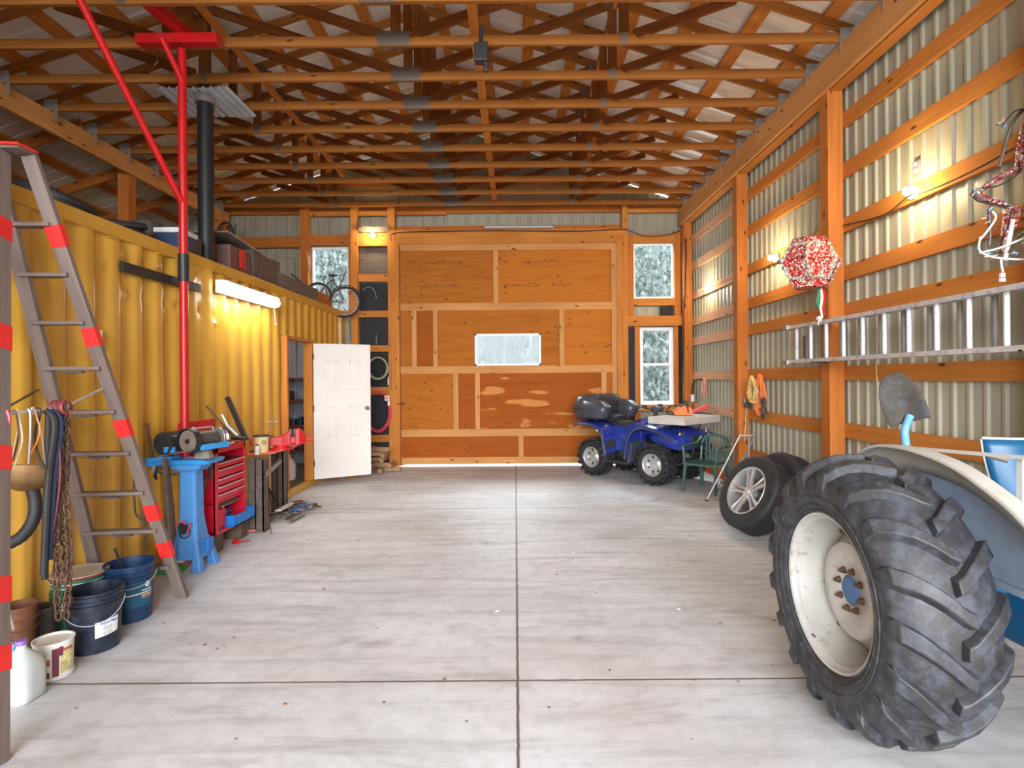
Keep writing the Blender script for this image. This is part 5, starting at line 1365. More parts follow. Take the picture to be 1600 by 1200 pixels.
for k in range(6):
    m = MB(); a = Vector((rnd.uniform(xa+.03, xb-.03), rnd.uniform(y0+.03, y1-.15), Zb+.07+.012*k)); m.tube([a, a+Vector((rnd.uniform(-.02, .02), .14, .02))], .009, 6)
    HTL.append((solo('hand_tool', m, ('maroon', 'plate_metal', 'steel_dark', 'tractor_blue')[k % 4], 'tool', 'hand tool', 'hand tools in the blue tray'), ('maroon', 'silver', 'dark grey', 'blue')[k % 4]+' tool handle', 'lying in the blue tray of the red cart'))
rank_labels(HTL); CLL = []
m = MB(); m.bx(X1-.14, X1+.0, Ya+.05, Ya+.18, Zb+.036, Zb+.065); solo('drill_set', m, 'steel_dark', 'flat dark case under the bright red case on the cart', 'case', bevel=.01)
m = MB(); m.bx(X0+.03, X1-.05, Ya+.1, Yb-.08, .39, .43); solo('flat_box', m, 'steel_beam', 'flat grey box above the blue tray in the red cart', 'box')
for k in range(16):
    a = Vector((rnd.uniform(X0+.05, X1-.04), rnd.uniform(Ya+.02, Yb-.1), Zt-.02)); m = MB(); ang = rnd.uniform(0, PI); L = rnd.uniform(.06, .14)
    if k % 4 == 0: m.lathe([(0, 0), (.025, 0), (.025, .05), (.01, .06), (0, .06)], 12, T(*a))
    elif k % 4 == 1: m.box(a+Vector((0, 0, .025)), (.06, .05, .045), Matrix.Rotation(ang, 4, 'Z'))
    else: m.tube([a+Vector((0, 0, .01)), a+Vector((math.cos(ang)*L, math.sin(ang)*L, .015+.02*(k % 3)))], .009, 7)
    CLL.append((solo('loose_part', m, ('maroon', 'plate_metal', 'cream', 'steel_dark', 'rust', 'aluminium', 'wood_block')[k % 7], 'part', 'tool', 'clutter on top of the red cart'), 'small '+('maroon', 'grey', 'cream', 'dark grey', 'rusty', 'silver', 'brown')[k % 7]+' '+('cap', 'block', 'rod', 'rod')[k % 4], 'in the clutter on top of the red cart'))
rank_labels(CLL)
for (p0, p1, r, mt, nm, lb) in ((P(322, 634, 5.35), P(366, 684, 5.5), .010, 'rust', 'rod', 'long thin brown rod leaning over the red cart'), (P(347, 648, 5.6), P(359, 672, 5.6), .012, 'aluminium', 'lever', 'short silver lever standing on the red cart'), (P(356, 666, 5.55), P(372, 681, 5.55), .026, 'plate_metal', 'grease_gun', 'silver grease gun leaning on the red cart'), (P(362, 684, 5.6), P(384, 686, 5.6), .02, 'black_paint', 'drill', 'black tool lying at the back of the red cart')):
    m = MB(); m.tube([p0, p1], r, 8); solo(nm, m, mt, lb, nm.replace('_', ' '))
m = MB(); m.beam(P(356, 622, 5.95), P(384, 686, 5.75), .06, .045, (1, 0, 0)); 
solo('angle_iron', m, 'black_paint', 'black punched angle iron leaning above the red cart', 'angle iron')
# tools hanging on the cart's near side
for k, (px, py, L, mt, lb) in enumerate(((317, 722, .16, 'toolbox_blue', 'blue-handled pliers hanging on the red cart side'), (322, 724, .20, 'vise_red', 'red-handled pliers hanging on the red cart side'), (327, 722, .17, 'navy', 'dark screwdriver hanging on the red cart side'), (331, 726, .22, 'rust', 'brown file hanging on the red cart side'))):
    a = P(px, py, Ya-.03); m = MB(); m.tube([a, a+Vector((-.008, 0, -L*.5)), a+Vector((-.002, 0, -L))], [.010, .008, .004], 7); m.tube([a, a+Vector((.010, 0, -L*.45))], .007, 6); solo('hand_tool', m, mt, lb, 'hand tool')
a = P(322, 745, Ya-.045); m = MB(); m.tube(smoothpath([a, P(318, 765, Ya-.05), P(308, 778, Ya-.05), P(306, 795, Ya-.04)]), [.012]*6+[.022]*7+[.026]*6, 10); solo('angle_grinder', m, 'steel_beam', 'grey angle grinder hanging on the red cart side', 'angle grinder', smooth=True)
# wooden blocks under the cart
m = MB(); m.bx(X0+.02, X1+.01, Ya-.03, Ya+.13, 0, .158); solo('timber_block', m, 'wood_block', 'dark timber block under the near end of the red cart', 'block', bevel=.006)
m = MB(); m.bx(X0+.02, X1+.01, Yb-.13, Yb+.02, 0, .158); solo('timber_block', m, 'wood_block', 'dark timber block under the far end of the red cart', 'block', bevel=.006)
for k in range(2):
    m = MB(); m.beam((X1-.28, Ya-.09-.05*k, .010+.0*k), (X1+.02, Ya-.07-.05*k, .010), .022, .016); solo('flat_bar', m, 'plate_metal', ('flat bar on the floor against the timber block', 'flat bar on the floor in front of the other one')[k], 'bar')
c = G(373, 849); m = MB(); m.lathe([(0, 0), (.035, .0), (.04, .02), (.02, .04), (0, .04)], 14, T(c.x-.03, c.y, 0)); m.tube([(c.x, c.y, .02), (c.x+.10, c.y+.03, .015)], .008, 6); solo('red_wheel_toy', m, 'vise_red', 'small red caster clamp on the floor by the timber block', 'clamp', smooth=True)

# ------------------------------------------------------------------ steel vise table
TZ = .80
t = thing('steel_table', 'heavy steel workbench with a red top beside the container doorway', 'workbench', (-2.95, 6.6, 0))
def ibeam(x, y, z1, w=.17, d=.14, mat='steel_beam'):
    m = MB(); m.bx(x-w/2, x+w/2, y-d/2, y-d/2+.014, 0.012, z1); m.bx(x-w/2, x+w/2, y+d/2-.014, y+d/2, 0.012, z1); m.bx(x-.006, x+.006, y-d/2, y+d/2, 0.012, z1); m.bx(x-w/2-.01, x+w/2+.01, y-d/2-.01, y+d/2+.01, 0, .012); m.bx(x+w/2-.012, x+w/2, y-d/2, y+d/2, .012, z1)
    return m.build('leg', mat, t)
L1 = P(404, 826, 6.15); L2 = P(437, 792, 7.10)
ibeam(L1.x, L1.y, TZ-.012); ibeam(L2.x, L2.y, TZ-.012, .15, .14, 'steel_dark')
top = [P(389, 709.5, 1), P(432, 706, 1), P(459, 698.5, 1), P(462, 693, 1), P(400, 690, 1)]
def onz(px, py, z): return G(px, py, z)
m = MB(); poly = [onz(387, 709.5, TZ), onz(430, 707, TZ), onz(460, 698, TZ), onz(466, 695, TZ)]
poly = [(v.x, v.y) for v in poly]+[(-3.12, 7.55), (-3.12, poly[0][1]+.05)]
m.prism(poly, .012, T(0, 0, TZ-.006)); m.build('top', 'pink_red', t)
m = MB(); a = Vector((L1.x+.05, L1.y, .60)); b = Vector((L2.x, L2.y, .66)); m.prism([(0, 0), (.17, .16), (.17, .20), (-.02, .06)], .012, T(L1.x+.09, L1.y+.0, .58) @ R(90, 'X')); m.beam((L1.x+.07, L1.y+.05, .60), (L2.x+.04, L2.y-.06, .66), .012, .05); m.build('gusset', 'steel_beam', t)
# vise
vc = P(440, 690, 6.85); vc.z = TZ
t = thing('bench_vise', 'big bright red bench vise on the steel workbench', 'vise', vc)
vx = Vector((.93, .36, 0)).normalized(); vy = Vector((-vx.y, vx.x, 0)); Mv = Matrix((vx, vy, Vector((0, 0, 1)))).transposed().to_4x4(); Mv.translation = vc
def vb(name, fn, mat='vise_red', **kw): 
    m = MB(); m.M = Mv; fn(m); return m.build(name, mat, t, **kw)
vb('base', lambda m: (m.lathe([(0, 0), (.13, 0), (.13, .02), (.09, .035), (.08, .06), (0, .06)], 24)), smooth=True)
vb('body', lambda m: (m.rings([[Vector((-.14, a, b)) for a, b in ((-.05, .06), (.05, .06), (.05, .15), (-.05, .15))], [Vector((.0, a, b)) for a, b in ((-.06, .05), (.06, .05), (.06, .16), (-.06, .16))], [Vector((.07, a, b)) for a, b in ((-.075, .05), (.075, .05), (.075, .21), (-.075, .21))], [Vector((.10, a, b)) for a, b in ((-.08, .05), (.08, .05), (.08, .24), (-.08, .24))]])), bevel=.008)
vb('slide', lambda m: m.bx(-.34, .25, -.035, .035, .07, .15), bevel=.006)
vb('front_jaw', lambda m: m.rings([[Vector((.15, a, b)) for a, b in ((-.08, .05), (.08, .05), (.08, .24), (-.08, .24))], [Vector((.20, a, b)) for a, b in ((-.08, .05), (.08, .05), (.08, .25), (-.08, .25))], [Vector((.27, a, b)) for a, b in ((-.05, .06), (.05, .06), (.05, .18), (-.05, .18))]]), bevel=.01)
vb('jaw_plate', lambda m: (m.bx(.10, .114, -.085, .085, .19, .245), m.bx(.136, .15, -.085, .085, .19, .245)), 'steel_dark')
vb('screw', lambda m: (m.cyl((.10, 0, .11), (.34, 0, .11), .016, n=12), m.cyl((.31, 0, .11), (.36, 0, .11), .028, n=14), m.cyl((.335, -.13, .11), (.335, .13, .11), .009, n=8)), 'vise_red', smooth=True)
# items on the table
c = onz(410, 700, TZ)
t = thing('plastic_pail', 'cream plastic pail on the steel workbench', 'pail', (-3.0, 6.65, TZ)); m = MB(); m.lathe([(0, 0), (.075, 0), (.085, .19), (.082, .19), (.072, .005), (0, .005)], 24, T(-2.98, 6.60, TZ)); m.build('shell', 'cream', t, smooth=True)
m = MB(); m.lathe([(0, .2), (.09, .2), (.09, .185), (.085, .185)], 24, T(-2.98, 6.60, TZ)); m.build('lid', 'black_paint', t, smooth=True)
m = MB(); m.torus((-2.92, 6.53, TZ+.12), (.5, -1, 0), .02, .004, 12, 5); m.build('clip', 'black_paint', t)
def bottle(c, r, h, mat, cap, label, nm='bottle'):
    t = thing(nm, label, 'bottle', c); m = MB(); m.lathe([(0, 0), (r, 0), (r, h*.65), (r*.4, h*.8), (r*.4, h*.88), (0, h*.88)], 16, T(*c)); m.build('body', mat, t, smooth=True)
    m = MB(); m.lathe([(0, h*.87), (r*.5, h*.87), (r*.5, h), (0, h)], 12, T(*c)); m.build('cap', cap, t, smooth=True)
bottle(Vector((-3.03, 6.22, TZ)), .038, .22, 'pink_red', 'black_paint', 'pinkish bottle with black cap between the red cart and the cream pail')
bottle(Vector((-2.93, 6.38, TZ)), .028, .12, 'paint_white', 'maroon', 'small white bottle in front of the cream pail')
bottle(Vector((-2.98, 6.88, TZ)), .05, .17, 'carton_yellow', 'tub_green', 'yellow bottle behind the red vise slide')
m = MB(); m.tube([onz(391, 706, TZ+.02), onz(430, 698, TZ+.02)], .012, 8); solo('long_file', m, 'wood_block', 'long dark file lying along the edge of the steel workbench', 'file')
m = MB(); m.tube([onz(424, 699, TZ+.02), onz(433, 697, TZ+.02)], .018, 8); solo('small_block', m, 'steel_dark', 'small dark block under the red vise slide', 'block')
m = MB(); m.tube([(-3.12, 7.05, 1.12), (-3.0, 7.1, 1.12)], .006, 6); m.tube([(-3.05, 7.0, 1.10), (-3.05, 7.15, 1.14)], .012, 6); solo('valve_tap', m, 'plate_metal', 'small metal tap behind the red vise', 'tap')
# scrap pile
SCL = []; rnd = random.Random(31); sc0 = G(440, 808)
spec = [('steel_beam', .02), ('rust', .015), ('steel_dark', .02), ('plate_metal', .012), ('wood_block', .02)]
for k in range(30):
    u, v = rnd.uniform(-1, 1), rnd.uniform(-1, 1)
    c = Vector((sc0.x+.06+u*.20, sc0.y+.10+v*.40, .02+.05*max(0, 1-abs(u)-abs(v)*.5)+.018*(k % 3)))
    ang = rnd.uniform(0, PI); L = rnd.uniform(.10, .32); mt, r = spec[k % 5]; m = MB(); d = Vector((math.cos(ang), math.sin(ang), rnd.uniform(-.05, .12)))
    if k % 3 == 0: m.tube([c-d*L/2, c+d*L/2], r*.6, 7)
    elif k % 3 == 1: m.beam(c-d*L/2, c+d*L/2, r*2.6, r*.6)
    else: m.torus(c, (rnd.uniform(-.3, .3), rnd.uniform(-.3, .3), 1), L*.25, r*.5, 14, 6)
    zmin = min(p.z for p in m.v)
    if zmin < 0.002: m.v = [p+Vector((0, 0, .002-zmin)) for p in m.v]
    SCL.append((solo('scrap_metal', m, mt, 'scrap', 'scrap metal', 'scrap pile under the workbench'), ('grey-brown', 'rusty', 'dark', 'silver', 'brown')[k % 5]+' '+('rod', 'flat bar', 'ring')[k % 3], 'in the scrap pile under the workbench'))
rank_labels(SCL); CRL = []
for k, (px0, py0, px1, py1, h, w, th, mt, nm, lb) in enumerate(((458, 806, 478, 795, .05, .05, .03, 'toolbox_blue', 'clamp', 'blue bar clamp on the right of the scrap pile'), (448, 812, 466, 800, .07, .04, .03, 'tractor_blue', 'clamp', 'darker blue clamp in the middle of the scrap pile'),
        (434, 813, 456, 800, .11, .07, .015, 'paint_white', 'white_bracket', 'white painted bracket on top of the scrap pile'), (420, 782, 440, 792, .12, .08, .05, 'steel_dark', 'steel_casting', 'dark casting on the scrap pile between the table legs'), (382, 834, 400, 833, .03, .03, .02, 'pink_red', 'scrap_bar', 'faded red handle bar on the floor before the workbench'),
        (458, 795, 474, 793, .08, .10, .02, 'wood_block', 'board_scrap', 'brown board scrap at the back of the scrap pile'))):
    a, b = G(px0, py0), G(px1, py1); a.z = b.z = h; m = MB(); m.beam(a, b, w, th); solo(nm, m, mt, lb, nm.replace('_', ' '), bevel=.004)
m = MB(); m.tube([P(416, 757, 6.9), P(430, 783, 6.8)], .014, 6); m.tube([P(414, 742, 6.9), P(424, 790, 6.6)], .006, 5); solo('pry_bar', m, 'black_paint', 'black bar leaning between the legs of the workbench', 'bar')
m = MB(); m.tube([P(417, 808, 6.0), P(424, 832, 5.95)], .006, 5); m.tube([P(414, 770, 6.3), P(424, 834, 5.95)], .005, 5); solo('wire_prong', m, 'rust', 'thin bent wire prong standing against the near table leg', 'wire')
# leaves and crumbs on the floor
rnd = random.Random(77)
for k, (px, py) in enumerate(((149, 1023), (339, 1015), (256, 974), (320, 1008), (365, 997), (694, 1062), (480, 845), (611, 872), (896, 864), (1078, 838), (777, 955), (506, 921), (1110, 888), (1061, 952), (953, 1048), (445, 1101), (600, 1098), (1125, 974), (350, 1010), (560, 845), (870, 898), (1210, 970))):
    c = G(px, py); m = MB(); r = rnd.uniform(.007, .016) if py < 1000 else rnd.uniform(.005, .012)
    m.prism([(r*rnd.uniform(.6, 1.2)*math.cos(a), r*rnd.uniform(.4, 1)*math.sin(a)) for a in (.2, 1.4, 2.3, 3.3, 4.4, 5.5)], .004, T(c.x, c.y, .003))
    wf = k in (8, 10, 12, 13)
    CRL.append((solo('white_fleck' if wf else 'leaf_crumb', m, 'paint_white' if wf else 'leaf_brown', 'crumb', 'crumb', 'white flecks on the floor' if wf else 'leaf crumbs on the floor'), 'small white fleck' if wf else 'dry leaf crumb', 'on the '+('near' if py > 1000 else 'middle' if py > 900 else 'far')+' part of the concrete floor'))
rank_labels(CRL)
# ------------------------------------------------------------------ tractor with big rear wheel
WC = Vector((1.655, 2.67, .63)); RT = .60
t = thing('tractor', 'blue and cream tractor showing its big rear wheel and fender at the right edge', 'tractor', (2.3, 2.67, 0))
HW = .205                                              # half width of the tyre
def tyre_prof(x):   # outer surface radius at lateral x
    a = min(1, abs(x)/HW); return RT-.08*a**3.0
Mx_ = lambda x, r, a: Vector((WC.x+x, WC.y+r*math.cos(a), WC.z+r*math.sin(a)))
outer = [(-.165, .350), (-.195, .375), (-.216, .42), (-.218, .47), (-.212, .505)]+[(HW*k/6, tyre_prof(HW*k/6)) for k in range(-6, 7)]+[(.212, .505), (.218, .47), (.216, .42), (.195, .375), (.165, .350)]
m = MB(); NR = 90
m.rings([[Mx_(x, r, 2*PI*k/NR) for x, r in outer] for k in range(NR)], True, False, True)
tyre = m.build('tyre', 'rubber_dusty', t, smooth=True)
NL = 17
def lug(side, k):
    m = MB(); th0 = 2*PI*(k+(.5 if side > 0 else 0))/NL; rows = []
    # s: 0 at the crown, 1 at the shoulder, beyond it down the sidewall; chevrons point down on the side nearest the viewer
    for s in (-.10, .05, .3, .55, .8, 1.0, 1.08, 1.22):
        if s <= 1: x = HW*s; base = tyre_prof(x)-.012; h = .052
        else: x = HW+.006; base = tyre_prof(HW)-.012-(s-1)*.36; h = .052*(1.24-s)/.24
        th = th0+.27*min(s, 1.0)**.85 if s > 0 else th0
        wd = .040+.012*max(0, min(1, s)); top = wd*.66; rr = base+h
        if s <= .9: q_ = [(x, base, -wd), (x, rr, -top), (x, rr, top), (x, base, wd)]
        elif s <= 1.01: q_ = [(x-.004, base-.03, -wd), (x+.010, rr-.004, -top), (x+.010, rr-.004, top), (x-.004, base-.03, wd)]
        else: q_ = [(x-.02, base, -wd*.9), (x+.016*(1.24-s)/.24+.001, base+h*.6, -top*.9), (x+.016*(1.24-s)/.24+.001, base+h*.6, top*.9), (x-.02, base, wd*.9)]
        rows.append([Mx_(side*a, b, -(th+c/b)) for a, b, c in q_])
    m.rings(rows, True, True); return m
m = MB()
for k in range(NL):
    for side in (-1, 1):
        l_ = lug(side, k); m.add(l_.v, l_.f, l_.uv)
m.build('lugs', 'rubber_dusty', tyre, bevel=.007, smooth=30)
m = MB()
for r, wd, x in ((.40, .004, -.210), (.44, .004, -.2185), (.372, .004, -.196)):
    m.rings([[Mx_(x-(.004 if abs(q) < 1e-6 else 0), r+q, 2*PI*k/60) for q in (-wd, 0, wd)] for k in range(60)], False, False, True)
m.build('sidewall_bead', 'rubber_side', tyre, smooth=True)
# rim: lipped barrel and dished centre
m = MB()
pr2 = [(-.160, .358), (-.180, .362), (-.188, .357), (-.184, .350), (-.165, .345), (-.155, .333), (-.13, .328), (-.08, .313), (.0, .303), (.10, .31), (.14, .335), (.16, .355)]
m.rings([[Mx_(x, r, 2*PI*k/72) for x, r in pr2] for k in range(72)], False, False, True); rim = m.build('rim', 'rim_cream', t, smooth=True, solid=.006)
m = MB(); pr3 = [(.05, .308), (.015, .285), (-.01, .25), (-.075, .215), (-.085, .19), (-.082, .15), (-.07, .13), (-.07, .07)]
m.rings([[Mx_(x, r, 2*PI*k/60) for x, r in pr3] for k in range(60)], False, False, True); m.build('wheel_disc', 'rim_cream', rim, smooth=True, solid=.006)
m = MB(); m.lathe([(0, .012), (.055, .012), (.07, .0), (.07, -.06)], 28, T(WC.x-.07, WC.y, WC.z) @ R(-90, 'Y')); m.build('hub', 'hub_blue', rim, smooth=True)
for k in range(8):
    a = 2*PI*k/8+.2; c = Mx_(-.072, .093, a); m = MB(); m.cyl(c, c+Vector((-.018, 0, 0)), .013, n=6); m.cyl(c+Vector((-.016, 0, 0)), c+Vector((-.030, 0, 0)), .007, n=8); m.cyl(c, c+Vector((-.003, 0, 0)), .018, n=14); m.build('wheel_nut', 'rust', rim)
for a in (1.05, -.95, 3.1):
    c = Mx_(.0, .28, a); m = MB(); m.box(c, (.035, .035, .035), Matrix.Rotation(-a, 4, 'X')); m.cyl(c+Vector((-.04, 0, 0)), c, .011, n=8); m.build('rim_clamp', 'rust', rim)
m = MB(); c = Mx_(-.15, .34, -1.1); m.tube([c+Vector((.05, 0, 0)), c, c+Vector((-.02, .01, .02))], .006, 6); m.build('valve_stem', 'steel_dark', rim)
# fender: side shell and rolled edge over the wheel
FX = 1.93
FP = smoothpath([(0, 1.74, .78), (0, 1.82, .88), (0, 2.05, 1.09), (0, 2.22, 1.185), (0, 2.44, 1.262), (0, 2.74, 1.29), (0, 2.98, 1.25), (0, 3.2, 1.10), (0, 3.34, .88), (0, 3.38, .80)], 5)
FC = Vector((0, 2.60, .60))
def fedge(inset, x): return [Vector((x, FC.y+(p.y-FC.y)*(1-inset), FC.z+(p.z-FC.z)*(1-inset))) for p in FP]
m = MB(); m.rings([fedge(.0, FX-.085), fedge(-.018, FX-.075), fedge(-.015, FX-.01), fedge(.10, FX+.012), fedge(.17, FX+.03)], False, False); m.build('fender_edge', 'fender_cream', t, smooth=True, solid=.006)
m = MB(); poly = [(p.y, p.z) for p in fedge(.165, 0) if p.z > .815]
poly = [(poly[0][0]-.04, .815)]+poly+[(poly[-1][0]+.03, .815)]
m.prism(poly, .008, Matrix(((0, 0, 1, FX+.03), (1, 0, 0, 0), (0, 1, 0, 0), (0, 0, 0, 1)))); m.build('fender_side', 'fender_blue', t)
m = MB(); m.bx(FX+.0, FX+.045, 1.80, 3.3, .790, .818); m.build('fender_lower_edge', 'fender_blue', t)
m = MB(); m.cyl((WC.x+.1, WC.y, WC.z), (2.9, WC.y, WC.z), .085, n=20); m.build('axle_housing', 'tractor_blue', t, smooth=True)
m = MB(); m.bx(2.25, 2.75, 2.3, 4.0, .42, .82); m.build('transmission', 'tractor_blue', t, bevel=.03)
m = MB(); m.bx(FX+.04, 2.3, 2.55, 2.62, .66, .715); m.bx(FX+.04, 2.3, 2.85, 2.92, .66, .715); m.build('fender_bracket', 'tractor_blue', t)
m = MB(); m.cyl((2.2, 2.25, .28), (2.8, 2.25, .28), .05, n=14); m.tube([(2.3, 2.6, .45), (2.3, 2.1, .35), (2.28, 1.85, .33)], .025, 8); m.build('drawbar', 'black_paint', t, smooth=True)
# seat pan with white piping
sc1 = P(1580, 735, 2.95)
m = MB(); rows = []
for i in range(9):
    v = i/8; row = []
    for j in range(13):
        u = -1+2*j/12; wdt = .17*(1-.45*v**2.2); y_ = sc1.y+.05-.06*(1-u*u)-.05*v
        row.append((sc1.x+.06+u*wdt, y_-.0, sc1.z+.16-.36*v))
    rows.append(row)
m.rings(rows, False, False); seat = m.build('seat_back', 'tractor_blue', t, smooth=True, solid=.03)
m = MB(); edge = [rows[0][j] for j in range(13)]; m.tube(edge, .012, 8); m.tube([rows[i][0] for i in range(9)], .009, 8); m.tube([rows[i][12] for i in range(9)], .009, 8); m.tube(rows[8], .009, 8); m.build('piping', 'paint_white', seat, smooth=True)
m = MB(); m.ball(Vector((sc1.x+.12, sc1.y+.0, sc1.z-.0)), .085, 14, (.8, .3, 1.1)); m.build('back_pad', 'silver', seat, smooth=True)
m = MB(); m.bx(sc1.x-.06, sc1.x+.2, sc1.y-.0, sc1.y+.4, .80, .98); m.build('seat_support', 'black_paint', t, bevel=.02)
m = MB(); a, b = P(1398, 698, 3.35), P(1640, 718, 2.35); m.beam(a, b, .05, .014); m.build('side_rail', 'paint_white', t)
c = P(1596, 760, 2.5); m = MB(); m.beam(P(1598, 716, 2.5), P(1598, 835, 2.5), .03, .03, (0, 1, 0)); m.build('upright', 'paint_white', t)
m = MB(); m.tube([P(1460, 702, 3.05), P(1462, 716, 3.0)], .012, 6); m.tube([P(1545, 712, 2.75), P(1575, 720, 2.7)], .014, 6); m.build('rail_bracket', 'plate_metal', t)

# ------------------------------------------------------------------ shovel standing blade-up behind the fender
t = thing('shovel', 'upturned shovel with a dusty blade and blue shaft behind the tractor fender', 'shovel', (2.25, 3.5, 0))
a, b = P(1424, 655, 3.3), P(1369, 0, 3.3)
Bt = P(1392, 584, 3.32); Bb = P(1422, 660, 3.24)
d = (Bb-Bt).normalized(); sx = Vector((.80, -.55, .28)); sx = (sx-d*sx.dot(d)).normalized(); nn = sx.cross(d)
out = [(-.02, 0), (-.075, .04), (-.105, .12), (-.108, .20), (-.10, .285), (-.05, .29), (0, .27)]
m = MB(); rows = []
for v, hw in ((0.0, .03), (.02, .055), (.06, .082), (.12, .10), (.20, .108), (.28, .104), (.295, .098)):
    row = []
    for j in range(11):
        u = -1+j/5; dish = .035*(u*u)*min(1, v*6)-.012*math.exp(-(u*4)**2)*min(1, v*5)
        row.append(Bt+d*(v+(0.012*(abs(u) > .9) if v > .28 else 0))+sx*(u*hw)+nn*(-dish if nn.y > 0 else dish))
    rows.append(row)
m.rings(rows, False, False); m.build('blade', 'shovel_blade', t, smooth=True, solid=.003)
m = MB(); e = Bt+d*.24; s2 = P(1414, 680, 3.22); m.tube(smoothpath([P(1422, 650, 3.24), P(1414, 672, 3.22), P(1415, 690, 3.22), P(1417, 712, 3.22)]), .021, 12); m.build('socket', 'shovel_blue', t, smooth=True)
m = MB(); m.tube([P(1417, 700, 3.22), Vector((2.32, 3.50, 0.0))], .017, 10); m.build('shaft', 'lumber', t, smooth=True)

# ------------------------------------------------------------------ car wheels leaning by the wall
def car_wheel(t, M):
    Rr, Rw = .255, .40; m = MB(); m.M = M
    pr = [(Rr, -.125), (Rr+.03, -.135), (.33, -.142), (.37, -.135), (.392, -.12), (.40, -.10)]
    for g in (-.06, 0, .06): pr += [(.40, g-.008), (.394, g-.006), (.394, g+.006), (.40, g+.008)]
    pr += [(.40, .10), (.392, .12), (.37, .135), (.33, .142), (Rr+.03, .135), (Rr, .125)]
    m.lathe(pr, 56); ty = m.build('tyre', 'rubber', t, smooth=50)
    m = MB(); m.M = M; m.lathe([(Rr+.008, -.130), (Rr+.002, -.138), (Rr-.010, -.13), (Rr-.015, -.11), (Rr-.03, -.05), (Rr-.03, .11), (Rr, .125)], 56); m.build('rim', 'silver', t, smooth=True, solid=.004)
    for k in range(5):
        m = MB(); m.M = M @ R(72*k, 'Z')
        for s in (-1, 1):
            m.rings([[Vector((x, y*s, z)) for x, y, z in q_] for q_ in (
                ((.045, .006, -.105), (.045, .036, -.105), (.045, .036, -.07), (.045, .006, -.07)),
                ((.14, .010, -.118), (.14, .034, -.115), (.14, .034, -.085), (.14, .010, -.085)),
                ((.245, .020, -.128), (.245, .062, -.124), (.245, .062, -.10), (.245, .020, -.10)))])
        m.build('spoke', 'silver', t, bevel=.003)
    m = MB(); m.M = M; m.lathe([(0, -.118), (.03, -.118), (.034, -.112), (.06, -.10), (.065, -.07), (.065, -.02)], 24); m.build('centre_cap', 'silver', t, smooth=True)
    m = MB(); m.M = M; m.lathe([(0, -.035), (.17, -.03), (.17, -.01), (0, -.01)], 30); m.build('spoke_backing', 'steel_dark', t)  # dark steel disc set behind the spokes
def wheel_M(contact, phi, lean, wz=.142, r=.40):
    # axis outwards n (towards -X, -Y), leaning back by lean
    n0 = Vector((-math.cos(math.radians(phi)), -math.sin(math.radians(phi)), 0)); lean = math.radians(lean)
    up = Vector((0, 0, 1))*math.cos(lean)-n0*math.sin(lean); n_ = n0*math.cos(lean)+Vector((0, 0, 1))*math.sin(lean)
    zax = -n_; y_ = up; x_ = y_.cross(zax)
    M = Matrix((x_, y_, zax)).transposed().to_4x4(); M.translation = Vector(contact)+up*(r*1.0)-n_*.0+Vector((0, 0, wz*math.sin(lean)*.8)); return M
c1 = Vector((2.31, 5.80, 0)); Mw1 = wheel_M(c1, 15, 27)
t = thing('alloy_wheel', 'car wheel with silver twin-spoke alloy rim leaning towards the wall', 'car wheel', c1); car_wheel(t, Mw1)
c2 = Vector((2.80, 5.80, 0)); c2 = Vector((2.72, 6.0, 0)); Mw2 = wheel_M(c2, 15, 18)
t2 = thing('alloy_wheel', 'second car wheel half hidden between the alloy wheel and the tractor tyre', 'car wheel', c2); car_wheel(t2, Mw2)

# ------------------------------------------------------------------ green resin armchair
ch = Vector((2.74, 8.08, 0)); fdir = Vector((-.70, -.71, 0)); sdir = Vector((-.71, .70, 0))   # facing, to its right
Mc = Matrix((sdir, fdir, Vector((0, 0, 1)))).transposed().to_4x4(); Mc.translation = ch
t = thing('resin_armchair', 'dark green plastic armchair between the quad bike and the step stool', 'chair', ch, rot=Mc.to_3x3().to_4x4())
def cb_(name, fn, mat='chair_green', **kw): m = MB(); m.M = Mc; fn(m); return m.build(name, mat, t, **kw)
cb_('seat', lambda m: m.rings([[Vector((x*w, y, z)) for x, z in ((-1, .40), (-.6, .385), (.6, .385), (1, .40), (1, .425), (.6, .41), (-.6, .41), (-1, .425))] for y, w in ((-.20, .19), (0, .21), (.22, .24), (.245, .235))]), smooth=True)
for sx_ in (-1, 1):
    cb_('leg', lambda m: m.tube([(sx_*.225, .20, .42), (sx_*.235, .23, .2), (sx_*.245, .25, 0)], [.042, .034, .026], 6, flat=.6))
    cb_('leg', lambda m: m.tube([(sx_*.19, -.18, .42), (sx_*.20, -.24, .2), (sx_*.21, -.28, 0)], [.042, .034, .026], 6, flat=.6))
    cb_('armrest', lambda m: m.tube(smoothpath([(sx_*.235, .21, .40), (sx_*.25, .22, .60), (sx_*.262, .20, .645), (sx_*.27, .0, .655), (sx_*.25, -.18, .665), (sx_*.20, -.25, .76)]), .020, 8, flat=.8), smooth=True)
cb_('backrest', lambda m: [m.tube(smoothpath([(-.20, -.25, .64), (-.15, -.28, .75), (0, -.30, .785), (.15, -.28, .75), (.20, -.25, .64)]), .021, 8), m.tube([(-.19, -.2, .41), (-.20, -.25, .66)], .018, 8), m.tube([(.19, -.2, .41), (.20, -.25, .66)], .018, 8)], smooth=True)
for k in range(6):
    u = -.125+.05*k; cb_('back_slat', lambda m: m.beam((u*.85, -.20, .41), (u*1.1, -.285, .765-abs(u)*.2), .026, .007, (0, 1, 0)))

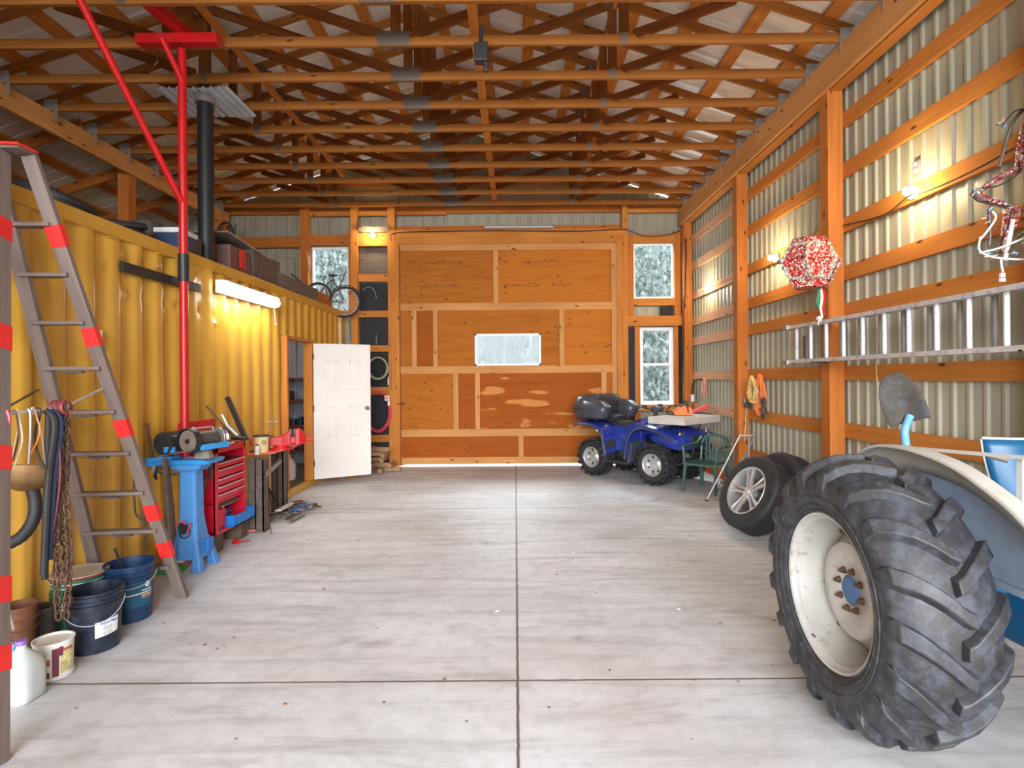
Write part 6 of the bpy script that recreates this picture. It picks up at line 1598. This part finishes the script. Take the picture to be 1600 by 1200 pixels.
# ------------------------------------------------------------------ folding step stool
t = thing('step_stool', 'grey metal folding step stool leaning behind the alloy wheel', 'step stool', G(1104, 783))
A_, B_ = G(1104, 783), P(1155, 683, 7.4)
off = Vector((.30, -.10, 0))
m = MB(); m.tube(smoothpath([A_+Vector((0, 0, .013)), A_.lerp(B_, .5), B_, B_+Vector((.03, 0, .02)), B_+off*.45+Vector((0, 0, .02)), B_+off*.55, A_.lerp(B_, .5)+off*.9+Vector((0, .25, 0))-Vector((0, .1, 0))], 5), .012, 8); m.build('front_tube', 'stool_grey', t, smooth=True)
m = MB(); C_ = P(1171, 684, 7.35); D_ = Vector((2.90, 7.10, .012)); m.tube([C_, D_], .012, 8); m.tube([P(1165, 712, 7.4), Vector((2.72, 7.6, .012))], .011, 8); m.build('rear_tube', 'stool_grey', t, smooth=True)
for z, k in ((.46, .3), (.25, .18)):
    c = A_.lerp(B_, z/.88)+off*.5; m = MB(); m.box((c.x+.03, c.y+.0, z), (.26, .17, .022), Matrix.Rotation(-.3, 4, 'Z')); m.build('step', 'steel_dark', t, bevel=.008)
m = MB(); m.box(A_+Vector((0, 0, .012)), (.03, .04, .024)); m.build('rubber_foot', 'rubber', t)

# ------------------------------------------------------------------ quad bike
Q0 = Vector((1.65, 9.74, 0)); RZ = math.atan2(-.76, .652)
MQ = T(*Q0) @ Matrix.Rotation(RZ, 4, 'Z')
t = thing('quad_bike', 'blue quad bike with black rear cargo box parked by the right window', 'quad bike', Q0, RZ)
def qb(name, fn, mat, parent=None, **kw):
    m = MB(); m.M = MQ; fn(m); return m.build(name, mat, parent or t, **kw)
def atv_wheel(xc, yc, side):
    r = .315; w = .13
    def prof(m):
        m.M = MQ @ T(xc, yc, r) @ R(90, 'X')
        m.lathe([(.165, -w+.02), (.20, -w), (.25, -w+.0), (.275, -w+.02), (.285, -w+.05), (.285, w-.05), (.275, w-.02), (.25, w), (.20, w), (.165, w-.02)], 40)
    ty = qb('tyre', prof, 'rubber', smooth=True)
    def lugs(m):
        m.M = MQ @ T(xc, yc, r) @ R(90, 'X')
        for k in range(16):
            for s in (-1, 1):
                a0 = 2*PI*(k+(.5 if s > 0 else 0))/16; rows = []
                for sn in (0, .4, .8, 1.0, 1.15):
                    z = s*min(sn, 1)*(w-.01)*1.0; rad = (.283 if sn <= .8 else (.275 if sn <= 1 else .245)); h = (.034 if sn <= 1 else .012); a = a0+.22*sn; q_ = []
                    for rr, dd in ((rad, -.028), (rad+h, -.02), (rad+h, .02), (rad, .028)): q_.append(Vector((rr*math.cos(a+dd/rad), rr*math.sin(a+dd/rad), z+(s*.012 if sn > .9 else 0))))
                    rows.append(q_)
                m.rings(rows)
    qb('tyre_lugs', lugs, 'rubber', ty)
    def rim(m):
        m.M = MQ @ T(xc, yc, r) @ R(90 if side < 0 else -90, 'X')
        m.lathe([(.168, .115), (.172, .122), (.165, .125), (.155, .118), (.15, .09), (.13, .055), (.125, .04), (.10, .05), (.075, .075), (.07, .085), (0, .088)], 40)
    rm = qb('rim', rim, 'silver', ty, smooth=True)
    def holes(m):
        for k in range(7):
            a = 2*PI*k/7; m.M = MQ @ T(xc, yc, r) @ R(90 if side < 0 else -90, 'X') @ T(.112*math.cos(a), .112*math.sin(a), .049)
            m.lathe([(0, .004), (.019, .004), (.019, 0)], 10)
    qb('rim_slots', holes, 'black_paint', ty)
for xc in (0, 1.21):
    for yc in (-.40, .40): atv_wheel(xc, yc, -1 if yc < 0 else 1)
def ribbon(m, pts, y0, y1, th=.012, curve=0.0, n=6):
    """sheet following side outline pts (x,z) from y0 to y1, drooping by curve at the outer edge y0"""
    rows = []
    for j in range(n+1):
        f = j/n; y = y0+(y1-y0)*f; dz = -curve*(1-f)**2.5
        rows.append([(x, y, z+dz) for x, z in pts])
    m.rings(rows, False, False)
RF = smoothpath([(-.36, 0, .845), (-.30, 0, .90), (-.12, 0, .90), (.06, 0, .885), (.20, 0, .83), (.27, 0, .72), (.29, 0, .58), (.34, 0, .42)], 4); RF = [(p.x, p.z) for p in RF]
FF = smoothpath([(.74, 0, .40), (.76, 0, .55), (.80, 0, .72), (.90, 0, .86), (1.05, 0, .915), (1.22, 0, .90), (1.42, 0, .85), (1.62, 0, .78)], 4); FF = [(p.x, p.z) for p in FF]
for s in (-1, 1):
    qb('rear_fender', lambda m: ribbon(m, RF, s*.56, s*.18, curve=.035), 'atv_blue', smooth=True, solid=.010)
    qb('front_fender', lambda m: ribbon(m, FF, s*.57, s*.16, curve=.04), 'atv_blue', smooth=True, solid=.010)
    qb('fender_flare', lambda m: m.tube([(x, s*.565, z-.045) for x, z in RF[::2]], .014, 6), 'plastic_dark', smooth=True)
    qb('fender_flare', lambda m: m.tube([(x, s*.575, z-.05) for x, z in FF[::2]], .014, 6), 'plastic_dark', smooth=True)
    qb('footwell', lambda m: (m.bx(.30, .78, s*.26, s*.54, .27, .31), m.rings([[Vector((.28, s*.3, .3)), Vector((.28, s*.54, .3)), Vector((.34, s*.54, .3)), Vector((.34, s*.3, .3))], [Vector((.27, s*.26, .62)), Vector((.27, s*.5, .6)), Vector((.31, s*.5, .6)), Vector((.31, s*.26, .62))]])), 'plastic_black', bevel=.01)
    qb('heel_guard', lambda m: m.rings([[Vector((.74, s*.27, .30)), Vector((.74, s*.53, .30)), Vector((.80, s*.53, .30)), Vector((.80, s*.27, .30))], [Vector((.76, s*.22, .66)), Vector((.76, s*.48, .62)), Vector((.83, s*.48, .62)), Vector((.83, s*.22, .66))]]), 'plastic_dark', bevel=.01)
    qb('side_panel', lambda m: m.rings([[Vector((x, s*y, z)) for x, y, z in q_] for q_ in (((.20, .20, .84), (.20, .27, .70), (.26, .27, .45), (.26, .15, .45)), ((.45, .16, .84), (.45, .25, .68), (.45, .25, .42), (.45, .13, .42)), ((.65, .15, .90), (.65, .25, .72), (.66, .24, .45), (.66, .12, .45)), ((.86, .15, .96), (.84, .27, .78), (.80, .25, .52), (.80, .12, .52)))]), 'atv_blue', smooth=True, bevel=.006)
    qb('headlight', lambda m: m.ball((1.62, s*.36, .80), .065, 14, (.55, 1.0, .7)), 'chrome', smooth=True)
    qb('fender_badge', lambda m: m.bx(.155, .20, s*.565, s*.57, .76, .79), 'paint_white')
    qb('suspension_arm', lambda m: [m.tube([(1.15, s*.12, .42), (1.21, s*.30, .30)], .016, 6), m.tube([(1.28, s*.12, .42), (1.21, s*.30, .30)], .016, 6), m.tube([(1.2, s*.15, .80), (1.2, s*.27, .36)], .026, 8), m.tube([(0, s*.12, .38), (0, s*.30, .32)], .03, 8), m.tube([(.05, s*.15, .75), (0, s*.25, .34)], .026, 8)], 'steel_dark')
qb('frame', lambda m: [m.bx(-.10, 1.35, -.11, .11, .30, .46), m.bx(.25, .85, -.17, .17, .26, .62), m.tube([(-.2, 0, .6), (.2, 0, .4)], .04, 8)], 'plastic_black', bevel=.02)
qb('fuel_tank', lambda m: m.rings([[Vector((x, y*w, z0+(z1-z0)*h)) for y, h in ((-1, 0), (-1, .5), (-.75, .85), (-.3, 1), (.3, 1), (.75, .85), (1, .5), (1, 0))] for x, w, z0, z1 in ((.58, .13, .70, .89), (.68, .17, .70, .96), (.80, .20, .72, 1.0), (.92, .20, .74, .99), (1.05, .18, .76, .95))]), 'atv_blue', smooth=True)
qb('front_cowl', lambda m: m.rings([[Vector((x, y*w, z0+(z1-z0)*h)) for y, h in ((-1, 0), (-1, .6), (-.8, .9), (-.3, 1), (.3, 1), (.8, .9), (1, .6), (1, 0))] for x, w, z0, z1 in ((1.05, .30, .66, .95), (1.3, .34, .58, .90), (1.55, .36, .56, .86), (1.66, .33, .56, .80))]), 'atv_blue', smooth=True)
qb('grille', lambda m: [m.bx(1.64, 1.69, -.17, .17, .58, .76)]+[m.bx(1.69, 1.70, -.15, .15, .60+.03*k, .61+.03*k) for k in range(5)], 'plastic_black', bevel=.006)
qb('engine', lambda m: [m.bx(.35, .75, -.14, .14, .30, .58), m.cyl((.45, -.2, .42), (.45, .2, .42), .11, n=18)], 'steel_dark', smooth=True)
qb('bumper', lambda m: [m.tube(smoothpath([(1.35, -.16, .36), (1.66, -.20, .42), (1.76, -.22, .62), (1.76, .22, .62), (1.66, .20, .42), (1.35, .16, .36)]), .016, 8), m.tube([(1.70, -.20, .50), (1.70, .20, .50)], .014, 8)], 'plastic_black', smooth=True)
qb('skid_plate', lambda m: m.beam((1.35, 0, .28), (1.68, 0, .40), .26, .01), 'plate_metal')
qb('seat', lambda m: m.rings([[Vector((x, y*w, z0+(z1-z0)*h)) for y, h in ((-1, 0), (-1, .6), (-.7, 1), (0, 1.05), (.7, 1), (1, .6), (1, 0))] for x, w, z0, z1 in ((.10, .17, .84, .93), (.28, .19, .82, .91), (.42, .18, .80, .90), (.56, .15, .80, .92), (.64, .11, .82, .95))]), 'seat_black', smooth=True)
qb('passenger_pad', lambda m: m.rings([[Vector((x, y*w, z0+(z1-z0)*h)) for y, h in ((-1, 0), (-1, .7), (-.6, 1), (.6, 1), (1, .7), (1, 0))] for x, w, z0, z1 in ((-.02, .16, .92, 1.02), (.12, .18, .91, 1.03), (.24, .17, .90, .99))]), 'seat_black', smooth=True)
qb('rear_rack', lambda m: [m.tube([(-.48, y, .93), (.05, y, .94)], .011, 6) for y in (-.4, -.2, 0, .2, .4)]+[m.tube([(x, -.42, .925), (x, .42, .925)], .012, 6) for x in (-.45, -.2, .02)], 'plastic_black')
qb('front_rack', lambda m: [m.tube([(1.08, y, .945), (1.62, y, .935)], .011, 6) for y in (-.36, -.12, .12, .36)]+[m.tube([(x, -.40, .935), (x, .40, .935)], .012, 6) for x in (1.12, 1.58)]+[m.tube([(1.55, s*.3, .94), (1.5, s*.25, .78)], .012, 6) for s in (-1, 1)], 'plastic_black')
# cargo box: rounded rear trunk with two forward arms
def sup(cx, cy, a, b, z, k=3.0, n=24): return [Vector((cx+a*(abs(math.cos(2*PI*i/n))**(2/k))*(1 if math.cos(2*PI*i/n) >= 0 else -1), cy+b*(abs(math.sin(2*PI*i/n))**(2/k))*(1 if math.sin(2*PI*i/n) >= 0 else -1), z)) for i in range(n)]
def boxfn(m):
    m.rings([sup(-.30, 0, .20, .42, .95), sup(-.32, 0, .25, .48, 1.04), sup(-.31, 0, .26, .49, 1.16), sup(-.27, 0, .22, .45, 1.30), sup(-.25, 0, .18, .40, 1.34), sup(-.24, 0, .12, .3, 1.355)])
    for s in (-1, 1):
        m.rings([sup(-.02, s*.36, .22, .13, .96), sup(-.01, s*.37, .27, .155, 1.06), sup(.0, s*.37, .27, .15, 1.15), sup(-.06, s*.36, .22, .12, 1.235), sup(-.10, s*.36, .15, .08, 1.26)])
cbx = qb('cargo_box', boxfn, 'plastic_dark', smooth=50)
qb('box_backrest', lambda m: m.rings([sup(-.03, 0, .05, .24, 1.0), sup(-.05, 0, .06, .26, 1.15), sup(-.09, 0, .05, .23, 1.32), sup(-.10, 0, .03, .2, 1.345)]), 'seat_black', cbx, smooth=True)
for s in (-1, 1): qb('latch', lambda m: m.box((.24, s*.37, 1.09), (.05, .09, .05)), 'plastic_black', cbx, bevel=.008)
qb('seam', lambda m: m.rings([sup(-.315, 0, .263, .493, 1.10), sup(-.315, 0, .265, .495, 1.115)], True, False), 'black_paint', cbx)
# handlebar
qb('handlebar', lambda m: [m.tube(smoothpath([(.80, -.40, 1.13), (.84, -.25, 1.16), (.92, -.08, 1.12), (.92, .08, 1.12), (.84, .25, 1.16), (.80, .40, 1.13)]), .013, 8), m.tube([(.92, 0, .98), (.92, 0, 1.13)], .03, 8)], 'plastic_black', smooth=True)
for s in (-1, 1):
    qb('grip', lambda m: m.cyl((.80, s*.40, 1.13), (.832, s*.28, 1.155), .019, n=10), 'rubber', smooth=True)
    qb('brake_lever', lambda m: m.tube([(.87, s*.24, 1.155), (.90, s*.32, 1.145), (.88, s*.40, 1.135)], .006, 6), 'aluminium')
    qb('control_pod', lambda m: m.box((.86, s*.21, 1.17), (.07, .06, .06)), 'plastic_black', bevel=.01)
qb('display_pod', lambda m: m.rings([sup(.95, 0, .07, .09, 1.08), sup(.96, 0, .08, .10, 1.14), sup(.94, 0, .05, .08, 1.175)]), 'plastic_dark', smooth=True)
# slab on the front rack
Mq = lambda x, y, z: MQ @ Vector((x, y, z))
m = MB(); m.M = MQ; m.bx(1.22, 1.84, -.62, .36, .952, 1.052); solo('foam_slab', m, ('slab_grey'), 'thick grey slab lying across the front rack of the quad bike', 'slab', bevel=.006)
# chainsaw
sc2 = Mq(1.45, -.02, 1.054)
t = thing('chainsaw', 'orange chainsaw with a red bar cover on the grey slab', 'chainsaw', sc2)
Ms = T(*sc2) @ R(-6, 'Z')
def cs(name, fn, mat, **kw): m = MB(); m.M = Ms; fn(m); return m.build(name, mat, t, **kw)
cs('body', lambda m: m.rings([[Vector((x, -.08, z)) for x, z in ((-.15, 0), (.10, 0), (.13, .04), (.10, .12), (.0, .15), (-.08, .12), (-.17, .06))], [Vector((x, .08, z)) for x, z in ((-.15, 0), (.10, 0), (.13, .04), (.10, .12), (.0, .15), (-.08, .12), (-.17, .06))]]), 'orange_plastic', bevel=.012)
cs('cover', lambda m: m.box((.0, 0, .155), (.14, .10, .03)), 'plastic_black', bevel=.008)
cs('rear_handle', lambda m: m.tube(smoothpath([(-.10, 0, .14), (-.17, 0, .15), (-.24, 0, .10), (-.25, 0, .03), (-.15, 0, .01)]), .014, 8), 'plastic_black', smooth=True)
cs('front_handle', lambda m: m.tube(smoothpath([(.05, -.10, .04), (.03, -.11, .16), (.02, -.06, .225), (.02, .06, .225), (.03, .10, .16), (.05, .10, .05)]), .010, 8), 'plastic_black', smooth=True)
cs('hand_guard', lambda m: m.prism([(-.02, -.08), (.02, -.08), (.03, .07), (-.03, .07)], .008, T(.07, 0, .20) @ R(90, 'Y') @ R(90, 'Z')), 'plastic_black')
cs('bar_cover', lambda m: m.prism([(.10, .02), (.34, .09), (.37, .12), (.37, .17), (.34, .165), (.12, .07)], .03, R(90, 'X')), 'vise_red', bevel=.006)
# ------------------------------------------------------------------ outside: pale woods beyond the far wall
def conifer(x, y, h, r, seed, lab):
    rnd = random.Random(seed); t = thing('conifer', lab, 'tree', (x, y, -.2), group='conifers outside the windows')
    m = MB(); m.cyl((x, y, -.2), (x, y, h), .16, .03, 8); m.build('trunk', 'bark', t)
    m = MB()
    for k in range(2600):
        f = rnd.random()**1.25; zc = .2+(h-.2)*f; rr = (r*(1-f)**.8+.1)*(.35+.65*rnd.random()**.5)*(.8+.25*math.sin(zc*4.5)); a = rnd.uniform(0, 2*PI)
        c = Vector((x+rr*math.cos(a), y+rr*math.sin(a), zc-.25*rr)); d = Vector((rnd.uniform(-1, 1), rnd.uniform(-1, 1), rnd.uniform(-1, .6))).normalized(); u, v, w = frame(d); L = rnd.uniform(.08, .2)
        m.add([c-u*L*.5, c+v*L, c+u*L*.5+d*L*.5, c-v*L], [[0, 1, 2, 3]])
    m.build('foliage', 'foliage', t)
rnd = random.Random(12)
pos = [(-9.5, 21, 9), (-7.6, 24, 11), (-6.0, 20, 8), (-8.4, 28, 12), (-5.0, 27, 12), (2.4, 25, 10), (4.4, 21, 9), (6.4, 24, 11), (5.2, 28, 12), (8.2, 27, 12), (3.6, 32, 13), (7.6, 20, 7.5), (1.0, 36, 12), (-2.2, 37, 13), (-4.4, 34, 13), (6.4, 35, 14), (0, 42, 13), (3.5, 43, 14), (-3, 45, 14), (10.5, 31, 14)]
for k, (x, y, h) in enumerate(pos): conifer(x, y, h, h*.26, k, ('misty conifer outside the upper left window' if x < -4 else 'misty conifer outside the right-hand windows' if x > 2 else 'distant misty conifer behind the bare trees'))
for k in range(16):
    x, y = -2.6+.36*k+rnd.uniform(-.15, .15), 22+rnd.uniform(0, 9); t = thing('bare_tree', 'slender bare tree outside the window of the big door', 'tree', (x, y, -.2), group='bare trees outside the big door')
    m = MB(); m.tube([(x, y, -.2), (x+rnd.uniform(-.1, .1), y, 3), (x+rnd.uniform(-.3, .3), y, 8)], [.07, .055, .02], 7); m.build('trunk', 'pale_bark', t, smooth=True)
    m = MB()
    for j in range(22):
        z = rnd.uniform(.4, 6.5); a = rnd.uniform(0, 2*PI); L = rnd.uniform(.4, 1.1); p = Vector((x, y, z)); m.tube([p, p+Vector((math.cos(a)*L*.5, math.sin(a)*L*.5, L*.5)), p+Vector((math.cos(a)*L*.75, math.sin(a)*L*.75, L))], [.014, .010, .004], 4)
    m.build('branches', 'pale_bark', t)
m = MB(); rows = []; rnd = random.Random(8)
for i in range(24):
    rows.append([(-60+5*j, 32+2.2*i, -.3+min(26, i*1.5)+rnd.uniform(-.5, .5)) for j in range(25)])
m.rings(rows, False, False); struct('outside_hill', m, 'hill', smooth=True)
m = MB(); rnd = random.Random(4)
for k in range(900):
    x, y = rnd.uniform(-12, 12), rnd.uniform(13.5, 30); h = rnd.uniform(.3, .9); a = rnd.uniform(0, PI); s = Vector((math.cos(a), math.sin(a), 0))*.22
    c = Vector((x, y, -.16)); m.add([c-s, c+s, c+s*.6+Vector((0, 0, h)), c-s*.3+Vector((0, 0, h*.8))], [[0, 1, 2, 3]])
o = m.build('undergrowth', 'foliage', None); o['kind'] = 'stuff'; o['label'] = 'pale undergrowth on the ground outside the windows'; o['category'] = 'undergrowth'
